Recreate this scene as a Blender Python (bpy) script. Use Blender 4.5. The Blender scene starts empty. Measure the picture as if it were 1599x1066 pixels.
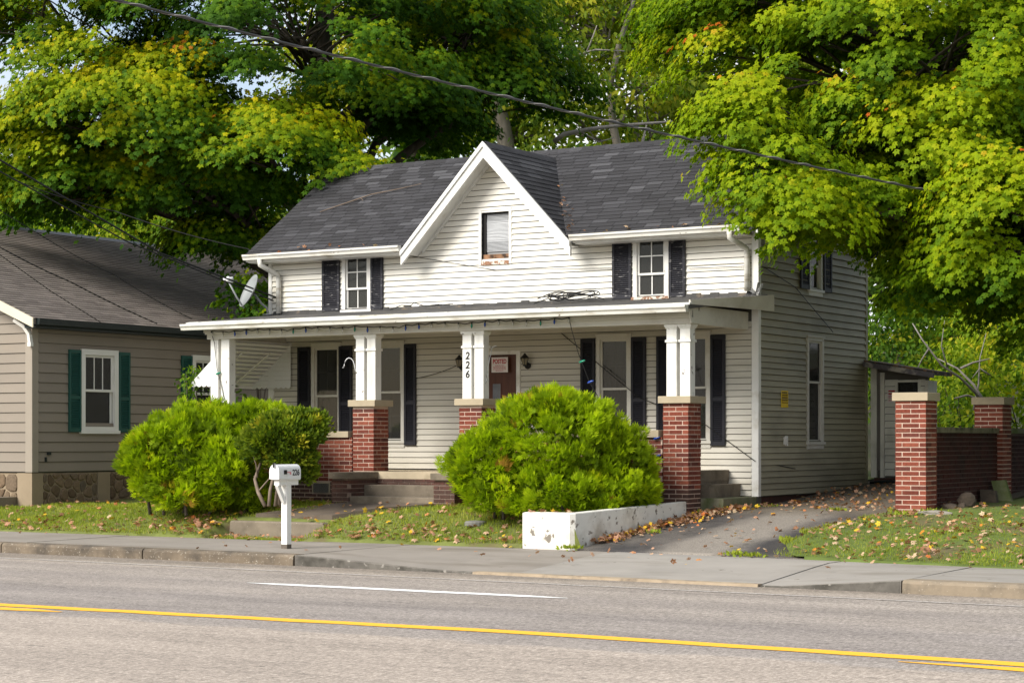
import bpy, math, random
import numpy as np
from mathutils import Vector, Matrix

R = math.radians
rnd = random.Random(7)
rng = np.random.default_rng(11)
scene = bpy.context.scene
col = scene.collection

# ------------------------------------------------------------------ camera, sky, sun, exposure
CAM_H = 1.7
cam = bpy.data.cameras.new("camera")
cam.sensor_width = 36.0
cam.lens = 36.0 * 3113.0 / 1599.0
cam.shift_y = 153.0 / 1599.0
cam.clip_end = 2000.0
camo = bpy.data.objects.new("camera", cam)
camo.location = (0, 0, CAM_H)
camo.rotation_euler = (R(90), 0, R(31.5))
col.objects.link(camo)
scene.camera = camo

SUN_EL, SUN_AZ = R(37), math.atan2(-0.40, -0.92)          # azimuth measured from +Y towards +X
to_sun = Vector((math.sin(SUN_AZ) * math.cos(SUN_EL), math.cos(SUN_AZ) * math.cos(SUN_EL), math.sin(SUN_EL)))
sl = bpy.data.lights.new("sun", 'SUN')
sl.energy = 3.5
sl.angle = R(32)
sl.color = (1.0, 0.955, 0.885)
so = bpy.data.objects.new("sun", sl)
so.rotation_euler = (-to_sun).to_track_quat('-Z', 'Y').to_euler()
col.objects.link(so)

world = bpy.data.worlds.new("World")
scene.world = world
world.use_nodes = True
wn, wl = world.node_tree.nodes, world.node_tree.links
wn.clear()
sky = wn.new('ShaderNodeTexSky')
sky.sky_type = 'NISHITA'
sky.sun_disc = False
sky.sun_elevation = SUN_EL
sky.sun_rotation = SUN_AZ
wtc = wn.new('ShaderNodeTexCoord')
wno = wn.new('ShaderNodeTexNoise')
wno.inputs['Scale'].default_value = 3.0
wno.inputs['Detail'].default_value = 7.0
wra = wn.new('ShaderNodeValToRGB')
wra.color_ramp.elements[0].position = 0.36
wra.color_ramp.elements[1].position = 0.60
wmx = wn.new('ShaderNodeMixRGB')
wmx.inputs['Color2'].default_value = (6.6, 6.7, 6.9, 1)
wbg = wn.new('ShaderNodeBackground')
wbg.inputs['Strength'].default_value = 0.105
wou = wn.new('ShaderNodeOutputWorld')
wl.new(wtc.outputs['Generated'], wno.inputs['Vector'])
wl.new(wno.outputs['Fac'], wra.inputs['Fac'])
wl.new(wra.outputs['Color'], wmx.inputs['Fac'])
wl.new(sky.outputs['Color'], wmx.inputs['Color1'])
wl.new(wmx.outputs['Color'], wbg.inputs['Color'])
wl.new(wbg.outputs['Background'], wou.inputs['Surface'])

scene.view_settings.view_transform = 'Standard'
scene.view_settings.look = 'None'
scene.view_settings.gamma = 1.0
scene.view_settings.use_curve_mapping = False
scene.view_settings.exposure = 0.72
scene.render.engine = 'CYCLES'
scene.cycles.max_bounces = 7
scene.cycles.transparent_max_bounces = 12
scene.cycles.use_denoising = True

# ------------------------------------------------------------------ mesh helpers
WORLD = {}          # object name -> world position of its origin (nothing is rotated unless said)

class MB:
    def __init__(s):
        s.v, s.f, s.m, s.t = [], [], [], []
        s.mi, s.ti = 0, 0.0
    def vert(s, p):
        s.v.append(tuple(p)); s.t.append(s.ti); return len(s.v) - 1
    def face(s, idx):
        s.f.append(tuple(idx)); s.m.append(s.mi)
    def poly(s, pts):
        s.face([s.vert(p) for p in pts])
    def box(s, x0, y0, z0, x1, y1, z1):
        s.hexa([(x0, y0, z0), (x1, y0, z0), (x1, y1, z0), (x0, y1, z0)], [(x0, y0, z1), (x1, y0, z1), (x1, y1, z1), (x0, y1, z1)])
    def hexa(s, a, b):
        """loft between two rings of equal length, capped"""
        n = len(a)
        ia = [s.vert(p) for p in a]; ib = [s.vert(p) for p in b]
        s.face(ia[::-1]); s.face(ib)
        for i in range(n):
            j = (i + 1) % n
            s.face((ia[i], ia[j], ib[j], ib[i]))
    def bar(s, p, q, w, h, up=(0, 0, 1)):
        p, q = Vector(p), Vector(q)
        d = (q - p).normalized(); up = Vector(up)
        x = d.cross(up)
        if x.length < 1e-4: x = d.cross(Vector((1, 0, 0)))
        x.normalize(); y = x.cross(d).normalized()
        o = [(-w / 2, -h / 2), (w / 2, -h / 2), (w / 2, h / 2), (-w / 2, h / 2)]
        s.hexa([p + x * a + y * b for a, b in o], [q + x * a + y * b for a, b in o])
    def tube(s, pts, r, n=6, cap=True):
        pts = [Vector(p) for p in pts]
        if not hasattr(r, '__len__'): r = [r] * len(pts)
        rings = []
        ref = Vector((0.31, 0.17, 0.93)).normalized()
        for i, p in enumerate(pts):
            d = (pts[min(i + 1, len(pts) - 1)] - pts[max(i - 1, 0)]).normalized()
            x = d.cross(ref)
            if x.length < 1e-3: x = d.cross(Vector((1, 0, 0)))
            x.normalize(); y = d.cross(x)
            rings.append([s.vert(p + (x * math.cos(2 * math.pi * k / n) + y * math.sin(2 * math.pi * k / n)) * r[i]) for k in range(n)])
        for a, b in zip(rings, rings[1:]):
            for k in range(n):
                j = (k + 1) % n
                s.face((a[k], a[j], b[j], b[k]))
        if cap:
            s.face(rings[0][::-1]); s.face(rings[-1])
    def extrude(s, poly, axis, a, b):
        """poly: 2-D points in the two other axes; extruded along axis from a to b"""
        def P(u, v, w):
            return {'x': (w, u, v), 'y': (u, w, v), 'z': (u, v, w)}[axis]
        s.hexa([P(u, v, a) for u, v in poly], [P(u, v, b) for u, v in poly])
    def lathe(s, prof, c, n=14):
        rings = []
        for r, z in prof:
            rings.append([s.vert((c[0] + r * math.cos(2 * math.pi * k / n), c[1] + r * math.sin(2 * math.pi * k / n), c[2] + z)) for k in range(n)])
        for a, b in zip(rings, rings[1:]):
            for k in range(n):
                j = (k + 1) % n
                s.face((a[k], a[j], b[j], b[k]))
        s.face(rings[0][::-1]); s.face(rings[-1])
    def ellip(s, c, r, n=8, m=6):
        prof = [(max(1e-4, math.sin(math.pi * i / m)), -math.cos(math.pi * i / m)) for i in range(m + 1)]
        k0 = len(s.v)
        s.lathe(prof, (0, 0, 0), n)
        for i in range(k0, len(s.v)):
            x, y, z = s.v[i]
            s.v[i] = (c[0] + x * r[0], c[1] + y * r[1], c[2] + z * r[2])

def tag(o, label=None, cat=None, group=None, kind=None):
    if label: o['label'] = label
    if cat: o['category'] = cat
    if group: o['group'] = group
    if kind: o['kind'] = kind
    return o

def put(o, parent, origin):
    col.objects.link(o)
    if parent is not None:
        o.parent = parent
        pw = WORLD[parent.name]
        o.location = tuple(origin[i] - pw[i] for i in range(3))
    else:
        o.location = origin
    WORLD[o.name] = tuple(origin)
    return o

def thing(name, loc, label, cat, group=None):
    o = bpy.data.objects.new(name, None)
    o.empty_display_size = 0.3
    put(o, None, loc)
    return tag(o, label, cat, group)

def build(mb, name, mats, parent=None, origin=None, kind=None, smooth=False, label=None):
    if not isinstance(mats, (list, tuple)): mats = [mats]
    if origin is None: origin = WORLD[parent.name] if parent is not None else (0, 0, 0)
    me = bpy.data.meshes.new(name)
    ox, oy, oz = origin
    me.from_pydata([(x - ox, y - oy, z - oz) for x, y, z in mb.v], [], mb.f)
    for m in mats: me.materials.append(m)
    if any(mb.m): me.polygons.foreach_set('material_index', mb.m)
    if any(mb.t):
        at = me.attributes.new('tint', 'FLOAT', 'POINT')
        at.data.foreach_set('value', mb.t)
    if smooth: me.polygons.foreach_set('use_smooth', [True] * len(me.polygons))
    me.update()
    o = bpy.data.objects.new(name, me)
    put(o, parent, origin)
    if kind: o['kind'] = kind
    if label: o['label'] = label
    return o

def scatter(name, tv, tf, pos, nrm, tang, scale, tint, mat, parent=None, kind='stuff', origin=None):
    """many copies of one small leaf / blade template as ONE joined mesh"""
    tv = np.asarray(tv, float); tf = np.asarray(tf, int)
    pos = np.asarray(pos, float); N = len(pos); k = len(tv)
    nrm = nrm / np.maximum(1e-6, np.linalg.norm(nrm, axis=1, keepdims=True))
    Y = tang - nrm * np.sum(nrm * tang, axis=1, keepdims=True)
    Y /= np.maximum(1e-6, np.linalg.norm(Y, axis=1, keepdims=True))
    X = np.cross(Y, nrm)
    sc = np.asarray(scale, float).reshape(-1, 1, 1)
    V = pos[:, None, :] + sc * (tv[None, :, 0:1] * X[:, None, :] + tv[None, :, 1:2] * Y[:, None, :] + tv[None, :, 2:3] * nrm[:, None, :])
    if origin is None: origin = WORLD[parent.name] if parent is not None else (0, 0, 0)
    V = V.reshape(-1, 3) - np.array(origin)
    F = (tf[None] + (np.arange(N) * k)[:, None, None]).reshape(-1, 3)
    me = bpy.data.meshes.new(name)
    me.vertices.add(len(V)); me.vertices.foreach_set('co', V.astype(np.float32).ravel())
    me.loops.add(F.size); me.loops.foreach_set('vertex_index', F.astype(np.int32).ravel())
    me.polygons.add(len(F)); me.polygons.foreach_set('loop_start', np.arange(0, F.size, 3, dtype=np.int32))
    me.polygons.foreach_set('loop_total', np.full(len(F), 3, dtype=np.int32))
    at = me.attributes.new('tint', 'FLOAT', 'POINT')
    at.data.foreach_set('value', np.repeat(np.asarray(tint, np.float32), k))
    me.materials.append(mat)
    me.update(calc_edges=True)
    o = bpy.data.objects.new(name, me)
    put(o, parent, origin)
    if kind: o['kind'] = kind
    return o

# ------------------------------------------------------------------ materials
def newmat(name):
    m = bpy.data.materials.new(name); m.use_nodes = True
    n, l = m.node_tree.nodes, m.node_tree.links
    return m, n, l, n['Principled BSDF']

def c4(c): return (c[0], c[1], c[2], 1)

def noise(n, l, scale, detail=5, stretch=None, coord=None, rough=0.6):
    t = n.new('ShaderNodeTexNoise'); t.inputs['Scale'].default_value = scale; t.inputs['Detail'].default_value = detail
    t.inputs['Roughness'].default_value = rough
    g = n.new('ShaderNodeNewGeometry')
    src = g.outputs['Position']
    if stretch:
        mp = n.new('ShaderNodeMapping'); mp.inputs['Scale'].default_value = stretch
        l.new(src, mp.inputs['Vector']); src = mp.outputs['Vector']
    l.new(src, t.inputs['Vector'])
    return t.outputs['Fac']

def ramp(n, l, fac, stops, interp='LINEAR'):
    r = n.new('ShaderNodeValToRGB'); e = r.color_ramp.elements; r.color_ramp.interpolation = interp
    while len(e) > 1: e.remove(e[-1])
    e[0].position = stops[0][0]; e[0].color = c4(stops[0][1])
    for p, c in stops[1:]:
        q = e.new(p); q.color = c4(c)
    l.new(fac, r.inputs['Fac'])
    return r.outputs['Color']

def mixc(n, l, fac, a, b, mode='MIX'):
    x = n.new('ShaderNodeMixRGB'); x.blend_type = mode
    for s, v in ((x.inputs['Fac'], fac), (x.inputs['Color1'], a), (x.inputs['Color2'], b)):
        if hasattr(v, 'links'): l.new(v, s)
        elif isinstance(v, (int, float)): s.default_value = v
        else: s.default_value = c4(v)
    return x.outputs['Color']

def vary(n, l):
    """0..1 per piece: object random plus the tint attribute of joined pieces"""
    oi = n.new('ShaderNodeObjectInfo'); at = n.new('ShaderNodeAttribute'); at.attribute_name = 'tint'
    a = n.new('ShaderNodeMath'); a.operation = 'ADD'
    l.new(oi.outputs['Random'], a.inputs[0]); l.new(at.outputs['Fac'], a.inputs[1])
    f = n.new('ShaderNodeMath'); f.operation = 'FRACT'; l.new(a.outputs[0], f.inputs[0])
    return f.outputs[0]

def bump(n, l, p, h, strength=0.3, dist=0.01):
    b = n.new('ShaderNodeBump'); b.inputs['Strength'].default_value = strength; b.inputs['Distance'].default_value = dist
    l.new(h, b.inputs['Height']); l.new(b.outputs['Normal'], p.inputs['Normal'])

def surf(name, base, rough=0.7, var=0.12, scale=2.0, stretch=None, dirt=None, dirt_amt=(0.55, 0.72), dirt_scale=1.3, dirt_stretch=None,
         fleck=None, fleck_amt=(0.62, 0.66), fleck_scale=14, fleck_stretch=None, bscale=60, bstr=0.15, piece=0.0, spec=0.3, metal=0.0):
    m, n, l, p = newmat(name)
    lo = [max(0, c * (1 - var)) for c in base]; hi = [min(1, c * (1 + var)) for c in base]
    c = mixc(n, l, ramp(n, l, noise(n, l, scale, 6, stretch), [(0.3, (0, 0, 0)), (0.7, (1, 1, 1))]), lo, hi)
    if piece:
        c = mixc(n, l, 1.0, c, ramp(n, l, vary(n, l), [(0, (1 - piece,) * 3), (1, (1 + piece,) * 3)]), 'MULTIPLY')
    if dirt:
        d = ramp(n, l, noise(n, l, dirt_scale, 8, dirt_stretch), [(dirt_amt[0], (0, 0, 0)), (dirt_amt[1], (1, 1, 1))])
        c = mixc(n, l, d, c, dirt)
    if fleck:
        d = ramp(n, l, noise(n, l, fleck_scale, 8, fleck_stretch), [(fleck_amt[0], (0, 0, 0)), (fleck_amt[1], (1, 1, 1))])
        c = mixc(n, l, d, c, fleck)
    l.new(c, p.inputs['Base Color'])
    p.inputs['Roughness'].default_value = rough
    p.inputs['Specular IOR Level'].default_value = spec
    p.inputs['Metallic'].default_value = metal
    if bstr: bump(n, l, p, noise(n, l, bscale, 5), bstr, 0.006)
    return m

def foliage(name, stops, trans=0.35, rough=0.5, tcol=1.25):
    m, n, l, p = newmat(name)
    at = n.new('ShaderNodeAttribute'); at.attribute_name = 'tint'
    c = ramp(n, l, at.outputs['Fac'], stops)
    l.new(c, p.inputs['Base Color']); p.inputs['Roughness'].default_value = max(rough, 0.6)
    p.inputs['Specular IOR Level'].default_value = 0.10
    if trans:
        t = n.new('ShaderNodeBsdfTranslucent')
        l.new(mixc(n, l, 1.0, c, (tcol * 1.1, tcol * 1.2, tcol * 0.6), 'MULTIPLY'), t.inputs['Color'])
        x = n.new('ShaderNodeMixShader'); x.inputs[0].default_value = trans
        l.new(p.outputs[0], x.inputs[1]); l.new(t.outputs[0], x.inputs[2])
        l.new(x.outputs[0], n['Material Output'].inputs['Surface'])
    return m

def glassmat(name, tint=0.45, refl=1.0):
    m, n, l, p = newmat(name); n.remove(p)
    tr = n.new('ShaderNodeBsdfTransparent'); tr.inputs[0].default_value = (tint, tint, tint * 0.98, 1)
    gl = n.new('ShaderNodeBsdfGlossy'); gl.inputs['Roughness'].default_value = 0.05; gl.inputs['Color'].default_value = (refl, refl, refl, 1)
    fr = n.new('ShaderNodeFresnel'); fr.inputs['IOR'].default_value = 1.5
    df = n.new('ShaderNodeBsdfDiffuse'); df.inputs[0].default_value = (0.30, 0.30, 0.29, 1)      # flat grey share of the pane
    xd = n.new('ShaderNodeMixShader'); xd.inputs[0].default_value = 0.09
    l.new(tr.outputs[0], xd.inputs[1]); l.new(df.outputs[0], xd.inputs[2]); tr = xd
    x = n.new('ShaderNodeMixShader')
    l.new(fr.outputs[0], x.inputs[0]); l.new(tr.outputs[0], x.inputs[1]); l.new(gl.outputs[0], x.inputs[2])
    l.new(x.outputs[0], n['Material Output'].inputs['Surface'])
    return m

def brickmat(name, stops, stain=None):
    m, n, l, p = newmat(name)
    c = ramp(n, l, vary(n, l), stops)
    c2 = mixc(n, l, 1.0, ramp(n, l, vary(n, l), stops), ramp(n, l, noise(n, l, 25, 6), [(0.3, (0.7,) * 3), (0.7, (1.2,) * 3)]), 'MULTIPLY')
    if stain:
        c2 = mixc(n, l, ramp(n, l, noise(n, l, 2.2, 6), [(0.4, (0, 0, 0)), (0.7, (0.8,) * 3)]), c2, stain)
    l.new(c2, p.inputs['Base Color']); p.inputs['Roughness'].default_value = 0.85; p.inputs['Specular IOR Level'].default_value = 0.15
    bump(n, l, p, noise(n, l, 90, 4), 0.4, 0.004)
    return m

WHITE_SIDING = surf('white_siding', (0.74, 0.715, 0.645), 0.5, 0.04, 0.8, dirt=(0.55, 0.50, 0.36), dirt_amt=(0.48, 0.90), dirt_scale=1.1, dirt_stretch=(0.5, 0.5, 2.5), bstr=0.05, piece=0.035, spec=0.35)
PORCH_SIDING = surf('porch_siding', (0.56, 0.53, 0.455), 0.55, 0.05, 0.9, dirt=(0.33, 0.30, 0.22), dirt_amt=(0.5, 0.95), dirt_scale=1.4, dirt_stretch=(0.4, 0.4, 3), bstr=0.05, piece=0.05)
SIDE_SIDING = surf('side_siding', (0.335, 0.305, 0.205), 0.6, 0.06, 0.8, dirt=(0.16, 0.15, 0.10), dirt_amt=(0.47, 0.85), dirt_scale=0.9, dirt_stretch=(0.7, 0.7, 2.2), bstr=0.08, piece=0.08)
TRIM = surf('white_trim', (0.74, 0.73, 0.69), 0.5, 0.05, 2, dirt=(0.42, 0.38, 0.29), dirt_amt=(0.55, 0.85), dirt_scale=3, bstr=0.08)
GUTTER = surf('gutter_paint', (0.64, 0.63, 0.58), 0.45, 0.06, 2, dirt=(0.33, 0.28, 0.19), dirt_amt=(0.5, 0.78), dirt_scale=2.2, dirt_stretch=(0.8, 0.8, 5), fleck=(0.12, 0.09, 0.06), fleck_amt=(0.66, 0.70), fleck_scale=11, bstr=0.08)
PEEL = surf('peeling_paint', (0.72, 0.71, 0.67), 0.6, 0.05, 2, dirt=(0.45, 0.42, 0.35), dirt_amt=(0.52, 0.9), dirt_scale=2.5, dirt_stretch=(2, 2, 0.5), fleck=(0.20, 0.17, 0.15), fleck_amt=(0.64, 0.67), fleck_scale=9, bstr=0.2)
BAREWOOD = surf('bare_wood', (0.28, 0.15, 0.09), 0.85, 0.25, 8, fleck=(0.6, 0.57, 0.5), fleck_amt=(0.5, 0.55), fleck_scale=16, bstr=0.3)
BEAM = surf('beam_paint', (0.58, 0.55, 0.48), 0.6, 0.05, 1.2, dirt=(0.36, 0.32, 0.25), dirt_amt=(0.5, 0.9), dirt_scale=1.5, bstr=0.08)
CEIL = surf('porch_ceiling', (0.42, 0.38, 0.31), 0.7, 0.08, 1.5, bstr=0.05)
SHUTTER = surf('black_shutter', (0.016, 0.016, 0.022), 0.6, 0.2, 3, bstr=0.05)
SHUTTER_WORN = surf('worn_shutter', (0.022, 0.022, 0.028), 0.65, 0.2, 3, fleck=(0.36, 0.35, 0.34), fleck_amt=(0.60, 0.66), fleck_scale=6, fleck_stretch=(1.2, 1.2, 7), bstr=0.1)
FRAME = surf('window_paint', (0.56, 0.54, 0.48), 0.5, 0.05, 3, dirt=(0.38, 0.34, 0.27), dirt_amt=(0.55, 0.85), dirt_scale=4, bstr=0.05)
GLASS = glassmat('window_glass', 0.40, 0.45)
CURTAIN = surf('curtain', (0.30, 0.25, 0.21), 0.9, 0.12, 4, stretch=(6, 6, 0.4), bstr=0.0)
BLIND = surf('blind', (0.47, 0.48, 0.49), 0.5, 0.05, 3, bstr=0)
DARK = surf('dark_interior', (0.02, 0.019, 0.018), 0.9, 0.1, 2, bstr=0)
DOORM = surf('door_wood', (0.085, 0.028, 0.014), 0.45, 0.2, 3, stretch=(8, 8, 1), bstr=0.05)
METALDK = surf('dark_metal', (0.012, 0.012, 0.012), 0.45, 0.1, 3, bstr=0, spec=0.4)
BRICK = brickmat('red_brick', [(0, (0.11, 0.030, 0.021)), (0.25, (0.175, 0.046, 0.029)), (0.5, (0.215, 0.059, 0.037)), (0.75, (0.25, 0.076, 0.046)), (0.88, (0.10, 0.036, 0.029)), (1, (0.19, 0.05, 0.033))])
BRICK_DARK = brickmat('grimy_brick', [(0, (0.075, 0.035, 0.028)), (0.5, (0.12, 0.055, 0.042)), (1, (0.09, 0.042, 0.034))], stain=(0.06, 0.045, 0.036))
MORTAR = surf('mortar', (0.54, 0.405, 0.32), 0.9, 0.12, 6, bstr=0.3)
MORTAR_DARK = surf('grimy_mortar', (0.24, 0.18, 0.145), 0.9, 0.2, 5, bstr=0.3)
CAPM = surf('cap_stone', (0.38, 0.315, 0.215), 0.85, 0.08, 4, dirt=(0.28, 0.23, 0.16), dirt_amt=(0.52, 0.85), dirt_scale=4, bstr=0.2)
CONCRETE = surf('old_concrete', (0.185, 0.152, 0.112), 0.9, 0.22, 2.5, dirt=(0.085, 0.07, 0.05), dirt_amt=(0.48, 0.75), dirt_scale=2.8, fleck=(0.45, 0.40, 0.33), fleck_amt=(0.66, 0.69), fleck_scale=45, bstr=0.4, bscale=70)
SLABM = surf('floor_slab', (0.47, 0.39, 0.27), 0.85, 0.1, 3, dirt=(0.25, 0.2, 0.13), dirt_amt=(0.55, 0.8), dirt_scale=4, bstr=0.2)
MOSSY = surf('mossy_concrete', (0.23, 0.215, 0.15), 0.9, 0.15, 3, dirt=(0.10, 0.13, 0.035), dirt_amt=(0.4, 0.6), dirt_scale=2, bstr=0.3)
ROOFING = surf('rolled_roofing', (0.07, 0.068, 0.065), 0.9, 0.25, 2, dirt=(0.2, 0.15, 0.1), dirt_amt=(0.58, 0.75), dirt_scale=4, bstr=0.3)
BULB = {c: surf('bulb_' + c, v, 0.15, 0.02, 3, bstr=0, spec=0.6) for c, v in (('blue', (0.02, 0.06, 0.3)), ('green', (0.01, 0.2, 0.12)), ('clear', (0.5, 0.48, 0.42)))}
PLASTIC = surf('white_enamel', (0.72, 0.72, 0.72), 0.35, 0.03, 3, dirt=(0.5, 0.48, 0.44), dirt_amt=(0.6, 0.9), dirt_scale=6, bstr=0, spec=0.5)
GREYMETAL = surf('grey_dish', (0.25, 0.265, 0.265), 0.45, 0.05, 3, bstr=0, spec=0.4)
INK = surf('black_ink', (0.012, 0.012, 0.012), 0.6, 0.05, 3, bstr=0)
REDINK = surf('red_ink', (0.42, 0.02, 0.03), 0.6, 0.05, 3, bstr=0)
PAPER = surf('sign_paper', (0.72, 0.66, 0.64), 0.7, 0.04, 6, bstr=0)
YELLOWP = surf('yellow_paper', (0.75, 0.52, 0.02), 0.7, 0.08, 8, bstr=0)
PINK = surf('faded_flag', (0.62, 0.22, 0.24), 0.6, 0.05, 3, bstr=0)

def shinglemat(name, stops, grain=0.3):
    m, n, l, p = newmat(name)
    c = ramp(n, l, vary(n, l), stops)
    c = mixc(n, l, 1.0, c, ramp(n, l, noise(n, l, 120, 3), [(0.3, (1 - grain,) * 3), (0.7, (1 + grain,) * 3)]), 'MULTIPLY')
    c = mixc(n, l, 1.0, c, ramp(n, l, noise(n, l, 0.5, 3), [(0.3, (0.93,) * 3), (0.7, (1.07,) * 3)]), 'MULTIPLY')
    l.new(c, p.inputs['Base Color']); p.inputs['Roughness'].default_value = 0.85; p.inputs['Specular IOR Level'].default_value = 0.25
    bump(n, l, p, noise(n, l, 160, 3), 0.4, 0.003)
    return m
SHINGLE = shinglemat('charcoal_shingle', [(0, (0.031, 0.030, 0.032)), (0.55, (0.043, 0.042, 0.045)), (0.80, (0.049, 0.048, 0.052)), (0.90, (0.078, 0.077, 0.082)), (1, (0.036, 0.035, 0.038))])
SHINGLE_BROWN = shinglemat('brown_shingle', [(0, (0.125, 0.105, 0.092)), (0.5, (0.16, 0.137, 0.12)), (1, (0.20, 0.17, 0.148))], 0.35)

# ------------------------------------------------------------------ terrain: setting
def lerp_tab(x, tab):
    if x <= tab[0][0]: return tab[0][1]
    for (a, va), (b, vb) in zip(tab, tab[1:]):
        if x <= b: return va + (vb - va) * (x - a) / (b - a)
    return tab[-1][1]

DRIVE_TAB = [(23.6, 0.165), (24.4, 0.20), (26.0, 0.38), (28.0, 0.60), (30.0, 0.66), (33.5, 0.90), (36, 1.05)]
LAWN_TAB = [(24.0, 0.15), (24.35, 0.24), (24.95, 0.43), (25.6, 0.57), (26.4, 0.635), (27.6, 0.65), (36, 1.0)]
def wave(x, y): return 0.018 * math.sin(1.3 * x + 0.7 * y) + 0.014 * math.sin(2.9 * x - 1.7 * y + 1)
def z_drive(x, y): return lerp_tab(y, DRIVE_TAB)
def z_lawn(x, y):
    if x > -12.5:                                     # lawn right of the drive
        return lerp_tab(y, [(23.5, 0.15), (24.2, 0.26), (26.0, 0.44), (28.0, 0.62), (31, 0.70), (36, 0.95)]) + wave(x, y) * min(1, max(0, (y - 23.6)))
    z = lerp_tab(y, LAWN_TAB)
    if x < -21: z -= min(0.12, (-21 - x) * 0.03) * min(1, max(0, y - 24.2))
    if x > -14.64 and y > 24.25: z = max(z, 0.625)
    elif x > -14.64: z = 0.1
    if -20.52 < x < -18.58 and y < 24.84: z = 0.14
    return z + wave(x, y) * min(1, max(0, (y - 24.3))) * 0.8
def kerb_y(x): return 21.20 - 0.037 * (x + 12)
def kerb_h(x): return lerp_tab(x, [(-16.55, 0.15), (-15.6, 0.11), (-14.4, 0.045), (-13.4, 0.022), (-9.4, 0.022), (-8.6, 0.085), (-7.8, 0.15)])
def walk_in(x): return lerp_tab(x, [(-40, 23.75), (-25, 24.1), (-14.6, 24.2), (-10.3, 23.75), (-5, 23.2), (6, 22.2)])

def grid(name, xs, yfun0, yfun1, ny, zf, mat, kind='structure'):
    mb = MB()
    ids = []
    nx = len(xs) - 1
    for x in xs:
        a, b = yfun0(x), yfun1(x)
        row = [mb.vert((x, a - 0.04, zf(x, a) - 0.08))]
        for j in range(ny + 1):
            y = a + (b - a) * j / ny
            x_ = min(x, -13.87 + max(0, y - 24.2) * 0.085) if x > -14.2 else x
            row.append(mb.vert((x_, y, zf(x_, y))))
        ids.append(row)
    for i in range(nx):
        for j in range(ny + 1):
            mb.face((ids[i][j], ids[i + 1][j], ids[i + 1][j + 1], ids[i][j + 1]))
    return build(mb, name, mat, kind=kind, smooth=True)

GRASSBASE = surf('grass_soil', (0.13, 0.15, 0.036), 0.95, 0.3, 3, dirt=(0.12, 0.085, 0.05), dirt_amt=(0.60, 0.74), dirt_scale=1.3, bstr=0.6, bscale=40)
GROUND = surf('woodland_ground', (0.075, 0.065, 0.04), 0.95, 0.3, 1.5, dirt=(0.05, 0.07, 0.02), dirt_amt=(0.45, 0.6), dirt_scale=0.6, bstr=0.5)

def ground_z(x, y):
    z = lerp_tab(y, [(-2000, -0.06), (22.6, -0.06), (24.3, 0.05), (26, 0.25), (28, 0.48), (30, 0.55), (34, 0.88), (40, 1.1), (60, 2.2), (110, 7.0), (260, 11), (2000, 14)])
    return z
mb = MB()
xs = [-2000, -300, -120, -70] + [x for x in range(-60, 45, 5)] + [60, 120, 300, 2000]
ys = [-2000, -300, -60, 0, 22.6, 24.3, 26, 28, 30, 34, 40, 50, 60, 75, 90, 110, 160, 260, 500, 2000]
ids = [[mb.vert((x, y, ground_z(x, y) + (0.25 * math.sin(x * 0.3 + y * 0.2) if y > 45 else 0))) for y in ys] for x in xs]
for i in range(len(xs) - 1):
    for j in range(len(ys) - 1):
        mb.face((ids[i][j], ids[i + 1][j], ids[i + 1][j + 1], ids[i][j + 1]))
build(mb, 'ground', GROUND, kind='structure', smooth=True)

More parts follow.
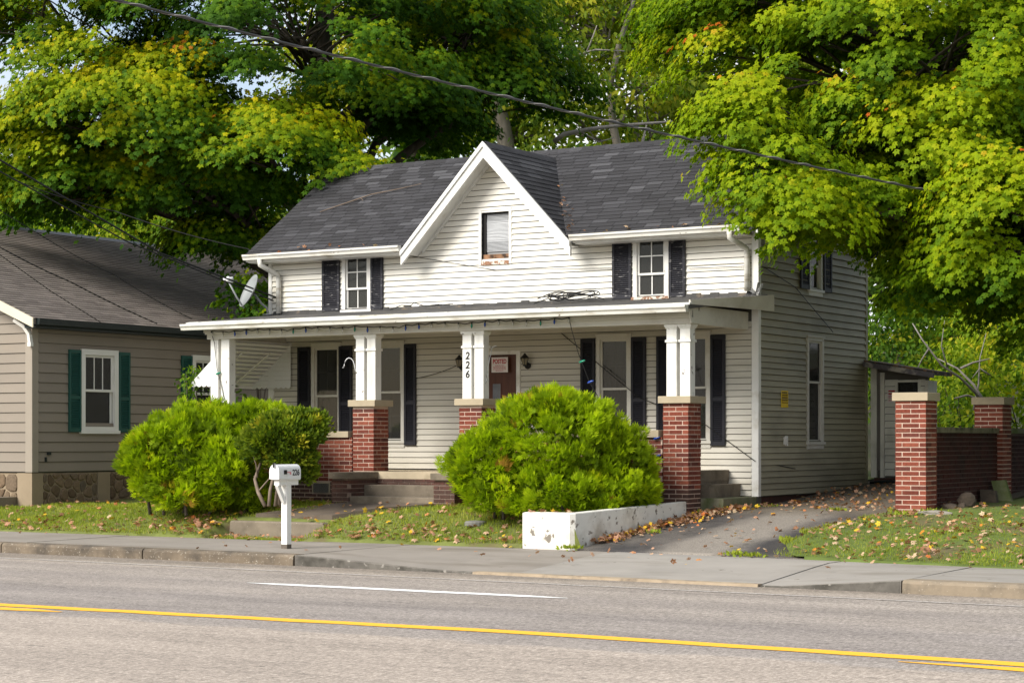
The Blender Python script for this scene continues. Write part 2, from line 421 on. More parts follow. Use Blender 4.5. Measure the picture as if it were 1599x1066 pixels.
# road: worn pale asphalt with aggregate, wheel tracks, patches and cracks
def roadmat():
    m, n, l, p = newmat('worn_asphalt')
    agg = ramp(n, l, noise(n, l, 30, 6, rough=0.85), [(0.30, (0.14, 0.120, 0.102)), (0.5, (0.34, 0.300, 0.262)), (0.70, (0.64, 0.575, 0.51))])
    agg = mixc(n, l, 1.0, agg, ramp(n, l, noise(n, l, 24, 3, (1, 0.28, 1), rough=0.8), [(0.33, (0.72,) * 3), (0.5, (1.0,) * 3), (0.67, (1.30,) * 3)]), 'MULTIPLY')
    big = ramp(n, l, noise(n, l, 0.5, 7, (0.5, 2.2, 1)), [(0.3, (0.82,) * 3), (0.7, (1.1,) * 3)])
    c = mixc(n, l, 1.0, agg, big, 'MULTIPLY')
    g = n.new('ShaderNodeNewGeometry'); sx = n.new('ShaderNodeSeparateXYZ'); l.new(g.outputs['Position'], sx.inputs[0])
    # oil-dark band along the wheel tracks and greyer far lanes (the near lane is the older, browner chip seal)
    r1 = n.new('ShaderNodeValToRGB'); e = r1.color_ramp.elements
    while len(e) > 1: e.remove(e[-1])
    e[0].position = 0; e[0].color = (1.04, 1.0, 0.96, 1)
    for pos, cc in ((0.415, (1.04, 1.0, 0.96)), (0.425, (0.86, 0.86, 0.875)), (0.50, (0.70, 0.70, 0.73)), (0.57, (0.80, 0.80, 0.82)), (0.63, (0.71, 0.71, 0.74)), (0.70, (0.86, 0.85, 0.85)), (0.78, (0.76, 0.755, 0.77)), (0.84, (0.93, 0.92, 0.91)), (0.90, (0.80, 0.79, 0.79)), (0.945, (0.95, 0.92, 0.88)), (0.985, (0.66, 0.63, 0.58))):
        q = e.new(pos); q.color = c4(cc)
    mr = n.new('ShaderNodeMapRange'); mr.inputs['From Min'].default_value = 9.5; mr.inputs['From Max'].default_value = 21.6
    nz = n.new('ShaderNodeMath'); nz.operation = 'MULTIPLY_ADD'; nz.inputs[1].default_value = 0.9
    l.new(noise(n, l, 0.7, 5), nz.inputs[0]); l.new(sx.outputs['Y'], nz.inputs[2])
    l.new(nz.outputs[0], mr.inputs['Value']); l.new(mr.outputs[0], r1.inputs['Fac'])
    c = mixc(n, l, 0.9, c, r1.outputs['Color'], 'MULTIPLY')
    pits = ramp(n, l, noise(n, l, 6, 2.5, (0.4, 2.4, 1)), [(0.675, (0, 0, 0)), (0.71, (0.7,) * 3)])
    crk = ramp(n, l, noise(n, l, 0.9, 9, (0.25, 1.0, 1), rough=0.72), [(0.492, (0, 0, 0)), (0.4985, (0.45,) * 3), (0.5015, (0.45,) * 3), (0.508, (0, 0, 0))])
    c = mixc(n, l, crk, c, (0.07, 0.062, 0.055))
    c = mixc(n, l, pits, c, (0.045, 0.04, 0.036))
    l.new(c, p.inputs['Base Color']); p.inputs['Roughness'].default_value = 0.9; p.inputs['Specular IOR Level'].default_value = 0.2
    bump(n, l, p, noise(n, l, 55, 4), 0.5, 0.01)
    return m
ROAD = roadmat()
mb = MB()
X0, X1 = -140, 90
xr = [X0, -60] + [-45 + i for i in range(0, 60)] + [40, X1]
row = [[mb.vert((x, y if y < 20 else kerb_y(x) + 0.05, 0.0)) for y in (6.5, 14.0, 21.0)] for x in xr]
for a, b in zip(row, row[1:]):
    for j in range(2): mb.face((a[j], b[j], b[j + 1], a[j + 1]))
build(mb, 'road', ROAD, kind='structure')

def linemat(name, cc, wear):
    m, n, l, p = newmat(name)
    l.new(mixc(n, l, ramp(n, l, noise(n, l, 26, 6), [(wear, (0, 0, 0)), (wear + 0.05, (1, 1, 1))]), cc, (0.30, 0.26, 0.22)), p.inputs['Base Color'])
    p.inputs['Roughness'].default_value = 0.75; bump(n, l, p, noise(n, l, 55, 4), 0.35, 0.008)
    return m
YELLOW = linemat('yellow_line_paint', (0.86, 0.43, 0.02), 0.64)
WHITEL = linemat('white_line_paint', (0.86, 0.86, 0.83), 0.66)
WHITEW = linemat('worn_white_line_paint', (0.50, 0.46, 0.42), 0.50)
def stripe(name, xa, xb, yc, w, mat, slope=0.0, taper=0.0):
    mb = MB()
    n = max(2, int((xb - xa) / 0.5))
    prev = None
    for i in range(n + 1):
        x = xa + (xb - xa) * i / n
        y = yc(x) if callable(yc) else yc
        ww = w
        if taper and (x - xa < taper or xb - x < taper): ww = w * max(0.1, min(x - xa, xb - x) / taper)
        j = 0.012 * math.sin(7.3 * x) + 0.008 * math.sin(17.1 * x)
        a = mb.vert((x, y - ww / 2 + j, 0.005)); b = mb.vert((x, y + ww / 2 + j * 0.6, 0.005))
        if prev: mb.face((prev[0], a, b, prev[1]))
        prev = (a, b)
    o = build(mb, name, mat, kind='structure')
    return o
ysol = lambda x: lerp_tab(x, [(-60, 14.45), (-15.2, 14.73), (-9.2, 15.02), (-4.56, 14.86), (30, 14.6)])
stripe('solid_yellow_line', -60, 40, ysol, 0.25, YELLOW)
stripe('dashed_yellow_line', -25, -14.05, lambda x: ysol(x) - 0.335, 0.24, YELLOW, taper=0.5)
stripe('dashed_yellow_line', -5.45, 6, lambda x: ysol(x) - 0.335, 0.24, YELLOW, taper=0.9)
stripe('dashed_white_line', -15.05, -10.65, 18.53, 0.20, WHITEL, taper=0.15)
stripe('white_edge_line', -60, 40, lambda x: kerb_y(x) - 0.95, 0.09, WHITEW)

# sidewalk slabs (recessed joints) with the dropped kerb of the drive
def slabmat(name, base):
    return surf(name, base, 0.9, 0.10, 1.2, dirt=(base[0] * 0.72, base[1] * 0.7, base[2] * 0.66), dirt_amt=(0.5, 0.72), dirt_scale=1.1, dirt_stretch=(0.5, 1.6, 1), fleck=(base[0] * 0.5, base[1] * 0.47, base[2] * 0.42), fleck_amt=(0.68, 0.72), fleck_scale=5, bstr=0.25, bscale=80)
SW_OLD, SW_NEW = slabmat('old_sidewalk', (0.25, 0.222, 0.19)), slabmat('new_sidewalk', (0.285, 0.262, 0.232))
sidewalk = thing('sidewalk', (-14, 22.6, 0.15), None, None); sidewalk['kind'] = 'structure'
joints = [-48, -42, -36, -32.5, -29.0, -25.6, -22.0, -18.05, -16.55, -13.05, -9.62, -7.85, -4.5, -1.0, 3, 8]
for xa, xb in zip(joints, joints[1:]):
    mb = MB(); g = 0.012
    xa2, xb2 = xa + g, xb - g
    lift = rnd.uniform(-0.006, 0.006)
    n, m = max(2, int((xb2 - xa2) / 0.25)), 6
    top = []
    for i in range(n + 1):
        x = xa2 + (xb2 - xa2) * i / n
        kerbed = x < -16.54 or x > -7.86
        y0 = kerb_y(x) + (0.27 if kerbed else (0.11 if -13.6 < x < -9.6 else 0.02)); y1 = walk_in(x)
        rowv = []
        for j in range(m + 1):
            t = j / m; y = y0 + (y1 - y0) * t
            h = kerb_h(x)
            z = 0.165 * t + (h + lift) * (1 - t) if not kerbed else 0.15 + 0.012 * t + lift
            if not kerbed: z = h + (0.165 - h) * min(1, t * 1.25) + lift
            rowv.append(mb.vert((x, y, z)))
        top.append(rowv)
    for i in range(n):
        for j in range(m): mb.face((top[i][j], top[i + 1][j], top[i + 1][j + 1], top[i][j + 1]))
    def skirt(seq):
        low = [mb.vert((mb.v[k][0], mb.v[k][1], -0.05)) for k in seq]
        for a in range(len(seq) - 1): mb.face((seq[a], low[a], low[a + 1], seq[a + 1]))
    skirt([t[0] for t in top]); skirt([t[-1] for t in top][::-1]); skirt(top[0][::-1]); skirt(top[-1])
    build(mb, 'slab', SW_OLD if not -13.1 < xa < -1.2 else SW_NEW, sidewalk)
KERBM = surf('aggregate_kerb', (0.165, 0.13, 0.092), 0.9, 0.25, 3, dirt=(0.075, 0.062, 0.048), dirt_amt=(0.43, 0.66), dirt_scale=2.5, fleck=(0.36, 0.32, 0.26), fleck_amt=(0.60, 0.66), fleck_scale=34, bstr=0.6, bscale=50)
KERB_R = surf('worn_kerb', (0.255, 0.205, 0.145), 0.9, 0.2, 3, dirt=(0.12, 0.10, 0.075), dirt_amt=(0.47, 0.7), dirt_scale=3, fleck=(0.36, 0.31, 0.25), fleck_amt=(0.62, 0.68), fleck_scale=34, bstr=0.5, bscale=50)
KERB_LOW = surf('low_kerb', (0.33, 0.26, 0.18), 0.9, 0.15, 4, dirt=(0.15, 0.12, 0.09), dirt_amt=(0.5, 0.7), dirt_scale=5, bstr=0.3)
kerb = thing('kerb', (-14, 21.3, 0), None, None); kerb['kind'] = 'structure'
kj = [-46, -43, -40, -37, -34, -31, -28, -25.2, -22.25, -19.34, -16.55]
segs = list(zip(kj, kj[1:])) + [(-7.85, -6.35), (-6.35, -3.3), (-3.3, -0.3), (-0.3, 2.8), (2.8, 6)]
for xa, xb in segs:
    mb = MB()
    prof = [(0, -0.05), (0.005, 0.11), (0.022, 0.135), (0.05, 0.148), (0.26, 0.15), (0.26, -0.05)]
    a = [(xa + 0.012, kerb_y(xa) + y, z) for y, z in prof]; b = [(xb - 0.012, kerb_y(xb) + y, z) for y, z in prof]
    mb.hexa(a, b)
    build(mb, 'kerb_stone', KERBM if xa < -9 else KERB_R, kerb)
mb = MB()
for k in range(16):
    xa, xb = -13.6 + k * 0.25, -13.6 + (k + 1) * 0.25
    mb.hexa([(xa, kerb_y(xa) - 0.03, -0.02), (xb, kerb_y(xb) - 0.03, -0.02), (xb, kerb_y(xb) + 0.10, -0.02), (xa, kerb_y(xa) + 0.10, -0.02)],
            [(xa, kerb_y(xa) - 0.02, 0.03 + 0.006 * math.sin(k * 2.1)), (xb, kerb_y(xb) - 0.02, 0.03 + 0.006 * math.sin(k * 2.1 + 2.1)), (xb, kerb_y(xb) + 0.10, 0.034), (xa, kerb_y(xa) + 0.10, 0.034)])
build(mb, 'dropped_kerb', KERB_LOW, kerb)
RAMPM = surf('grimy_kerb', (0.115, 0.105, 0.09), 0.9, 0.3, 5, dirt=(0.06, 0.055, 0.045), dirt_amt=(0.45, 0.65), dirt_scale=4, fleck=(0.26, 0.24, 0.21), fleck_amt=(0.60, 0.66), fleck_scale=12, bstr=0.5)
for xa_, xb_ in ((-16.53, -13.62), (-9.58, -7.87)):
    mb = MB(); n_ = 14; prev = None
    for i in range(n_ + 1):
        x = xa_ + (xb_ - xa_) * i / n_; y = kerb_y(x) + 0.012; h = kerb_h(x) - 0.004
        ring = [mb.vert((x, y, -0.03)), mb.vert((x, y + 0.05, -0.03)), mb.vert((x, y + 0.05, h)), mb.vert((x, y + 0.012, h)), mb.vert((x, y, max(0, h - 0.014)))]
        if prev: [mb.face((prev[k], ring[k], ring[(k + 1) % 5], prev[(k + 1) % 5])) for k in range(5)]
        prev = ring
    build(mb, 'ramp_kerb', RAMPM, kerb)
# dirt line in the gutter along the kerb
DIRT = surf('soil', (0.20, 0.145, 0.09), 0.95, 0.25, 6, bstr=0.5)

# lawns
grid('lawn', [-46 + i for i in range(14)] + list(np.linspace(-32, -14.66, 120)) + [-14.63, -14.4, -14.1, -13.85, -13.62], lambda x: walk_in(x) + (0.01 if x < -14.64 else 0.13), lambda x: 36.0, 90, z_lawn, GRASSBASE)
drive_r = lambda y: lerp_tab(y, [(23.4, -10.15), (24.5, -10.75), (26.4, -10.95), (28, -10.62), (34, -10.6)])
mb = MB(); ny, nx = 50, 60
ids = []
for j in range(-1, ny + 1):
    y = 22.2 + (34 - 22.2) * j / ny
    xa = drive_r(y)
    if j < 0:
        xa = drive_r(22.2)
        ids.append([mb.vert((xa + (8 - xa) * i / nx, walk_in(xa + (8 - xa) * i / nx) - 0.05, 0.08)) for i in range(nx + 1)]); continue
    ids.append([mb.vert((xa + (8 - xa) * i / nx, max(y, walk_in(xa + (8 - xa) * i / nx) + 0.0004 * (j + 1)), z_lawn(-9, max(y, walk_in(xa + (8 - xa) * i / nx))) + 0.02 + wave(xa + 18.6 * i / nx, y) * min(1, max(0, y - 24)))) for i in range(nx + 1)])
for j in range(ny + 1):
    for i in range(nx): mb.face((ids[j][i], ids[j][i + 1], ids[j + 1][i + 1], ids[j + 1][i]))
build(mb, 'lawn', surf('thin_grass_soil', (0.095, 0.13, 0.026), 0.95, 0.3, 3, dirt=(0.13, 0.09, 0.055), dirt_amt=(0.52, 0.68), dirt_scale=1.2, bstr=0.6, bscale=40), kind='structure', smooth=True)

# driveway: two dark wheel tracks of asphalt with a worn grey strip between
def drivemat():
    m, n, l, p = newmat('old_driveway_asphalt')
    agg = ramp(n, l, noise(n, l, 55, 3, rough=0.8), [(0.3, (0.5,) * 3), (0.7, (1.5,) * 3)])
    g = n.new('ShaderNodeNewGeometry'); sx = n.new('ShaderNodeSeparateXYZ'); l.new(g.outputs['Position'], sx.inputs[0])
    nz = n.new('ShaderNodeMath'); nz.operation = 'MULTIPLY_ADD'; nz.inputs[1].default_value = 0.9
    l.new(noise(n, l, 0.9, 5), nz.inputs[0]); l.new(sx.outputs['X'], nz.inputs[2])
    mr = n.new('ShaderNodeMapRange'); mr.inputs['From Min'].default_value = -13.5; mr.inputs['From Max'].default_value = -10.0
    l.new(nz.outputs[0], mr.inputs['Value'])
    dk, gr = (0.048, 0.045, 0.045), (0.23, 0.205, 0.175)
    tr = ramp(n, l, mr.outputs[0], [(0.12, (0.06, 0.055, 0.05)), (0.22, dk), (0.36, dk), (0.47, gr), (0.66, gr), (0.78, dk), (0.9, (0.06, 0.055, 0.05)), (1.0, (0.12, 0.105, 0.09))])
    wear = ramp(n, l, noise(n, l, 0.7, 6), [(0.42, (0, 0, 0)), (0.62, (1, 1, 1))])
    c = mixc(n, l, wear, tr, mixc(n, l, 0.40, tr, (0.20, 0.175, 0.15)))
    # older back part of the drive: brown-grey
    mr2 = n.new('ShaderNodeMapRange'); mr2.inputs['From Min'].default_value = 27.3; mr2.inputs['From Max'].default_value = 28.2
    l.new(sx.outputs['Y'], mr2.inputs['Value'])
    c = mixc(n, l, mr2.outputs[0], c, (0.15, 0.125, 0.095))
    l.new(mixc(n, l, 1.0, c, agg, 'MULTIPLY'), p.inputs['Base Color'])
    p.inputs['Roughness'].default_value = 0.9; p.inputs['Specular IOR Level'].default_value = 0.2
    bump(n, l, p, noise(n, l, 60, 4), 0.5, 0.01)
    return m
mb = MB(); ids = []
ysd = [23.55, 23.8, 24.1, 24.4, 25, 25.6, 26, 26.6, 27.2, 28, 29, 30, 31, 32, 33.5, 36]
for y in ysd:
    xl = -13.72 if y < 27.5 else -13.35
    xr_ = drive_r(y) + 0.15
    if y == ysd[0]: ids.append([mb.vert((xl + (xr_ - xl) * i / 10, walk_in(xl + (xr_ - xl) * i / 10) - 0.04, 0.08)) for i in range(11)] + [mb.vert((xr_ + 0.6, walk_in(xr_ + 0.6) - 0.04, 0.12))])
    ids.append([mb.vert((xl + (xr_ - xl) * i / 10, max(y, walk_in(xl + (xr_ - xl) * i / 10) + 0.001 * (1 + ysd.index(y))), max(0.168, z_drive(0, y)) + 0.004 + 0.02 * math.sin(math.pi * i / 10) * min(1, max(0, y - 24)))) for i in range(11)] + [mb.vert((xr_ + 0.6, max(y, walk_in(xr_ + 0.6) + 0.001 * (1 + ysd.index(y))), max(0.168, z_drive(0, y)) - 0.010))])
for a, b in zip(ids, ids[1:]):
    for i in range(11): mb.face((a[i], a[i + 1], b[i + 1], b[i]))
build(mb, 'driveway', drivemat(), kind='structure', smooth=True)

# front path and its step block
PATHM = surf('path_concrete', (0.115, 0.09, 0.068), 0.9, 0.2, 2, dirt=(0.08, 0.062, 0.045), dirt_amt=(0.5, 0.7), dirt_scale=2.5, fleck=(0.3, 0.26, 0.2), fleck_amt=(0.66, 0.7), fleck_scale=45, bstr=0.3)
mb = MB()
pl = [(-20.2, 25.1), (-18.68, 25.1), (-18.2, 25.6), (-17.62, 26.3), (-17.62, 26.7), (-19.3, 26.7), (-19.35, 26.2)]
mb.hexa([(x, y, 0.2) for x, y in pl], [(x, y, lerp_tab(y, LAWN_TAB) + 0.055) for x, y in pl])
build(mb, 'path', PATHM, kind='structure')

# ------------------------------------------------------------------ house
YW, XR, XL = 29.2, -13.293, -23.155
house = thing('house', (-18.2, 31.5, 0.6), 'two storey house with white siding, black shutters, steep centre gable and brick pier porch', 'house')
EAVE_Y, EAVE_Z, RIDGE_Y, RIDGE_Z = 28.8, 5.104, 31.5, 6.985
SL = (RIDGE_Z - EAVE_Z) / (RIDGE_Y - EAVE_Y)
GX, GZ, GSL, GHW = -18.194, 6.777, 1.0477, 1.65
BACK_Y = 33.857
SHADOW_SHEATHING = surf('shadow_line_sheathing', (0.10, 0.095, 0.08), 0.8, 0.05, 2, bstr=0)  # coloured dark so the gaps between boards read as shadow lines

def roof_z(y): return EAVE_Z + SL * (y - EAVE_Y) if y <= RIDGE_Y else RIDGE_Z - SL * (y - RIDGE_Y)
def gable_z(x): return GZ - GSL * abs(x - GX)
def front_top(x): return max(5.06, gable_z(x) - 0.1)
def right_top(y): return roof_z(y) - 0.08

def wall_mesh(name, axis, plane, depth, breaks, z0, ztop, openings, mat, parent):
    """solid wall with real openings; axis 'x': runs along x facing -y; axis 'y': runs along y facing +x"""
    us = sorted(set(breaks + [o[0] for o in openings] + [o[1] for o in openings]))
    us = [u for u in us if breaks[0] <= u <= breaks[-1]]
    mb = MB()
    def seg(ua, ub, a0, b0, a1, b1):
        if axis == 'x':
            mb.hexa([(ua, plane, a0), (ub, plane, b0), (ub, plane + depth, b0), (ua, plane + depth, a0)], [(ua, plane, a1), (ub, plane, b1), (ub, plane + depth, b1), (ua, plane + depth, a1)])
        else:
            mb.hexa([(plane, ua, a0), (plane, ub, b0), (plane - depth, ub, b0), (plane - depth, ua, a0)], [(plane, ua, a1), (plane, ub, b1), (plane - depth, ub, b1), (plane - depth, ua, a1)])
    for ua, ub in zip(us, us[1:]):
        mid = (ua + ub) / 2
        z = z0
        for o in sorted([o for o in openings if o[0] < mid < o[1]], key=lambda o: o[2]):
            if o[2] > z: seg(ua, ub, z, z, o[2], o[2])
            z = o[3]
        seg(ua, ub, z, z, ztop(ua), ztop(ub))
    return build(mb, name, mat, parent)

BOARDS = []          # (size, parent, 8 points, material)
def siding(parent, axis, plane, u0, u1, z0, z1, openings, mat, pitch=0.0985, ext=None, wob=0.0):
    nrow = int(round((z1 - z0) / pitch)); pitch = (z1 - z0) / nrow
    for r in range(nrow):
        zb, zt = z0 + r * pitch, z0 + (r + 1) * pitch - 0.010
        ea, eb = (ext(zb), ext(zt)) if ext else ((u0, u1), (u0, u1))
        if eb[1] - eb[0] < 0.05: continue
        zc = (zb + zt) / 2
        cuts = sorted([(o[0], o[1]) for o in openings if o[2] < zc < o[3]])
        spans, cur = [], None
        a = [ea[0], eb[0]]
        for c in cuts:
            spans.append((a[0], a[1], c[0], c[0])); a = [c[1], c[1]]
        spans.append((a[0], a[1], ea[1], eb[1]))
        for ab, at, bb, bt in spans:
            if bb - ab < 0.04 or bt - at < 0.02: continue
            w1, w2 = rnd.uniform(-wob, wob), rnd.uniform(-wob, wob)
            o0, o1 = 0.027 + abs(w1), 0.004
            def P(u, o, z): return (u, plane - o, z) if axis == 'x' else (plane + o, u, z)
            ring0 = [P(ab, 0.001, zb), P(bb, 0.001, zb), P(bb, o0, zb + w2 * 0.3), P(ab, o0, zb)]
            ring1 = [P(at, 0.001, zt), P(bt, 0.001, zt), P(bt, o1, zt), P(at, o1, zt)]
            BOARDS.append(((bb - ab), parent, ring0, ring1, mat))

def flush_boards(limit=300, name='siding_board'):
    BOARDS.sort(key=lambda b: -b[0])
    rest = {}
    for i, (s, par, r0, r1, mat) in enumerate(BOARDS):
        if i < limit:
            mb = MB(); mb.ti = rnd.random() * 0.999; mb.hexa(r0, r1)
            build(mb, name, mat, par)
        else:
            mb, _ = rest.setdefault((par.name, mat.name), (MB(), (par, mat)))
            mb.ti = rnd.random(); mb.hexa(r0, r1)
    for mb, (par, mat) in rest.values(): build(mb, name, mat, par, kind='stuff')
    BOARDS.clear()

# openings (x0, x1, z0, z1)
W_LOW = [(-22.13, -21.57, 1.70, 3.38), (-20.74, -20.18, 1.70, 3.38), (-16.17, -15.62, 1.70, 3.38), (-14.74, -14.17, 1.70, 3.38)]
DOOR = (-18.66, -17.79, 1.18, 3.16)
W_UP = [(-21.43, -20.91, 4.06, 5.05), (-15.47, -14.93, 4.07, 5.05)]
W_GAB = (-18.50, -17.94, 4.80, 5.66)
front_open = W_LOW + [DOOR] + W_UP + [W_GAB]
gl, gr = GX - (GZ - 0.1 - 5.06) / GSL, GX + (GZ - 0.1 - 5.06) / GSL
wall_f = wall_mesh('wall', 'x', YW, 0.15, [XL, gl, GX, gr, XR - 0.005], 0.6, front_top, front_open, SHADOW_SHEATHING, house)
def front_ext(z):
    if z <= 5.02: return (XL + 0.06, XR - 0.09)
    h = (GZ - 0.12 - z) / GSL
    return (GX - h, GX + h)
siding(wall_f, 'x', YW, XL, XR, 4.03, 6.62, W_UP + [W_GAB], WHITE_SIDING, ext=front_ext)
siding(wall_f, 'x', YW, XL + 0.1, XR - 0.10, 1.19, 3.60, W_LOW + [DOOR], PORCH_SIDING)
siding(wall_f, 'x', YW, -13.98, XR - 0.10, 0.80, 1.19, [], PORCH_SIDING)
W_SIDE = [(31.20, 31.80, 1.68, 3.38), (31.27, 31.74, 4.26, 5.20)]
wall_r = wall_mesh('wall', 'y', XR, 0.15, [YW + 0.151, RIDGE_Y, BACK_Y], 0.78, right_top, W_SIDE, SHADOW_SHEATHING, house)
def side_ext(z):
    if z < 5.25: return (YW + 0.075, BACK_Y - 0.06)
    d = (z - EAVE_Z + 0.09) / SL
    return (EAVE_Y + d, 2 * RIDGE_Y - EAVE_Y - d)
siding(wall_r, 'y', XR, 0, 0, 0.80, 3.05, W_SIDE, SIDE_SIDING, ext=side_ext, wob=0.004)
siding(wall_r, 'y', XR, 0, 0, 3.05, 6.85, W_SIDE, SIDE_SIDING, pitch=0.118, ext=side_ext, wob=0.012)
flush_boards()
# the two walls away from the road
mb = MB(); mb.box(XL, YW + 0.151, 0.6, XL + 0.15, BACK_Y - 0.151, 5.1)
mb.extrude([(YW + 0.16, 5.1), (BACK_Y - 0.16, 5.1), (RIDGE_Y, 6.8)], 'x', XL, XL + 0.15)
build(mb, 'wall', WHITE_SIDING, house)
mb = MB(); mb.box(XL, BACK_Y - 0.15, 0.6, XR - 0.151, BACK_Y, 5.2)
build(mb, 'wall', WHITE_SIDING, house)
mb = MB(); mb.box(XL + 0.2, YW + 0.2, 0.5, XR - 0.2, BACK_Y - 0.2, 1.15); mb.box(XL + 0.2, YW + 0.2, 3.72, XR - 0.2, BACK_Y - 0.2, 3.9)
mb.box(-18.9, YW + 2.2, 1.151, -18.75, BACK_Y - 0.2, 3.719)
build(mb, 'floor', DARK, house)
mb = MB(); mb.box(XR - 0.2, YW + 0.1, 0.45, XR - 0.03, BACK_Y, 0.779)
build(mb, 'foundation', BRICK_DARK, house)
# corner boards and trims
mb = MB(); mb.box(XR - 0.09, YW - 0.03, 0.79, XR + 0.028, YW + 0.07, 4.019); build(mb, 'corner_board', TRIM, house)
mb = MB(); mb.box(XR - 0.09, YW - 0.03, 4.02, XR + 0.028, YW + 0.07, 5.12); build(mb, 'corner_board', TRIM, house)
mb = MB(); mb.box(XL - 0.02, YW - 0.03, 4.0, XL + 0.055, YW + 0.07, 5.0); build(mb, 'corner_board', TRIM, house)
mb = MB(); mb.box(XL - 0.02, YW - 0.03, 1.18, XL + 0.10, YW + 0.07, 3.46); build(mb, 'corner_board', TRIM, house)
mb = MB(); mb.box(XR - 0.05, BACK_Y - 0.06, 0.79, XR + 0.028, BACK_Y + 0.03, 5.25); build(mb, 'corner_board', SIDE_SIDING, house)

# ---- roof
def clip_poly(poly, conv):
    """Sutherland-Hodgman, conv counter-clockwise"""
    out = poly
    for (ax, ay), (bx, by) in zip(conv, conv[1:] + conv[:1]):
        inp, out = out, []
        if not inp: return []
        side = lambda p: (bx - ax) * (p[1] - ay) - (by - ay) * (p[0] - ax)
        for p, q in zip(inp, inp[1:] + inp[:1]):
            sp, sq = side(p), side(q)
            if sp >= 0: out.append(p)
            if (sp >= 0) != (sq >= 0):
                t = sp / (sp - sq); out.append((p[0] + (q[0] - p[0]) * t, p[1] + (q[1] - p[1]) * t))
    return out

def area(p): return abs(sum(a[0] * b[1] - a[1] * b[0] for a, b in zip(p, p[1:] + p[:1]))) / 2

def tabs(conv, tow, nrm, w, e, lift=0.011, gap=0.004, seed=0):
    """shingle tabs over a convex region of a roof plane; tow(u,v) gives the point, nrm the outward normal"""
    r = random.Random(seed)
    u0, u1 = min(p[0] for p in conv), max(p[0] for p in conv); v0, v1 = min(p[1] for p in conv), max(p[1] for p in conv)
    res = []
    for row in range(int((v1 - v0) / e) + 1):
        vb = v0 + row * e
        off = (0.5 if row % 2 else 0) * w + r.uniform(-0.05, 0.05)
        u = u0 - w + off - w
        while u < u1:
            ww = w * r.choice((1, 1, 1, 1.5)) if w > 0.2 else w
            q = clip_poly([(u + gap, vb), (u + ww - gap, vb), (u + ww - gap, vb + e - 0.001), (u + gap, vb + e - 0.001)], conv)
            u += ww
            if len(q) < 3 or area(q) < 0.001: continue
            lo = [tow(*p) for p in q]
            hi = [Vector(tow(*p)) + nrm * (lift - (lift - 0.002) * (p[1] - vb) / e) for p in q]
            res.append((lo, hi, r.random(), sum((Vector(x) for x in lo), Vector()) / len(lo)))
    return res

roof = None
nf = Vector((0, -SL, 1)).normalized()
XRL, XRR = -23.42, -13.14
mb = MB()
T = 0.13
pkv = EAVE_Y + (GZ - EAVE_Z) / SL
for cv in ([(XRL, EAVE_Y), (GX - 1.60, EAVE_Y), (GX, pkv), (GX, RIDGE_Y), (XRL, RIDGE_Y)], [(GX + 1.60, EAVE_Y), (XRR, EAVE_Y), (XRR, RIDGE_Y), (GX, RIDGE_Y), (GX, pkv)]):
    mb.hexa([(x, y, EAVE_Z + SL * (y - EAVE_Y) - T) for x, y in cv], [(x, y, EAVE_Z + SL * (y - EAVE_Y)) for x, y in cv])
for (ya, za, yb, zb) in ((RIDGE_Y, RIDGE_Z, 2 * RIDGE_Y - EAVE_Y, EAVE_Z),):
    mb.hexa([(XRL, ya, za - T), (XRR, ya, za - T), (XRR, yb, zb - T), (XRL, yb, zb - T)], [(XRL, ya, za), (XRR, ya, za), (XRR, yb, zb), (XRL, yb, zb)])
# cross gable deck, both slopes, reaching back into the main roof
yb_peak = EAVE_Y + (GZ - EAVE_Z) / SL
for s in (-1, 1):
    xa = GX + s * GHW
    za = gable_z(xa)
    ya2 = EAVE_Y + max(0, (za - EAVE_Z) / SL) + 0.05
    A, B, Cc, D = (GX, EAVE_Y, GZ), (xa, EAVE_Y, za), (xa, ya2, za), (GX, yb_peak + 0.05, GZ)
    d = 0.10
    mb.hexa([(p[0], p[1], p[2] - d) for p in (A, B, Cc, D)], [A, B, Cc, D])
roof = build(mb, 'roof', surf('roof_deck', (0.04, 0.04, 0.045), 0.9, 0.1, 4, bstr=0.2), house)

ALLTABS = []
cosr = math.cos(math.atan(SL))
tow_f = lambda u, v: (u, EAVE_Y + v * cosr, EAVE_Z + v * cosr * SL)
vmax = (RIDGE_Y - EAVE_Y) / cosr
vpk = (yb_peak - EAVE_Y) / cosr
conv_l = [(XRL, -0.03), (GX - 1.60, -0.03), (GX, vpk), (GX, vmax), (XRL, vmax)]
conv_r = [(GX + 1.60, -0.03), (XRR, -0.03), (XRR, vmax), (GX, vmax), (GX, vpk)]
for k, cv in enumerate((conv_l, conv_r)):
    for t in tabs(cv, tow_f, nf, 0.30, 0.125, seed=5 + k): ALLTABS.append(t + (k,))
cg = math.cos(math.atan(GSL))
for s in (1, -1):
    ng = Vector((s * GSL, 0, 1)).normalized()
    tow_g = (lambda s: lambda u, v: (GX + s * (GHW - v * cg), EAVE_Y + u, GZ - GSL * GHW + v * cg * GSL))(s)
    vm = GHW / cg
    cv = [(0, -0.02), (0.03, -0.02), (yb_peak - EAVE_Y, vm), (0, vm)]
    for t in tabs(cv, tow_g, ng, 0.30, 0.125, seed=15 + s): ALLTABS.append(t + (2 if s > 0 else 3,))
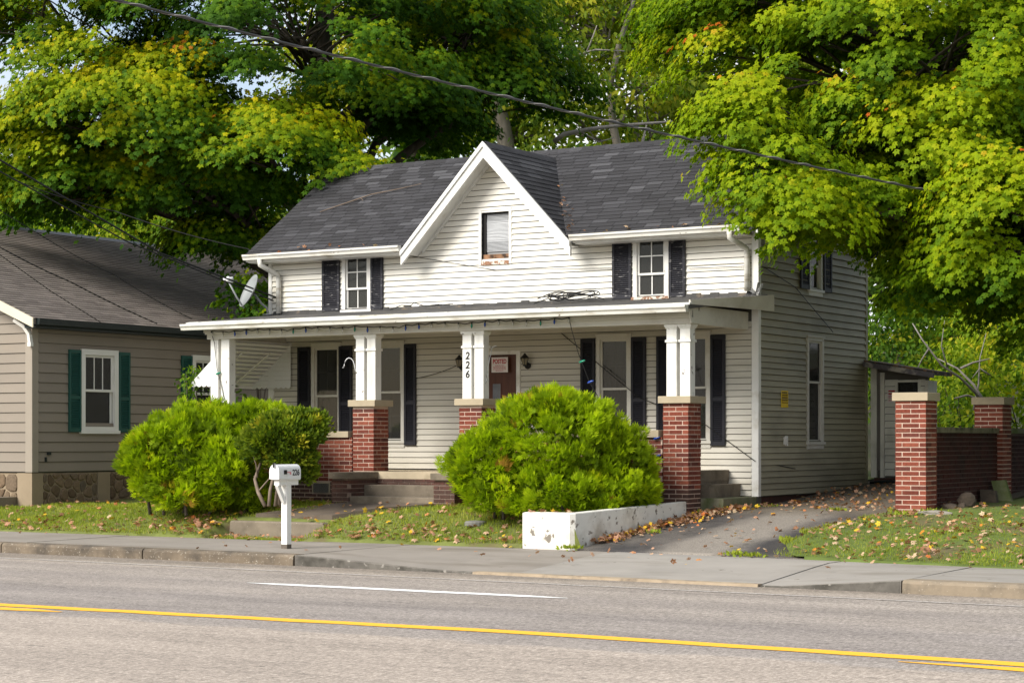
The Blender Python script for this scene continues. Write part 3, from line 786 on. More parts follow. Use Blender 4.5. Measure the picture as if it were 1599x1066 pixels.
# the 300 that show largest: the right-hand slopes this side of the big tree first, then along the left slope
def prio(t):
    c = t[3]; k = t[4]
    if k == 3: return 99
    if k == 1 and c.x < -14.6: return 0 + (-c.x - 14) * 0.1
    if k == 2: return 1
    if k == 0: return 2 + (-c.x - 18) * 0.1
    return 5
ALLTABS.sort(key=prio)
rest = MB()
for i, (lo, hi, tnt, c, k) in enumerate(ALLTABS):
    m_ = MB() if i < 300 else rest
    m_.ti = tnt; m_.hexa(lo, hi)
    if i < 300: build(m_, 'shingle', SHINGLE, roof)
build(rest, 'shingle', SHINGLE, roof, kind='stuff')
mb = MB()                                            # ridge caps
for k in range(42):
    xa = XRL + k * (XRR - XRL) / 42
    xb = xa + (XRR - XRL) / 42 + 0.01
    mb.ti = rnd.random()
    mb.hexa([(xa, RIDGE_Y - 0.12, RIDGE_Z - 0.075), (xa, RIDGE_Y, RIDGE_Z + 0.022), (xa, RIDGE_Y + 0.12, RIDGE_Z - 0.075)], [(xb, RIDGE_Y - 0.12, RIDGE_Z - 0.069), (xb, RIDGE_Y, RIDGE_Z + 0.014), (xb, RIDGE_Y + 0.12, RIDGE_Z - 0.069)])
build(mb, 'ridge_cap', SHINGLE, roof)
mb = MB()
for k in range(9):
    ya = EAVE_Y + k * (yb_peak - EAVE_Y) / 9; yb = ya + (yb_peak - EAVE_Y) / 9 + 0.01
    mb.ti = rnd.random()
    mb.hexa([(GX - 0.10, ya, GZ - 0.092), (GX, ya, GZ + 0.02), (GX + 0.10, ya, GZ - 0.092)], [(GX - 0.10, yb, GZ - 0.086), (GX, yb, GZ + 0.014), (GX + 0.10, yb, GZ - 0.086)])
build(mb, 'ridge_cap', SHINGLE, roof)
# gable rakes: outer board, inner moulding, soffit
for s in (-1, 1):
    mb = MB()
    xt, zt = GX + s * (GHW + 0.06), gable_z(GX + GHW + 0.06)
    y0, y1 = EAVE_Y - 0.055, EAVE_Y - 0.002
    w = 0.235
    # face board with plumb lower end
    mb.hexa([(GX, y0, GZ - 0.012), (xt, y0, zt - 0.012), (xt, y0, zt - w), (GX, y0, GZ - w * 1.15)][::s], [(GX, y1, GZ - 0.012), (xt, y1, zt - 0.012), (xt, y1, zt - w), (GX, y1, GZ - w * 1.15)][::s])
    y0b, y1b = EAVE_Y - 0.085, EAVE_Y - 0.057
    mb.hexa([(GX, y0b, GZ + 0.006), (xt, y0b, zt + 0.006), (xt, y0b, zt - 0.075), (GX, y0b, GZ - 0.08)][::s], [(GX, y1b, GZ + 0.006), (xt, y1b, zt + 0.006), (xt, y1b, zt - 0.075), (GX, y1b, GZ - 0.08)][::s])
    build(mb, 'rake_board', TRIM, house)
    mb = MB()                                        # soffit under the overhang
    xs_, zs_ = GX + s * (GHW - 0.02), gable_z(GX + GHW - 0.02)
    mb.hexa([(GX, EAVE_Y, GZ - 0.135), (xs_, EAVE_Y, zs_ - 0.135), (xs_, YW - 0.002, zs_ - 0.135), (GX, YW - 0.002, GZ - 0.135)][::-s], [(GX, EAVE_Y, GZ - 0.105), (xs_, EAVE_Y, zs_ - 0.105), (xs_, YW - 0.002, zs_ - 0.105), (GX, YW - 0.002, GZ - 0.105)][::-s])
    build(mb, 'soffit', TRIM, house)
    mb = MB()                                        # frieze strip against the siding
    xs_, zs_ = GX + s * (GHW - 0.12), gable_z(GX + GHW - 0.12)
    mb.hexa([(GX, YW - 0.045, GZ - 0.137), (xs_, YW - 0.045, zs_ - 0.137), (xs_, YW - 0.045, zs_ - 0.20), (GX, YW - 0.045, GZ - 0.21)][::s], [(GX, YW - 0.003, GZ - 0.137), (xs_, YW - 0.003, zs_ - 0.137), (xs_, YW - 0.003, zs_ - 0.20), (GX, YW - 0.003, GZ - 0.21)][::s])
    build(mb, 'frieze', TRIM, house)
# eave fascia + K gutters + soffits
def kgutter(xa, xb, y, z, parent, h=0.10, d=0.11):
    mb = MB()
    prof = [(y, z), (y - 0.008, z), (y - 0.008, z - h + 0.012), (y - d * 0.62, z - h + 0.012), (y - d * 0.70, z - h * 0.55), (y - d + 0.008, z - h * 0.30), (y - d + 0.008, z - 0.012), (y - d + 0.02, z - 0.012), (y - d + 0.02, z), (y - d, z), (y - d, z - h * 0.33), (y - d * 0.78, z - h * 0.58), (y - d * 0.68, z - h), (y, z - h)]
    a = [(xa, p[0], p[1]) for p in prof]; b = [(xb, p[0], p[1]) for p in prof]
    ia = [mb.vert(p) for p in a]; ib = [mb.vert(p) for p in b]
    for i in range(len(prof)):
        j = (i + 1) % len(prof); mb.face((ia[i], ib[i], ib[j], ia[j]))
    for x, off in ((xa, 0.004), (xb, -0.004)):
        mb.hexa([(x - 0.003, y, z), (x - 0.003, y - d, z), (x - 0.003, y - d * 0.68, z - h), (x - 0.003, y, z - h)], [(x + 0.003, y, z), (x + 0.003, y - d, z), (x + 0.003, y - d * 0.68, z - h), (x + 0.003, y, z - h)])
    return build(mb, 'gutter', GUTTER, parent)
for xa, xb in ((-23.40, GX - GHW - 0.07), (GX + GHW + 0.07, -13.37)):
    mb = MB(); mb.box(xa + 0.02, EAVE_Y - 0.02, EAVE_Z - 0.14, xb - 0.02, EAVE_Y - 0.002, EAVE_Z - 0.012)
    mb.box(xa + 0.05, EAVE_Y, EAVE_Z - 0.155, xb, YW - 0.03, EAVE_Z - 0.132)
    build(mb, 'fascia', TRIM, house)
    kgutter(xa, xb, EAVE_Y - 0.022, EAVE_Z - 0.01, house)
mb = MB(); mb.hexa([(XRR, EAVE_Y, EAVE_Z - 0.17), (XRR + 0.03, EAVE_Y, EAVE_Z - 0.17), (XRR + 0.03, RIDGE_Y, RIDGE_Z - 0.17), (XRR, RIDGE_Y, RIDGE_Z - 0.17)], [(XRR, EAVE_Y, EAVE_Z + 0.01), (XRR + 0.03, EAVE_Y, EAVE_Z + 0.01), (XRR + 0.03, RIDGE_Y, RIDGE_Z + 0.01), (XRR, RIDGE_Y, RIDGE_Z + 0.01)])
build(mb, 'rake_board', TRIM, house)
# downspouts with their offset elbows
for x, zb in ((-22.90, 4.02), (-13.44, 4.07)):
    mb = MB()
    pts = [(x - 0.12, EAVE_Y - 0.075, 4.99), (x - 0.12, EAVE_Y - 0.075, 4.90), (x - 0.06, EAVE_Y + 0.06, 4.83), (x, YW - 0.10, 4.74), (x, YW - 0.075, 4.64), (x, YW - 0.075, zb)]
    mb.tube(pts, 0.048, 8)
    build(mb, 'downspout', GUTTER, house, smooth=True)

# ---- windows, shutters, door
def shutter(x0, x1, z0, z1, y, mat, parent, axis='x'):
    mb = MB()
    def B(u0, u1, za, zb, o0, o1):
        if axis == 'x': mb.box(u0, y - o1, za, u1, y - o0, zb)
        else: mb.box(y + o0, u0, za, y + o1, u1, zb)
    st = 0.045
    B(x0, x0 + st, z0, z1, 0.0, 0.036); B(x1 - st, x1, z0, z1, 0.0, 0.036)
    zm = z0 + (z1 - z0) * 0.42
    rails = [(z0, z0 + 0.075), (z1 - 0.06, z1)] + ([(zm - 0.03, zm + 0.03)] if z1 - z0 > 1.2 else [])
    for a, b in rails: B(x0 + st, x1 - st, a, b, 0.001, 0.033)
    B(x0 + st, x1 - st, z0 + 0.07, z1 - 0.055, 0.002, 0.006)
    z = z0 + 0.085
    while z < z1 - 0.075:
        if not any(a - 0.02 < z < b for a, b in rails):
            if axis == 'x': mb.hexa([(x0 + st, y - 0.030, z), (x1 - st, y - 0.030, z), (x1 - st, y - 0.030, z + 0.006), (x0 + st, y - 0.030, z + 0.006)], [(x0 + st, y - 0.007, z + 0.022), (x1 - st, y - 0.007, z + 0.022), (x1 - st, y - 0.007, z + 0.028), (x0 + st, y - 0.007, z + 0.028)])
            else: mb.hexa([(y + 0.030, x0 + st, z), (y + 0.030, x1 - st, z), (y + 0.030, x1 - st, z + 0.006), (y + 0.030, x0 + st, z + 0.006)], [(y + 0.007, x0 + st, z + 0.022), (y + 0.007, x1 - st, z + 0.022), (y + 0.007, x1 - st, z + 0.028), (y + 0.007, x0 + st, z + 0.028)])
        z += 0.034
    return build(mb, 'shutter', mat, parent)

def window(op, parent, axis='x', plane=None, fm=FRAME, glass=GLASS, mid=0.5, cols=2, rows=(2, 2), muntm=None, casing=0.055, curtain=0.0, sillm=None, storm=True):
    x0, x1, z0, z1 = op
    plane = YW if plane is None else plane
    mb = MB()
    def B(m_, u0, u1, za, zb, o0, o1):       # o: outward offset from the wall plane (negative = inside)
        if axis == 'x': m_.box(u0, plane - o1, za, u1, plane - o0, zb)
        else: m_.box(plane + o0, u0, za, plane + o1, u1, zb)
    c = casing
    B(mb, x0 - c, x0 + 0.012, z0 - 0.02, z1 + c, -0.02, 0.034); B(mb, x1 - 0.012, x1 + c, z0 - 0.02, z1 + c, -0.02, 0.034)
    B(mb, x0 - c - 0.015, x1 + c + 0.015, z1 + c, z1 + c + 0.025, -0.02, 0.05)
    B(mb, x0 + 0.012, x1 - 0.012, z1 - 0.012, z1 + c, -0.02, 0.032)
    w = build(mb, 'window', fm, parent)
    mb = MB(); B(mb, x0 - c - 0.02, x1 + c + 0.02, z0 - 0.065, z0 - 0.0205, -0.02, 0.06); B(mb, x0 - c, x1 + c, z0 - 0.14, z0 - 0.066, 0.0, 0.03)
    build(mb, 'sill', sillm or fm, w)
    zm = z0 + (z1 - z0) * mid
    mb = MB(); s = 0.036
    for a, b, o in ((zm - 0.015, z1 - 0.013, 0.004), (z0 - 0.018, zm + 0.02, -0.016)):
        B(mb, x0 + 0.013, x0 + 0.013 + s, a, b, o - 0.019, o); B(mb, x1 - 0.013 - s, x1 - 0.013, a, b, o - 0.019, o)
        B(mb, x0 + 0.0125 + s, x1 - 0.0125 - s, b - s, b, o - 0.0185, o - 0.0005); B(mb, x0 + 0.0125 + s, x1 - 0.0125 - s, a, a + s, o - 0.0185, o - 0.0005)
    build(mb, 'sash', fm, w)
    for i, (a, b, o) in enumerate(((zm + 0.02, z1 - 0.05, -0.012), (z0 + 0.017, zm - 0.016, -0.034))):
        mb = MB(); B(mb, x0 + 0.05, x1 - 0.05, a, b, o - 0.004, o); build(mb, 'pane', glass, w)
        rws = rows[1 - i] if False else rows[i]
        mu = MB(); mw = 0.009
        for k in range(1, cols):
            u = x0 + 0.05 + (x1 - x0 - 0.1) * k / cols; B(mu, u - mw, u + mw, a, b, o + 0.0005, o + 0.012) if muntm is TRIM else B(mu, u - mw, u + mw, a, b, o - 0.03, o - 0.006)
        for k in range(1, rws):
            z = a + (b - a) * k / rws; B(mu, x0 + 0.05, x1 - 0.05, z - mw, z + mw, o + 0.001, o + 0.0115) if muntm is TRIM else B(mu, x0 + 0.05, x1 - 0.05, z - mw, z + mw, o - 0.029, o - 0.007)
        if mu.v: build(mu, 'muntin', muntm or FRAME, w)
    if curtain:
        mb = MB(); n = 26
        top = z0 + (z1 - z0) * curtain
        prev = None
        for k in range(n + 1):
            u = x0 + (x1 - x0) * k / n; o = -0.12 + 0.012 * math.sin(k * 1.9)
            p = (u, plane - o) if axis == 'x' else (plane + o, u)
            a, b = mb.vert((p[0], p[1], z0)), mb.vert((p[0], p[1], top))
            if prev: mb.face((prev[0], a, b, prev[1]))
            prev = (a, b)
        build(mb, 'curtain', CURTAIN, w)
    return w
for k, op in enumerate(W_LOW):
    window(op, house, mid=0.5 if k else 0.47, curtain=(0.0, 0.0, 0.72, 0.72)[k])
SY = YW - 0.021
for a, b in ((-22.485, -22.20), (-21.545, -21.255), (-21.07, -20.81), (-20.11, -19.865), (-16.515, -16.245), (-15.555, -15.285), (-15.085, -14.815), (-14.105, -13.845)):
    shutter(a, b, 1.60, 3.385, SY, SHUTTER, house)
for k, op in enumerate(W_UP):
    window(op, house, fm=PEEL, mid=0.36, cols=2, rows=(2, 1), muntm=TRIM, sillm=BAREWOOD if k else PEEL, casing=0.06)
for a, b in ((-21.925, -21.535), (-20.84, -20.575), (-15.91, -15.555), (-14.855, -14.56)):
    shutter(a, b, 4.03, 5.085, SY, SHUTTER_WORN, house)
# gable window: dark recess, sagging blind slats, bare wood below
x0, x1, z0, z1 = W_GAB
mb = MB()
mb.box(x0 - 0.055, YW - 0.03, z0 - 0.08, x0, YW + 0.10, z1 + 0.03); mb.box(x1, YW - 0.03, z0 - 0.08, x1 + 0.05, YW + 0.10, z1 + 0.03)
mb.box(x0, YW - 0.03, z1, x1, YW + 0.10, z1 + 0.03)
w = build(mb, 'window', TRIM, house)
mb = MB(); mb.box(x0 + 0.001, YW + 0.03, z0 - 0.001, x0 + 0.06, YW + 0.09, z1 - 0.001); mb.box(x0 + 0.06, YW + 0.03, z1 - 0.06, x1 - 0.001, YW + 0.09, z1 - 0.001); build(mb, 'sash', DARK, w)
mb = MB(); mb.box(x0, YW - 0.035, z0 - 0.085, x1, YW + 0.10, z0 - 0.02); build(mb, 'sill', BAREWOOD, w)
mb = MB(); mb.box(x0 + 0.002, YW + 0.02, z0 - 0.019, x1 - 0.002, YW + 0.05, z0 + 0.10); build(mb, 'board', surf('brown_board', (0.24, 0.13, 0.07), 0.8, 0.3, 6, dirt=(0.05, 0.03, 0.02), dirt_amt=(0.5, 0.6), dirt_scale=8, bstr=0.2), w)
nsl = 30
for k in range(nsl):
    mb = MB()
    z = z1 - 0.065 - k * (z1 - z0 - 0.20) / nsl
    sag = 0.035 * math.exp(-((k - 12) / 5.0) ** 2)
    tl = 0.013 if 5 < k < 22 else 0.008
    n = 6
    prev = None
    for i in range(n + 1):
        u = x0 + 0.065 + (x1 - x0 - 0.07) * i / n
        zz = z + sag * (1 - i / n) - (0.012 * math.sin(math.pi * i / n) if 6 < k < 20 else 0)
        q = [mb.vert((u, YW + 0.045, zz - tl)), mb.vert((u, YW + 0.062, zz + tl)), mb.vert((u, YW + 0.0635, zz + tl)), mb.vert((u, YW + 0.0465, zz - tl))]
        if prev: [mb.face((prev[a], q[a], q[(a + 1) % 4], prev[(a + 1) % 4])) for a in range(4)]
        prev = q
    build(mb, 'slat', BLIND, w)
mb = MB(); mb.box(x0 + 0.06, YW + 0.07, z0, x1 - 0.003, YW + 0.074, z1 - 0.06); build(mb, 'pane', surf('blind_shadow', (0.30, 0.30, 0.30), 0.8, 0.1, 3, bstr=0), w)

# side windows
window(W_SIDE[0], house, axis='y', plane=XR, fm=FRAME, cols=1, rows=(1, 1), casing=0.05, mid=0.58)
window(W_SIDE[1], house, axis='y', plane=XR, fm=TRIM, cols=1, rows=(2, 1), casing=0.06, mid=0.4)
shutter(30.83, 31.19, 4.22, 5.25, XR + 0.021, SHUTTER, house, 'y'); shutter(31.82, 32.16, 4.22, 5.25, XR + 0.021, SHUTTER, house, 'y')

# front door: reddish slab with three stepped lights in a white frame
x0, x1, z0, z1 = DOOR
mb = MB(); mb.box(x0 - 0.075, YW - 0.035, z0, x0 - 0.001, YW + 0.12, z1 + 0.06); mb.box(x1 + 0.001, YW - 0.035, z0, x1 + 0.075, YW + 0.12, z1 + 0.06); mb.box(x0 - 0.0005, YW - 0.033, z1 + 0.001, x1 + 0.0005, YW + 0.12, z1 + 0.06)
build(mb, 'door_frame', TRIM, house)
mb = MB(); mb.box(x0, YW + 0.03, z0, x1, YW + 0.075, z1)
door = build(mb, 'door', DOORM, house)
for a, b, za, zb in ((0.10, 0.26, 2.32, 2.83), (0.36, 0.52, 2.16, 2.66), (0.64, 0.80, 1.98, 2.44)):
    mb = MB()
    xa, xb = x0 + a + 0.0, x0 + b
    for q in ((xa - 0.02, za - 0.02, xb + 0.02, za), (xa - 0.02, zb, xb + 0.02, zb + 0.02), (xa - 0.02, za, xa, zb), (xb, za, xb + 0.02, zb)): mb.box(q[0], YW + 0.022, q[1], q[2], YW + 0.0305, q[3])
    pf = build(mb, 'light_frame', DOORM, door)
    mb = MB(); mb.box(xa, YW + 0.026, za, xb, YW + 0.0295, zb); build(mb, 'pane', surf('door_pane', (0.14, 0.15, 0.17), 0.12, 0.3, 2, bstr=0, spec=0.6), door)
mb = MB(); mb.ellip((x0 + 0.07, YW + 0.0, 2.12), (0.03, 0.03, 0.03)); build(mb, 'knob', METALDK, door, smooth=True)

# ------------------------------------------------------------------ porch
FLOOR_Z, YP = 1.17, 27.2
CO = 0.0698                                            # brick course
BRICKS = []                                            # (priority, x0,y0,z0,x1,y1,z1, parent, material)
def jit(a): return rnd.uniform(-a, a)
def brick_face_x(x0, x1, z0, z1, y, parent, mat, pr, depth=0.09, phase=0, BL=0.203, MJ=0.0145, proud=0.0):
    """running bond on a wall that faces -y"""
    r = 0
    z = z0
    while z < z1 - 0.02:
        zt = min(z + CO - MJ, z1)
        x = x0 - (0.5 * (BL + MJ) if (r + phase) % 2 else 0)
        while x < x1 - 0.01:
            a, b = max(x, x0), min(x + BL, x1)
            if b - a > 0.025:
                j = jit(0.003)
                BRICKS.append((pr, (a, y - proud + j, z, b, y + depth, zt), parent, mat))
            x += BL + MJ
        z += CO; r += 1
def brick_face_y(y0, y1, z0, z1, x, parent, mat, pr, depth=0.09, phase=0, BL=0.203, MJ=0.0145):
    """running bond on a wall that faces +x"""
    r = 0; z = z0
    while z < z1 - 0.02:
        zt = min(z + CO - MJ, z1)
        y = y0 - (0.5 * (BL + MJ) if (r + phase) % 2 else 0)
        while y < y1 - 0.01:
            a, b = max(y, y0), min(y + BL, y1)
            if b - a > 0.025: BRICKS.append((pr, (x - depth, a, z, x + jit(0.003), b, zt), parent, mat))
            y += BL + MJ
        z += CO; r += 1
def brick_pier(cx, cy, w, z0, z1, parent, mat, pr, low=None, mlow=None):
    """ring of bricks round a square pier, bond turned every course (two stretchers / header + stretcher + header)"""
    h = w / 2; b = 0.095; g = 0.0145
    z = z0; r = 0
    while z < z1 - 0.02:
        zt = min(z + CO - g, z1); m = mlow if (low and z < low) else mat
        L = (w - g) / 2
        def add(x0, y0, x1, y1, p):
            j = jit(0.0025)
            BRICKS.append((pr + p, (cx + x0 + j, cy + y0 + j, z, cx + x1 + j, cy + y1 + j, zt), parent, m))
        if r % 2 == 0:
            for s, p in ((-1, 0), (1, 9)):
                ya, yb = (-h, -h + b) if s < 0 else (h - b, h)
                add(-h, ya, -h + L, yb, p); add(h - L, ya, h, yb, p)
            Ly = (w - 2 * b - 2 * g)
            add(h - b, -h + b + g, h, h - b - g, 0.5); add(-h, -h + b + g, -h + b, h - b - g, 9)
        else:
            for s, p in ((1, 0.0), (-1, 0.6)):
                xa, xb = (h - b, h) if s > 0 else (-h, -h + b)
                add(xa, -h, xb, -h + L, p); add(xa, h - L, xb, h, p + 2)
            add(-h + b + g, -h, h - b - g, -h + b, 0); add(-h + b + g, h - b, h - b - g, h, 9)
        z += CO; r += 1
def flush_bricks(limit=300):
    BRICKS.sort(key=lambda b: b[0])
    rest = {}
    for i, (pr, q, par, mat) in enumerate(BRICKS):
        x0, y0, z0, x1, y1, z1 = q
        if i < limit:
            mb = MB(); mb.ti = rnd.random(); mb.box(*q); build(mb, 'brick', mat, par)
        else:
            mb, _ = rest.setdefault((par.name, mat.name), (MB(), (par, mat)))
            mb.ti = rnd.random(); mb.box(*q)
    for mb, (par, mat) in rest.values(): build(mb, 'brick', mat, par, kind='stuff')
    BRICKS.clear()

def cap(x0, y0, x1, y1, z0, z1, parent, mat=None, name='cap'):
    mb = MB(); c = 0.006
    mb.hexa([(x0, y0, z0), (x1, y0, z0), (x1, y1, z0), (x0, y1, z0)], [(x0, y0, z1 - c), (x1, y0, z1 - c), (x1, y1, z1 - c), (x0, y1, z1 - c)])
    mb.hexa([(x0, y0, z1 - c), (x1, y0, z1 - c), (x1, y1, z1 - c), (x0, y1, z1 - c)], [(x0 + c, y0 + c, z1), (x1 - c, y0 + c, z1), (x1 - c, y1 - c, z1), (x0 + c, y1 - c, z1)])
    return build(mb, name, mat or CAPM, parent)

PIERS = [-19.597, -17.46, -13.745]
for k, x in enumerate(PIERS):
    mb = MB(); h = 0.2095
    mb.box(x - h, YP + 0.006, 0.55, x + h, YP + 0.425, 2.255)
    pier = build(mb, 'brick_pier', MORTAR, house)
    brick_pier(x, YP + 0.2155, 0.431, 0.60 if k == 2 else 0.62, 2.245, pier, BRICK, (1, 2, 0)[k], low=0.93, mlow=BRICK_DARK)
    cap(x - 0.275, YP - 0.055, x + 0.275, YP + 0.486, 2.256, 2.362, pier)
# paired posts with neck bands and capitals
def post(xa, xb, y0, y1, z0, z1, mat=PEEL, mould=True):
    mb = MB(); mb.box(xa, y0, z0, xb, y1, z1)
    o = build(mb, 'porch_post', mat, house)
    if mould:
        mb = MB()
        mb.box(xa - 0.018, y0 - 0.018, 3.185, xb + 0.018, y1 + 0.018, 3.222)
        build(mb, 'neck_band', mat, o); mb = MB()
        mb.hexa([(xa - 0.004, y0 - 0.004, z1 - 0.075), (xb + 0.004, y0 - 0.004, z1 - 0.075), (xb + 0.004, y1 + 0.004, z1 - 0.075), (xa - 0.004, y1 + 0.004, z1 - 0.075)],
                [(xa - 0.03, y0 - 0.03, z1 - 0.03), (xb + 0.03, y0 - 0.03, z1 - 0.03), (xb + 0.03, y1 + 0.03, z1 - 0.03), (xa - 0.03, y1 + 0.03, z1 - 0.03)])
        mb.box(xa - 0.03, y0 - 0.03, z1 - 0.03, xb + 0.03, y1 + 0.03, z1 - 0.001)
        build(mb, 'capital', mat, o)
    return o
BEAM_Z = 3.462
posts226 = None
for k, x in enumerate(PIERS):
    for j, (a, b) in enumerate(((-0.165, 0.005), (0.065, 0.235))):
        p = post(x + a - 0.005, x + b - 0.005, YP + 0.03, YP + 0.20, 2.363, BEAM_Z)
        if k == 1 and j == 0: posts226 = p
post(-22.90, -22.73, YP + 0.0, YP + 0.17, 0.65, BEAM_Z, PEEL, False)
post(-22.66, -22.48, YP + 0.0, YP + 0.17, 0.65, BEAM_Z, PEEL, False)
mb = MB(); mb.box(-22.73, YP + 0.05, 0.65, -22.66, YP + 0.13, BEAM_Z); build(mb, 'post_filler', BEAM, house)
# house number on the middle left post, read downwards
def text_mesh(s, size, name, mat, parent, loc, rot, extrude=0.002, align='CENTER', shear=0.0, bold=0.0, sx=1.0):
    cu = bpy.data.curves.new('lettering', 'FONT'); cu.body = s; cu.size = size; cu.extrude = extrude; cu.align_x = align; cu.align_y = 'CENTER'; cu.shear = shear; cu.offset = bold
    tmp = bpy.data.objects.new('lettering', cu); col.objects.link(tmp)
    dg = bpy.context.evaluated_depsgraph_get()
    me = bpy.data.meshes.new_from_object(tmp.evaluated_get(dg))
    bpy.data.objects.remove(tmp); bpy.data.curves.remove(cu)
    me.transform(Matrix.Diagonal((sx, 1, 1, 1))); me.transform(Matrix.Rotation(rot[2], 4, 'Z') @ Matrix.Rotation(rot[0], 4, 'X'))
    me.materials.clear(); me.materials.append(mat); me.name = name
    o = bpy.data.objects.new(name, me)
    pw = WORLD[parent.name] if parent is not None else (0, 0, 0)
    return put(o, parent, loc)
for d, z in (('2', 3.055), ('2', 2.905), ('6', 2.755)):
    text_mesh(d, 0.165, 'digit', INK, posts226, (PIERS[1] - 0.074, YP + 0.0265, z), (R(90), 0, 0), 0.003, shear=0.12, bold=0.003)
# beam, frieze, ceiling, roof
XBR = -13.44
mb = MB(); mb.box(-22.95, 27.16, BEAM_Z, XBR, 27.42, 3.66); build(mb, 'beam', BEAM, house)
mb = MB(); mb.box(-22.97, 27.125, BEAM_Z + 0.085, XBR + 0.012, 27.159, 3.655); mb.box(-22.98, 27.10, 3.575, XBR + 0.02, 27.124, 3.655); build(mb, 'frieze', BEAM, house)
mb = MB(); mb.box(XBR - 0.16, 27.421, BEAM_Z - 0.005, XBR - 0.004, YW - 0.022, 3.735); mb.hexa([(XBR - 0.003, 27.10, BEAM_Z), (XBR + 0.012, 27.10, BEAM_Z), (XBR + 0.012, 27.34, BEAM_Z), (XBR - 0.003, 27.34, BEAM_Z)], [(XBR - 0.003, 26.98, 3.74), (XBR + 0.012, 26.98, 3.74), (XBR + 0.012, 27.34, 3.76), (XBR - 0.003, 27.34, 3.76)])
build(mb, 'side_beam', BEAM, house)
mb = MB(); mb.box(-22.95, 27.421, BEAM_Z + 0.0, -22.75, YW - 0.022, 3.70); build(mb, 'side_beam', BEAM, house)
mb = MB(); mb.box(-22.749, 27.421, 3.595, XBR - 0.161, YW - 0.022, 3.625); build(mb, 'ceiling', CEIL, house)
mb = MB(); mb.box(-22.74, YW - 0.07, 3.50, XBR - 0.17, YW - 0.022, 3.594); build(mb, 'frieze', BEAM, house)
mb = MB()
mb.hexa([(-23.22, 26.93, 3.665), (-13.38, 26.93, 3.665), (-13.12, YW, 3.93), (-23.22, YW, 3.93)], [(-23.22, 26.93, 3.745), (-13.38, 26.93, 3.745), (-13.12, YW, 4.005), (-23.22, YW, 4.005)])
proof = build(mb, 'porch_roof', ROOFING, house)
mb = MB()                                            # metal drip edge and ragged upturned felt at the wall
for k in range(34):
    xa = -23.22 + k * 0.29
    mb.hexa([(xa, 26.905, 3.725 + jit(.004)), (xa + 0.287, 26.905, 3.725), (xa + 0.287, 27.0, 3.742), (xa, 27.0, 3.742)], [(xa, 26.905, 3.752 + jit(.006)), (xa + 0.287, 26.905, 3.752 + jit(.006)), (xa + 0.287, 27.0, 3.768), (xa, 27.0, 3.768)])
build(mb, 'drip_edge', GUTTER, proof)
mb = MB()
for k in range(60):
    xa = XL + 0.1 + k * 0.1625
    h = 0.03 + rnd.random() * 0.03
    mb.hexa([(xa, YW - 0.05, 3.99), (xa + 0.16, YW - 0.05, 3.99), (xa + 0.16, YW - 0.022, 3.99), (xa, YW - 0.022, 3.99)], [(xa, YW - 0.036, 4.01 + h), (xa + 0.16, YW - 0.036, 4.01 + h * rnd.uniform(.7, 1.2)), (xa + 0.16, YW - 0.022, 4.02 + h), (xa, YW - 0.022, 4.02 + h)])
build(mb, 'flashing', ROOFING, proof)
mb = MB()                                            # tapered end board under the roof edge
mb.hexa([(-13.40, 26.96, 3.735), (-13.375, 26.96, 3.735), (-13.03, YW + 0.06, 3.745), (-13.06, YW + 0.06, 3.745)], [(-13.40, 26.96, 3.80), (-13.375, 26.96, 3.80), (-13.03, YW + 0.06, 4.0), (-13.06, YW + 0.06, 4.0)])
build(mb, 'rake_board', BEAM, house)
mb = MB()                                            # torn flashing at the corner
for k in range(7):
    p = Vector((XR + 0.03 + jit(0.06), YW - 0.06 + jit(0.05), 4.02)); q = p + Vector((jit(0.1), jit(0.05), rnd.uniform(0.03, 0.2)))
    mb.bar(p, q, 0.05, 0.006)
build(mb, 'torn_flashing', surf('torn_metal', (0.3, 0.3, 0.3), 0.4, 0.3, 10, bstr=0.2, metal=0.5), house)
pg = kgutter(-23.275, -13.396, 26.925, 3.722, house, h=0.105, d=0.12)
mb = MB()
for x in (-23.0, -22.55, -21.9, -20.6): mb.bar((x, 26.92, 3.726), (x - 0.03, 26.81, 3.722), 0.02, 0.004)
build(mb, 'hanger_strap', GUTTER, pg)
# floor slab, base, low walls
mb = MB(); mb.box(-22.95, YP + 0.11, 1.04, XBR - 0.42, YW - 0.025, FLOOR_Z - 0.005); build(mb, 'porch_floor', SLABM, house)
mb = MB(); mb.box(-19.36, YP - 0.03, 1.048, -17.69, YP + 0.109, FLOOR_Z); build(mb, 'floor_edge', SLABM, house)
mb = MB(); mb.box(-22.45, YP + 0.006, 0.45, -19.83, YP + 0.20, 1.735)
lw = build(mb, 'low_wall', MORTAR, house)
brick_face_x(-20.85, -19.83, 1.0, 1.735, YP, lw, BRICK, 1.4, phase=1)
brick_face_x(-22.45, -20.853, 1.0, 1.735, YP, lw, BRICK, 9, phase=0)
brick_face_x(-22.45, -20.67, 0.52, 0.985, YP, lw, BRICK_DARK, 9); brick_face_x(-20.28, -19.83, 0.52, 0.985, YP, lw, BRICK_DARK, 3)
brick_face_x(-20.668, -20.282, 0.52, 0.775, YP, lw, BRICK_DARK, 3)
cap(-22.45, YP - 0.05, -19.875, YP + 0.25, 1.737, 1.838, lw)
mb = MB(); mb.box(-20.665, YP - 0.006, 0.79, -20.285, YP + 0.009, 0.795); mb.box(-20.665, YP - 0.006, 0.955, -20.285, YP + 0.009, 0.978); mb.box(-20.665, YP - 0.006, 0.7951, -20.640, YP + 0.009, 0.9549); mb.box(-20.31, YP - 0.006, 0.7951, -20.285, YP + 0.009, 0.9549)
vent = build(mb, 'vent', CAPM, lw)
mb = MB()
for k in range(1, 17): x = -20.64 + k * 0.33 / 17; mb.box(x - 0.003, YP + 0.001, 0.7955, x + 0.003, YP + 0.005, 0.9545)
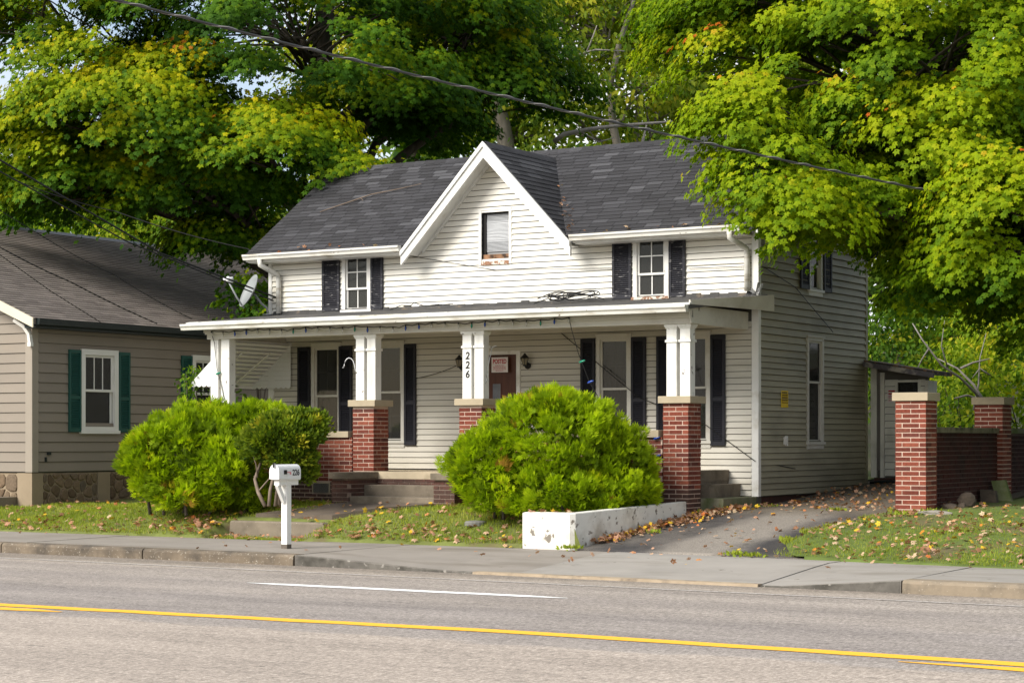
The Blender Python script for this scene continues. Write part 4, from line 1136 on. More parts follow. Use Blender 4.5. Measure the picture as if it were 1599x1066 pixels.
for k in range(1, 8): z = 0.795 + k * 0.16 / 8; mb.box(-20.64, YP - 0.003, z - 0.003, -20.31, YP + 0.0005, z + 0.003)
build(mb, 'vent', surf('vent_wire', (0.20, 0.19, 0.17), 0.6, 0.1, 5, bstr=0), lw)
mb = MB(); mb.box(-20.64, YP + 0.006, 0.796, -20.31, YP + 0.0095, 0.954); build(mb, 'vent', DARK, lw)
mb = MB(); mb.box(-17.23, YP + 0.006, 0.45, -13.975, YP + 0.20, 1.735)
lw2 = build(mb, 'low_wall', MORTAR, house)
brick_face_x(-14.75, -13.975, 0.55, 0.93, YP, lw2, BRICK_DARK, 4); brick_face_x(-14.75, -13.975, 0.935, 1.735, YP, lw2, BRICK, 1.6, phase=1)
brick_face_x(-17.23, -14.753, 0.55, 1.735, YP, lw2, BRICK, 9)
cap(-17.19, YP - 0.05, -14.015, YP + 0.25, 1.737, 1.845, lw2)
# front steps between two flanking brick piers
fsteps = MB(); fsteps.box(-19.285, YP - 0.02, 0.5, -17.62, YP + 0.30, 1.046)
fs = build(fsteps, 'front_steps', MORTAR_DARK, house)
brick_face_x(-19.285, -17.62, 0.93, 1.046, YP - 0.03, fs, BRICK_DARK, 2.5, depth=0.05)
cap(-19.285, YP - 0.40, -17.62, YP - 0.021, 0.55, 0.955, fs, CONCRETE, 'step'); cap(-19.285, YP - 0.80, -17.55, YP - 0.401, 0.5, 0.775, fs, CONCRETE, 'step')
for xa, xb, pr in ((-19.63, -19.29, 1.8), (-17.615, -17.22, 2.6)):
    mb = MB(); mb.box(xa + 0.01, 26.37, 0.5, xb - 0.01, YP - 0.012, 1.058)
    fp = build(mb, 'flank_pier', MORTAR_DARK, house)
    brick_face_x(xa, xb, 0.56, 1.055, 26.36, fp, BRICK_DARK, pr, depth=0.09)
    brick_face_y(26.455, YP - 0.012, 0.56, 1.055, xb, fp, BRICK_DARK, pr, depth=0.09)
    cap(xa - 0.03, 26.31, xb + 0.03, YP - 0.004, 1.06, 1.165, fp, CONCRETE)
# side steps down to the drive
ss = None
mb = MB(); mb.box(-14.05, YP + 0.45, 0.5, XBR - 0.35, YW - 0.024, 1.039); ss = build(mb, 'side_steps', CONCRETE, house)
cap(XBR - 0.349, 28.05, -13.58, YW - 0.024, 0.55, 0.995, ss, CONCRETE, 'step'); cap(-14.05, 28.0, XBR - 0.34, YW - 0.024, 1.04, 1.215, ss, CONCRETE, 'step')
cap(-13.579, 27.95, -13.30, YW - 0.032, 0.5, 0.79, ss, MOSSY, 'step'); cap(-14.05, 27.7, -13.58, 28.049, 0.5, 0.79, ss, MOSSY, 'step')
flush_bricks()

# metal awning along the left end of the porch
mb = MB()
AX0, AX1, AZ0, AZ1, AY0, AY1 = -22.62, -23.52, 3.46, 2.71, 27.43, 29.16
n = 11
for k in range(n):
    t0, t1 = k / n, (k + 1) / n
    xa, xb = AX0 + (AX1 - AX0) * t0, AX0 + (AX1 - AX0) * t1
    za, zb = AZ0 + (AZ1 - AZ0) * t0, AZ0 + (AZ1 - AZ0) * t1
    mb.hexa([(xa, AY0, za - 0.045), (xb + 0.012, AY0, zb - 0.016), (xb + 0.012, AY1, zb - 0.016), (xa, AY1, za - 0.045)], [(xa, AY0, za - 0.035), (xb + 0.012, AY0, zb - 0.006), (xb + 0.012, AY1, zb - 0.006), (xa, AY1, za - 0.035)])
mb.hexa([(AX0, AY0, AZ0 - 0.004), (AX1, AY0, AZ1 - 0.004), (AX1, AY1, AZ1 - 0.004), (AX0, AY1, AZ0 - 0.004)], [(AX0, AY0, AZ0), (AX1, AY0, AZ1), (AX1, AY1, AZ1), (AX0, AY1, AZ0)])
aw = build(mb, 'awning', PLASTIC, house)
for yy in (AY0 - 0.004, AY1 - 0.03):
    nz = 9
    for k in range(nz):
        z0, z1 = AZ1 + (AZ0 - AZ1) * k / nz, AZ1 + (AZ0 - AZ1) * (k + 1) / nz - 0.003
        xs_ = lambda z: AX1 + (AX0 - AX1) * (z - AZ1) / (AZ0 - AZ1)
        mb = MB()
        mb.hexa([(xs_(z0), yy - 0.014, z0), (AX0, yy - 0.014, z0), (AX0, yy - 0.002, z0), (xs_(z0), yy - 0.002, z0)], [(xs_(z1), yy - 0.006, z1), (AX0, yy - 0.006, z1), (AX0, yy - 0.002, z1), (xs_(z1), yy - 0.002, z1)])
        build(mb, 'awning_slat', PLASTIC, aw)
    mb = MB(); prev = None
    for k in range(33):                              # scalloped valance
        x = AX1 + (AX0 - AX1) * k / 32
        z = AZ1 - 0.045 - 0.03 * abs(math.sin(k * math.pi / 4))
        q = [mb.vert((x, yy - 0.010, AZ1 - 0.001)), mb.vert((x, yy - 0.010, z)), mb.vert((x, yy - 0.006, z)), mb.vert((x, yy - 0.006, AZ1 - 0.001))]
        if prev: [mb.face((prev[a], prev[(a + 1) % 4], q[(a + 1) % 4], q[a])) for a in range(4)]
        prev = q
    build(mb, 'valance', PLASTIC, aw)
mb = MB()
mb.bar((AX0 - 0.02, AY0, AZ0 - 0.005), (AX1 - 0.0, AY0, AZ1 + 0.005), 0.02, 0.02)
mb.box(AX1 - 0.004, AY0, AZ1 - 0.07, AX1, AY1, AZ1 - 0.003)
for y in (27.75, 28.5):
    mb.bar((AX0, y, 3.25), (AX1 + 0.05, y + 0.0, 2.68), 0.03, 0.02)
build(mb, 'awning_frame', TRIM, aw)
flush_boards()

# ------------------------------------------------------------------ small things on the house
def place(o, label, cat, group=None): return tag(o, label, cat, group)
# wall lanterns
def lantern(x, z, label):
    t = thing('wall_lamp', (x, YW - 0.02, z), label, 'lamp', 'dark wall lamps beside the front door')
    mb = MB(); mb.lathe([(0.055, -0.02), (0.06, 0), (0.055, 0.02)], (0, 0, 0), 12)
    mb.v = [(x + v[0], YW - 0.03 - v[2] * 1.0, z - 0.06 + v[1]) for v in mb.v]
    build(mb, 'back_plate', METALDK, t, smooth=True)
    mb = MB(); mb.tube([(x, YW - 0.05, z - 0.06), (x, YW - 0.10, z - 0.09), (x, YW - 0.13, z - 0.06)], 0.012, 6); build(mb, 'arm', METALDK, t)
    mb = MB(); mb.lathe([(0.03, -0.05), (0.062, 0.06)], (x, YW - 0.13, z), 8); build(mb, 'glass', surf('lamp_glass', (0.22, 0.19, 0.13), 0.2, 0.1, 3, bstr=0, spec=0.6), t)
    mb = MB(); mb.lathe([(0.078, 0.06), (0.07, 0.08), (0.03, 0.12), (0.012, 0.15)], (x, YW - 0.13, z), 10); mb.lathe([(0.036, -0.07), (0.036, -0.05)], (x, YW - 0.13, z), 8)
    for k in range(4):
        a = k * math.pi / 2 + 0.4
        mb.bar((x + 0.032 * math.cos(a), YW - 0.13 + 0.032 * math.sin(a), z - 0.05), (x + 0.064 * math.cos(a), YW - 0.13 + 0.064 * math.sin(a), z + 0.06), 0.008, 0.008)
    build(mb, 'cage', METALDK, t)
lantern(-17.56, 3.02, 'dark lantern on the porch wall between the front door and the round bush')
lantern(-18.89, 3.02, 'dark lantern half hidden behind the post numbered 226')

# POSTED sign on the door
SGX, SGZ, SGW, SGH = -18.115, 2.985, 0.33, 0.26
mb = MB(); mb.box(SGX - SGW / 2, YW - 0.046, SGZ - SGH / 2, SGX + SGW / 2, YW - 0.043, SGZ + SGH / 2)
sign = build(mb, 'posted_sign', PAPER, None, (SGX, YW - 0.045, SGZ)); place(sign, 'white POSTED sign with red letters hanging over the front door', 'sign')
text_mesh('POSTED', 0.105, 'lettering', REDINK, sign, (SGX, YW - 0.0475, SGZ + 0.055), (R(90), 0, 0), 0.001, bold=0.003, sx=0.72)
mb = MB()
for k, (w_, h_) in enumerate(((0.18, 0.010), (0.26, 0.008), (0.25, 0.008), (0.26, 0.008), (0.16, 0.008))):
    z = SGZ - 0.012 - k * 0.022
    x = SGX - w_ / 2
    while x < SGX + w_ / 2 - 0.01:
        l_ = rnd.uniform(0.015, 0.04); mb.box(x, YW - 0.0475, z - h_ / 2, min(x + l_, SGX + w_ / 2), YW - 0.0462, z + h_ / 2); x += l_ + 0.008
build(mb, 'small_print', REDINK, sign)

# yellow notice and two bits on the side wall
mb = MB(); mb.box(XR + 0.0255, 30.06, 2.225, XR + 0.0275, 30.35, 2.50)
yn = build(mb, 'yellow_notice', YELLOWP, None, (XR + 0.026, 30.2, 2.36)); place(yn, 'small yellow paper notice stuck on the shaded side wall', 'notice')
mb = MB()
for k, (zz, h_) in enumerate(((2.465, 0.03), (2.425, 0.025), (2.385, 0.03), (2.345, 0.03), (2.305, 0.018))):
    y = 30.10
    while y < 30.30:
        l_ = rnd.uniform(0.02, 0.05); mb.box(XR + 0.0277, y, zz - h_ / 2, XR + 0.029, y + l_, zz + h_ / 2); y += l_ + 0.012
build(mb, 'small_print', surf('brown_ink', (0.09, 0.05, 0.01), 0.7, 0.1, 4, bstr=0), yn)
mb = MB(); mb.box(XR + 0.02, 30.17, 1.62, XR + 0.055, 30.21, 1.74); mb.box(XR + 0.02, 30.225, 1.60, XR + 0.06, 30.27, 1.76)
place(build(mb, 'outlet_bracket', TRIM, None, (XR + 0.03, 30.2, 1.68)), 'small broken white bracket on the side wall below the yellow notice', 'bracket')

# white hook for a hanging basket
mb = MB()
pts = [(557, 583, 33.15), (554.7, 578, 33.1), (553.5, 570, 33.1), (551.5, 563.5, 33.1), (548.5, 559.8, 33.1), (545, 558.6, 33.1), (541.5, 560.2, 33.1), (539, 563.8, 33.1), (537.6, 569, 33.1), (536.6, 574.5, 33.1), (534.8, 573.5, 33.1)]
def PXc(x, y, d):
    u = (x - 799.5) / 3113.0; s, c = math.sin(R(31.5)), math.cos(R(31.5))
    return Vector(((-s + c * u) * d, (c + s * u) * d, CAM_H + (686 - y) * d / 3113.0))
pts = [tuple(PXc(*p)) for p in pts]
mb.tube(pts, 0.0075, 6)
place(build(mb, 'plant_hook', PLASTIC, None, pts[0], smooth=True), 'white curved plant hook fixed beside the left brick pier posts', 'hook')

# bent white cable and clip by the middle posts
mb = MB()
cx = PIERS[1] + 0.23
mb.tube([(cx, YP + 0.12, 2.70), (cx + 0.03, YP + 0.10, 2.78), (cx + 0.10, YP + 0.08, 3.05), (cx + 0.14, YP + 0.08, 3.19), (cx + 0.22, YP + 0.08, 3.21)], 0.0045, 6)
mb.tube([(cx - 0.005, YP + 0.1, 2.60), (cx + 0.04, YP + 0.08, 2.66), (cx + 0.06, YP + 0.08, 2.74), (cx + 0.02, YP + 0.1, 2.76)], 0.007, 6)
place(build(mb, 'loose_cable', GREYMETAL, None, (cx, YP + 0.1, 2.7)), 'bent grey cable sticking out beside the post numbered 226', 'cable')

# string of coloured bulbs along the beam, with a loose end at each side
sl_ = thing('string_lights', (-18, 27.08, 3.56), 'string of small blue, green and clear bulbs along the porch beam', 'string lights')
wire = MB(); pts = []
xs_ = np.linspace(-22.78, -15.55, 29)
bul = []
for i, x in enumerate(xs_):
    zz = 3.60 - 0.012 * math.sin(i * 1.3) - (0.03 if 12 < i < 16 else 0)
    pts.append((x, 27.085, zz)); bul.append((x, zz))
    if i < 28: pts.append((x + 0.13, 27.085, zz - 0.022 + jit(0.01)))
wire.tube(pts, 0.0065, 5)
wire.tube([(-22.80, 27.085, 3.60), (-22.79, 27.17, 3.40), (-22.74, 27.18, 2.95), (-22.66, 27.18, 2.72), (-22.58, 27.19, 2.4)], 0.006, 5)
dr = [(-15.55, 27.085, 3.60), (-15.50, 27.09, 3.40), (-15.42, 27.15, 3.05), (-15.25, 27.2, 2.60), (-15.05, 27.2, 2.30), (-14.55, 27.18, 1.98), (-14.0, 27.17, 1.72)]
wire.tube(dr, 0.006, 5)
build(wire, 'wire', INK, sl_)
cols_ = ['clear', 'clear', 'blue', 'blue', 'clear', 'clear', 'clear', 'green', 'blue', 'clear', 'clear', 'clear', 'green', 'blue']
for i, (x, zz) in enumerate(bul):
    mb = MB(); mb.lathe([(0.010, -0.025), (0.013, 0.0)], (x, 27.082, zz), 6); sock = mb
    b = MB(); b.lathe([(0.003, -0.10), (0.016, -0.078), (0.019, -0.05), (0.011, -0.025)], (x + jit(0.008), 27.082, zz), 7)
    k = len(b.v)
    o = build(b, 'bulb', BULB[cols_[i % 14]], sl_, smooth=True)
    build(sock, 'socket', INK, o)
for (x, y, z), c in (((-22.70, 27.17, 2.86), 'green'), ((-15.36, 27.17, 2.92), 'green'), ((-15.22, 27.19, 2.60), 'blue'), ((-15.08, 27.18, 2.30), 'clear'), ((-14.62, 27.17, 2.02), 'clear'), ((-14.05, 27.165, 1.72), 'blue'), ((-14.03, 27.165, 1.45), 'blue')):
    b = MB(); b.tube([(x - 0.06, y, z - 0.018), (x - 0.03, y, z - 0.006), (x + 0.02, y, z + 0.008), (x + 0.05, y, z + 0.018)], [0.006, 0.02, 0.018, 0.011], 7)
    build(b, 'bulb', BULB[c], sl_, smooth=True)

# thin wires sagging along the porch wall and hanging on the facade
def cable(name, pts, r, label, group=None, mat=INK, n=5, sag=0.0, steps=14):
    P = []
    for a, b in zip(pts, pts[1:]):
        a, b = Vector(a), Vector(b)
        for i in range(steps):
            t = i / steps; q = a.lerp(b, t); q.z -= 4 * sag * t * (1 - t); P.append(q)
    P.append(Vector(pts[-1]))
    mb = MB(); mb.tube(P, r, n)
    o = build(mb, name, mat, None, tuple(P[0])); return tag(o, label, 'cable', group)
cable('thin_wire', [(-23.2, 28.6, 5.17), (-20.0, YW - 0.04, 4.95), (-18.2, YW - 0.035, 4.62), (-15.9, YW - 0.05, 4.55)], 0.005, 'thin black wire sagging across the upper white siding under the gable window')
cable('thin_wire', [(-14.5, YW - 0.05, 4.48), (-13.5, YW - 0.05, 4.47), (-13.25, 29.4, 4.45), (-13.25, 30.6, 4.22), (-13.24, 32.2, 3.55)], 0.006, 'thin wire running round the right house corner beside the downspout')
cable('thin_wire', [(-16.9, YW - 0.04, 3.5), (-15.4, YW - 0.08, 2.4), (-14.2, YW - 0.06, 1.95), (-13.32, YW - 0.05, 1.36), (-12.95 - 0.3, 30.6, 1.22)], 0.007, 'thin wire drooping down the porch wall towards the side steps')
cable('thin_wire', [(-19.87, YW - 0.05, 2.78), (-18.95, YW - 0.07, 3.0)], 0.006, 'short thin wire between the left shutters and the half hidden lamp', sag=0.03)
# heap of wires on the porch roof
mb = MB()
for k in range(7):
    c = Vector((-16.6 + jit(0.25), 28.85 + jit(0.15), 4.0)); r_ = rnd.uniform(0.14, 0.34)
    P = [c + Vector((r_ * 1.5 * math.cos(a), 0.14 * math.sin(a * 1.0), 0.02 + 0.07 * (1 + math.sin(a * 2 + k)) * 0.5 + 0.05 * math.sin(a) + 0.04)) for a in np.linspace(0, 2 * math.pi * rnd.uniform(.6, 1), 22)]
    mb.tube(P, 0.008, 5)
mb.tube([(-17.3, 28.95, 4.0), (-17.0, 28.9, 4.07), (-16.8, 28.9, 4.02), (-16.3, 28.85, 4.12), (-15.9, 28.85, 4.02)], 0.009, 5)
place(build(mb, 'wire_tangle', INK, None, (-16.6, 28.85, 4.0)), 'tangle of black wire lying on the porch roof left of the right upper window', 'wire')
mb = MB()
mb.tube([(-20.3, 29.0, 4.0), (-20.0, 28.9, 4.06), (-19.8, 28.9, 4.05), (-19.75, 28.95, 4.1), (-19.5, 28.9, 4.03), (-19.2, 28.9, 4.05), (-19.3, 28.8, 4.02), (-18.9, 28.9, 4.05)], 0.008, 5)
place(build(mb, 'wire_tangle', INK, None, (-19.6, 28.9, 4.0)), 'short loops of dark wire on the porch roof under the gable window', 'wire')
# twig on the roof
mb = MB()
def onroof(x, v, h=0.03): return (x, EAVE_Y + v * cosr, EAVE_Z + v * cosr * SL + h)
mb.tube([onroof(-22.6, 1.45), onroof(-22.2, 1.65, 0.05), onroof(-21.7, 1.95, 0.06), onroof(-21.2, 2.1, 0.05), onroof(-20.75, 2.25, 0.05)], [0.008, 0.012, 0.012, 0.009, 0.006], 5)
mb.tube([onroof(-21.9, 1.85, 0.05), onroof(-21.75, 1.7, 0.07)], 0.005, 5)
place(build(mb, 'fallen_twig', surf('twig_bark', (0.16, 0.12, 0.09), 0.9, 0.2, 8, bstr=0.2), None, onroof(-22, 1.7)), 'thin dead twig lying on the dark shingles left of the gable', 'twig')

# satellite dish at the left upper corner
dsh = thing('satellite_dish', (-23.03, 28.98, 4.0), 'grey satellite dish on a bent mast at the left end of the porch roof', 'satellite dish')
Rv, Fv, Uv = Vector((0.853, 0.5225, 0)), Vector((-0.5225, 0.853, 0)), Vector((0, 0, 1))
dc = Vector((-23.22, 28.75, 4.40))
nd = (-Rv * 0.80 - Fv * 0.42 + Uv * 0.42).normalized()
dx = nd.cross(Uv).normalized(); dy = dx.cross(nd)
if dy.z < 0: dy = -dy
mb = MB(); rings = []
for i in range(7):
    rr = 0.33 * i / 6
    rings.append([mb.vert(dc + dx * (rr * 0.86 * math.cos(a)) + dy * (rr * math.sin(a)) + nd * (0.085 * (i / 6) ** 2)) for a in np.linspace(0, 2 * math.pi, 24, endpoint=False)])
back = [[mb.vert(Vector(mb.v[k]) - nd * 0.012) for k in r] for r in rings]
for RR, fl in ((rings, 1), (back, -1)):
    for a, b in zip(RR, RR[1:]):
        for k in range(24): mb.face([(a[k], a[(k + 1) % 24], b[(k + 1) % 24], b[k]), (b[k], b[(k + 1) % 24], a[(k + 1) % 24], a[k])][fl < 0])
for k in range(24): mb.face((rings[-1][k], rings[-1][(k + 1) % 24], back[-1][(k + 1) % 24], back[-1][k]))
build(mb, 'dish', GREYMETAL, dsh, smooth=True)
lnb = dc + nd * 0.50 - dy * 0.02 - dx * 0.0 + Uv * 0.0
mb = MB(); mb.tube([dc - dy * 0.33 + nd * 0.02, dc - dy * 0.22 + nd * 0.22, lnb], 0.016, 8); build(mb, 'arm', GREYMETAL, dsh, smooth=True)
mb = MB(); mb.ellip(lnb + Uv * 0.03, (0.05, 0.05, 0.06)); mb.tube([lnb, lnb - nd * 0.10 + Uv * 0.05], 0.03, 8); mb.tube([lnb + Rv * 0.09 + Uv * 0.05, lnb - Rv * 0.09 + Uv * 0.03], 0.03, 8); build(mb, 'receiver', PLASTIC, dsh, smooth=True)
mb = MB(); mb.tube([(-23.03, 28.98, 4.0), (-23.05, 28.97, 4.12), (-23.12, 28.9, 4.2), dc - nd * 0.03], 0.022, 8); mb.box(-23.1, 28.9, 3.99, -22.95, 29.06, 4.01); build(mb, 'mast', GREYMETAL, dsh, smooth=True)

# ------------------------------------------------------------------ mailbox
mx, my, mz = -17.53, 22.47, 0.155
mail = thing('mailbox', (mx, my, mz), 'white mailbox numbered 226 on a white wooden post at the kerb', 'mailbox')
mb = MB(); w2 = 0.05
mb.hexa([(mx - w2, my - w2, mz + 0.06), (mx + w2, my - w2, mz + 0.06), (mx + w2, my + w2, mz + 0.06), (mx - w2, my + w2, mz + 0.06)], [(mx - w2, my - w2, mz + 0.97), (mx + w2, my - w2, mz + 0.97), (mx + w2, my + w2, mz + 0.97), (mx - w2, my + w2, mz + 0.97)])
build(mb, 'post', TRIM, mail)
mb = MB(); mb.box(mx - w2 - 0.002, my - w2 - 0.002, mz - 0.02, mx + w2 + 0.002, my + w2 + 0.002, mz + 0.0595); build(mb, 'post_foot', surf('post_base', (0.12, 0.10, 0.08), 0.9, 0.2, 8, bstr=0.2), mail)
mb = MB(); mb.box(mx - 0.045, my - 0.22, mz + 0.90, mx + 0.045, my + 0.22, mz + 0.972); mb.bar((mx, my - 0.20, mz + 0.90), (mx, my - 0.05, mz + 0.66), 0.06, 0.05, (1, 0, 0)); mb.box(mx - 0.075, my - 0.23, mz + 0.9725, mx + 0.075, my + 0.23, mz + 0.99)
build(mb, 'arm', TRIM, mail)
mb = MB(); W2, HB = 0.082, 0.11
prof = [(-W2, 0), (W2, 0), (W2, HB)] + [(W2 * math.cos(a), HB + W2 * 1.15 * math.sin(a)) for a in np.linspace(0, math.pi, 13)[1:]]
z0 = mz + 0.9905
mb.hexa([(mx + u, my - 0.26, z0 + v) for u, v in prof], [(mx + u, my + 0.23, z0 + v) for u, v in prof])
body = build(mb, 'box', PLASTIC, mail)
mb = MB(); pr2 = [(u * 1.05, -0.004 + v * 1.03) for u, v in prof]
mb.hexa([(mx + u, my - 0.275, z0 + v) for u, v in pr2], [(mx + u, my - 0.2605, z0 + v) for u, v in pr2]); mb.box(mx - 0.004, my - 0.298, z0 + 0.155, mx + 0.022, my - 0.2755, z0 + 0.22)
dr_ = build(mb, 'door', PLASTIC, mail)
mb = MB(); mb.box(mx - 0.006, my - 0.302, z0 + 0.16, mx + 0.024, my - 0.2985, z0 + 0.225); build(mb, 'latch', INK, dr_)
fl = MB(); fl.box(mx + W2 + 0.001, my - 0.16, z0 + 0.065, mx + W2 + 0.012, my - 0.10, z0 + 0.125); build(fl, 'flag_mount', INK, mail)
fl = MB(); fl.box(mx + W2 + 0.002, my - 0.10, z0 + 0.088, mx + W2 + 0.007, my - 0.005, z0 + 0.10); fl.box(mx + W2 + 0.002, my - 0.025, z0 + 0.06, mx + W2 + 0.007, my - 0.002, z0 + 0.0875); build(fl, 'flag', PINK, mail)
text_mesh('226', 0.118, 'digit', INK, body, (mx + W2 + 0.003, my + 0.115, z0 + 0.085), (R(90), 0, R(90)), 0.002, bold=0.0015, sx=0.9)

# ------------------------------------------------------------------ neighbouring house
NX, NY, NZ = -26.2, 26.17, 0.59
nb = thing('house', (-31.5, 34, 0.5), 'low tan house with green shutters, brown shingle roof and stone foundation', 'house')
TAN = surf('tan_siding', (0.225, 0.19, 0.15), 0.55, 0.05, 1.0, dirt=(0.27, 0.22, 0.16), dirt_amt=(0.55, 0.95), dirt_scale=1, dirt_stretch=(0.5, 0.5, 2), bstr=0.04, piece=0.03)
CREAM = surf('cream_trim', (0.62, 0.57, 0.43), 0.5, 0.05, 2, bstr=0.05)
TANTRIM = surf('tan_trim', (0.29, 0.25, 0.20), 0.5, 0.05, 2, bstr=0.05)
NWHITE = surf('white_casing', (0.70, 0.68, 0.63), 0.5, 0.03, 3, bstr=0.03)
GREENSH = surf('green_shutter', (0.012, 0.07, 0.055), 0.5, 0.08, 3, bstr=0.03)
DKGREEN = surf('dark_gutter', (0.012, 0.018, 0.018), 0.4, 0.1, 3, bstr=0)
NW, NE, NYB = 11.2, 3.87, 42.0
WN = [(27.47, 28.30, 1.93, 3.30), (30.60, 31.4, 1.93, 3.30)]
nw1 = wall_mesh('wall', 'y', NX, 0.15, [NY + 0.16, NYB], 1.10, lambda y: 3.92, WN, SHADOW_SHEATHING, nb)
siding(nw1, 'y', NX, NY + 0.14, NYB, 1.12, 3.82, WN, TAN, pitch=0.18)
nsl_ = 0.41
ntop = lambda x: 3.87 + nsl_ * max(0, min(NX + 0.3 - x, x - (NX - NW - 0.3))) - 0.12
nw2 = wall_mesh('wall', 'x', NY, 0.15, [NX - NW, NX - NW / 2, NX], 1.10, ntop, [], SHADOW_SHEATHING, nb)
siding(nw2, 'x', NY, NX - NW, NX - 0.14, 1.12, 5.6, [], TAN, pitch=0.18, ext=lambda z: ((NX - NW, NX - 0.14) if z < 3.8 else (NX - NW + (z - 3.75) / nsl_, NX + 0.3 - (z - 3.75) / nsl_)))
flush_boards()
mb = MB(); mb.box(NX - NW, NY + 0.151, 0.5, NX - NW + 0.15, NYB, 3.8); mb.box(NX - NW + 0.151, NYB - 0.15, 0.5, NX - 0.151, NYB, 3.8); build(mb, 'wall', TAN, nb)
mb = MB(); mb.box(NX - 0.14, NY - 0.03, 1.11, NX + 0.028, NY + 0.13, 3.72); build(mb, 'corner_board', TANTRIM, nb)
# roof: deck, courses of shingles, ridge, gutter, rake with bracket
xe, xr_, zr = NX + 0.32, NX - NW / 2, 3.87 + nsl_ * (NW / 2 + 0.3)
ya, yb = NY - 0.28, NYB + 0.3
mb = MB()
mb.hexa([(xe, ya, 3.76), (xe, yb, 3.76), (xr_, yb, zr - 0.11), (xr_, ya, zr - 0.11)], [(xe, ya, 3.87), (xe, yb, 3.87), (xr_, yb, zr), (xr_, ya, zr)])
mb.hexa([(xr_, ya, zr - 0.11), (xr_, yb, zr - 0.11), (2 * xr_ - xe, yb, 3.76), (2 * xr_ - xe, ya, 3.76)], [(xr_, ya, zr), (xr_, yb, zr), (2 * xr_ - xe, yb, 3.87), (2 * xr_ - xe, ya, 3.87)])
nroof = build(mb, 'roof', SHINGLE_BROWN, nb)
th = math.atan((zr - 3.87) / (xe - xr_)); cn = math.cos(th)
L = (xe - xr_) / cn
nn = Vector((math.sin(th), 0, math.cos(th)))
mb = MB()
for lo, hi, tnt, c in tabs([(0, -0.02), (yb - ya, -0.02), (yb - ya, L), (0, L)], lambda u, v: (xe - v * cn, ya + u, 3.87 + v * math.sin(th)), nn, 0.33, 0.135, lift=0.013, seed=77):
    mb.ti = tnt; mb.hexa(lo, hi)
build(mb, 'shingle', SHINGLE_BROWN, nroof, kind='stuff')
mb = MB(); mb.hexa([(xr_ + 0.16, ya, zr - 0.055), (xr_, ya, zr + 0.03), (xr_ - 0.16, ya, zr - 0.055)], [(xr_ + 0.16, yb, zr - 0.055), (xr_, yb, zr + 0.03), (xr_ - 0.16, yb, zr - 0.055)]); build(mb, 'ridge_cap', DKGREEN, nroof)
mb = MB(); mb.extrude([(xe - 0.01, 3.74), (xe + 0.08, 3.76), (xe + 0.10, 3.865), (xe - 0.01, 3.865)], 'y', ya + 0.05, yb); build(mb, 'gutter', DKGREEN, nb)
mb = MB(); mb.box(NX + 0.03, ya + 0.06, 3.70, xe - 0.011, yb, 3.735); build(mb, 'soffit', DKGREEN, nb)
mb = MB()
zq = lambda x: 3.87 + (xe - x) * (zr - 3.87) / (xe - xr_)
mb.hexa([(xr_, ya - 0.03, zr - 0.2), (xe, ya - 0.03, 3.70), (xe, ya - 0.001, 3.70), (xr_, ya - 0.001, zr - 0.2)], [(xr_, ya - 0.03, zr + 0.005), (xe, ya - 0.03, 3.87), (xe, ya - 0.001, 3.87), (xr_, ya - 0.001, zr + 0.005)])
mb.hexa([(2 * xr_ - xe, ya - 0.03, 3.70), (xr_ - 0.001, ya - 0.03, zr - 0.2), (xr_ - 0.001, ya - 0.001, zr - 0.2), (2 * xr_ - xe, ya - 0.001, 3.70)], [(2 * xr_ - xe, ya - 0.03, 3.87), (xr_ - 0.001, ya - 0.03, zr + 0.005), (xr_ - 0.001, ya - 0.001, zr + 0.005), (2 * xr_ - xe, ya - 0.001, 3.87)])
mb.box(xr_, ya, 3.66, xr_ + 0.01, NY - 0.03, 3.67)
build(mb, 'rake_board', CREAM, nb)
mb = MB()
pts = [(NX + 0.02, NY - 0.06, 3.42), (NX + 0.0, NY - 0.07, 3.60), (NX - 0.08, NY - 0.12, 3.74), (NX - 0.25, NY - 0.2, 3.86)]
for a, b in zip(pts, pts[1:]): mb.bar(a, b, 0.06, 0.07, (0, 1, 0))
mb.box(NX - 0.02, NY - 0.10, 3.38, NX + 0.06, NY - 0.031, 3.45)
build(mb, 'bracket', NWHITE, nb)
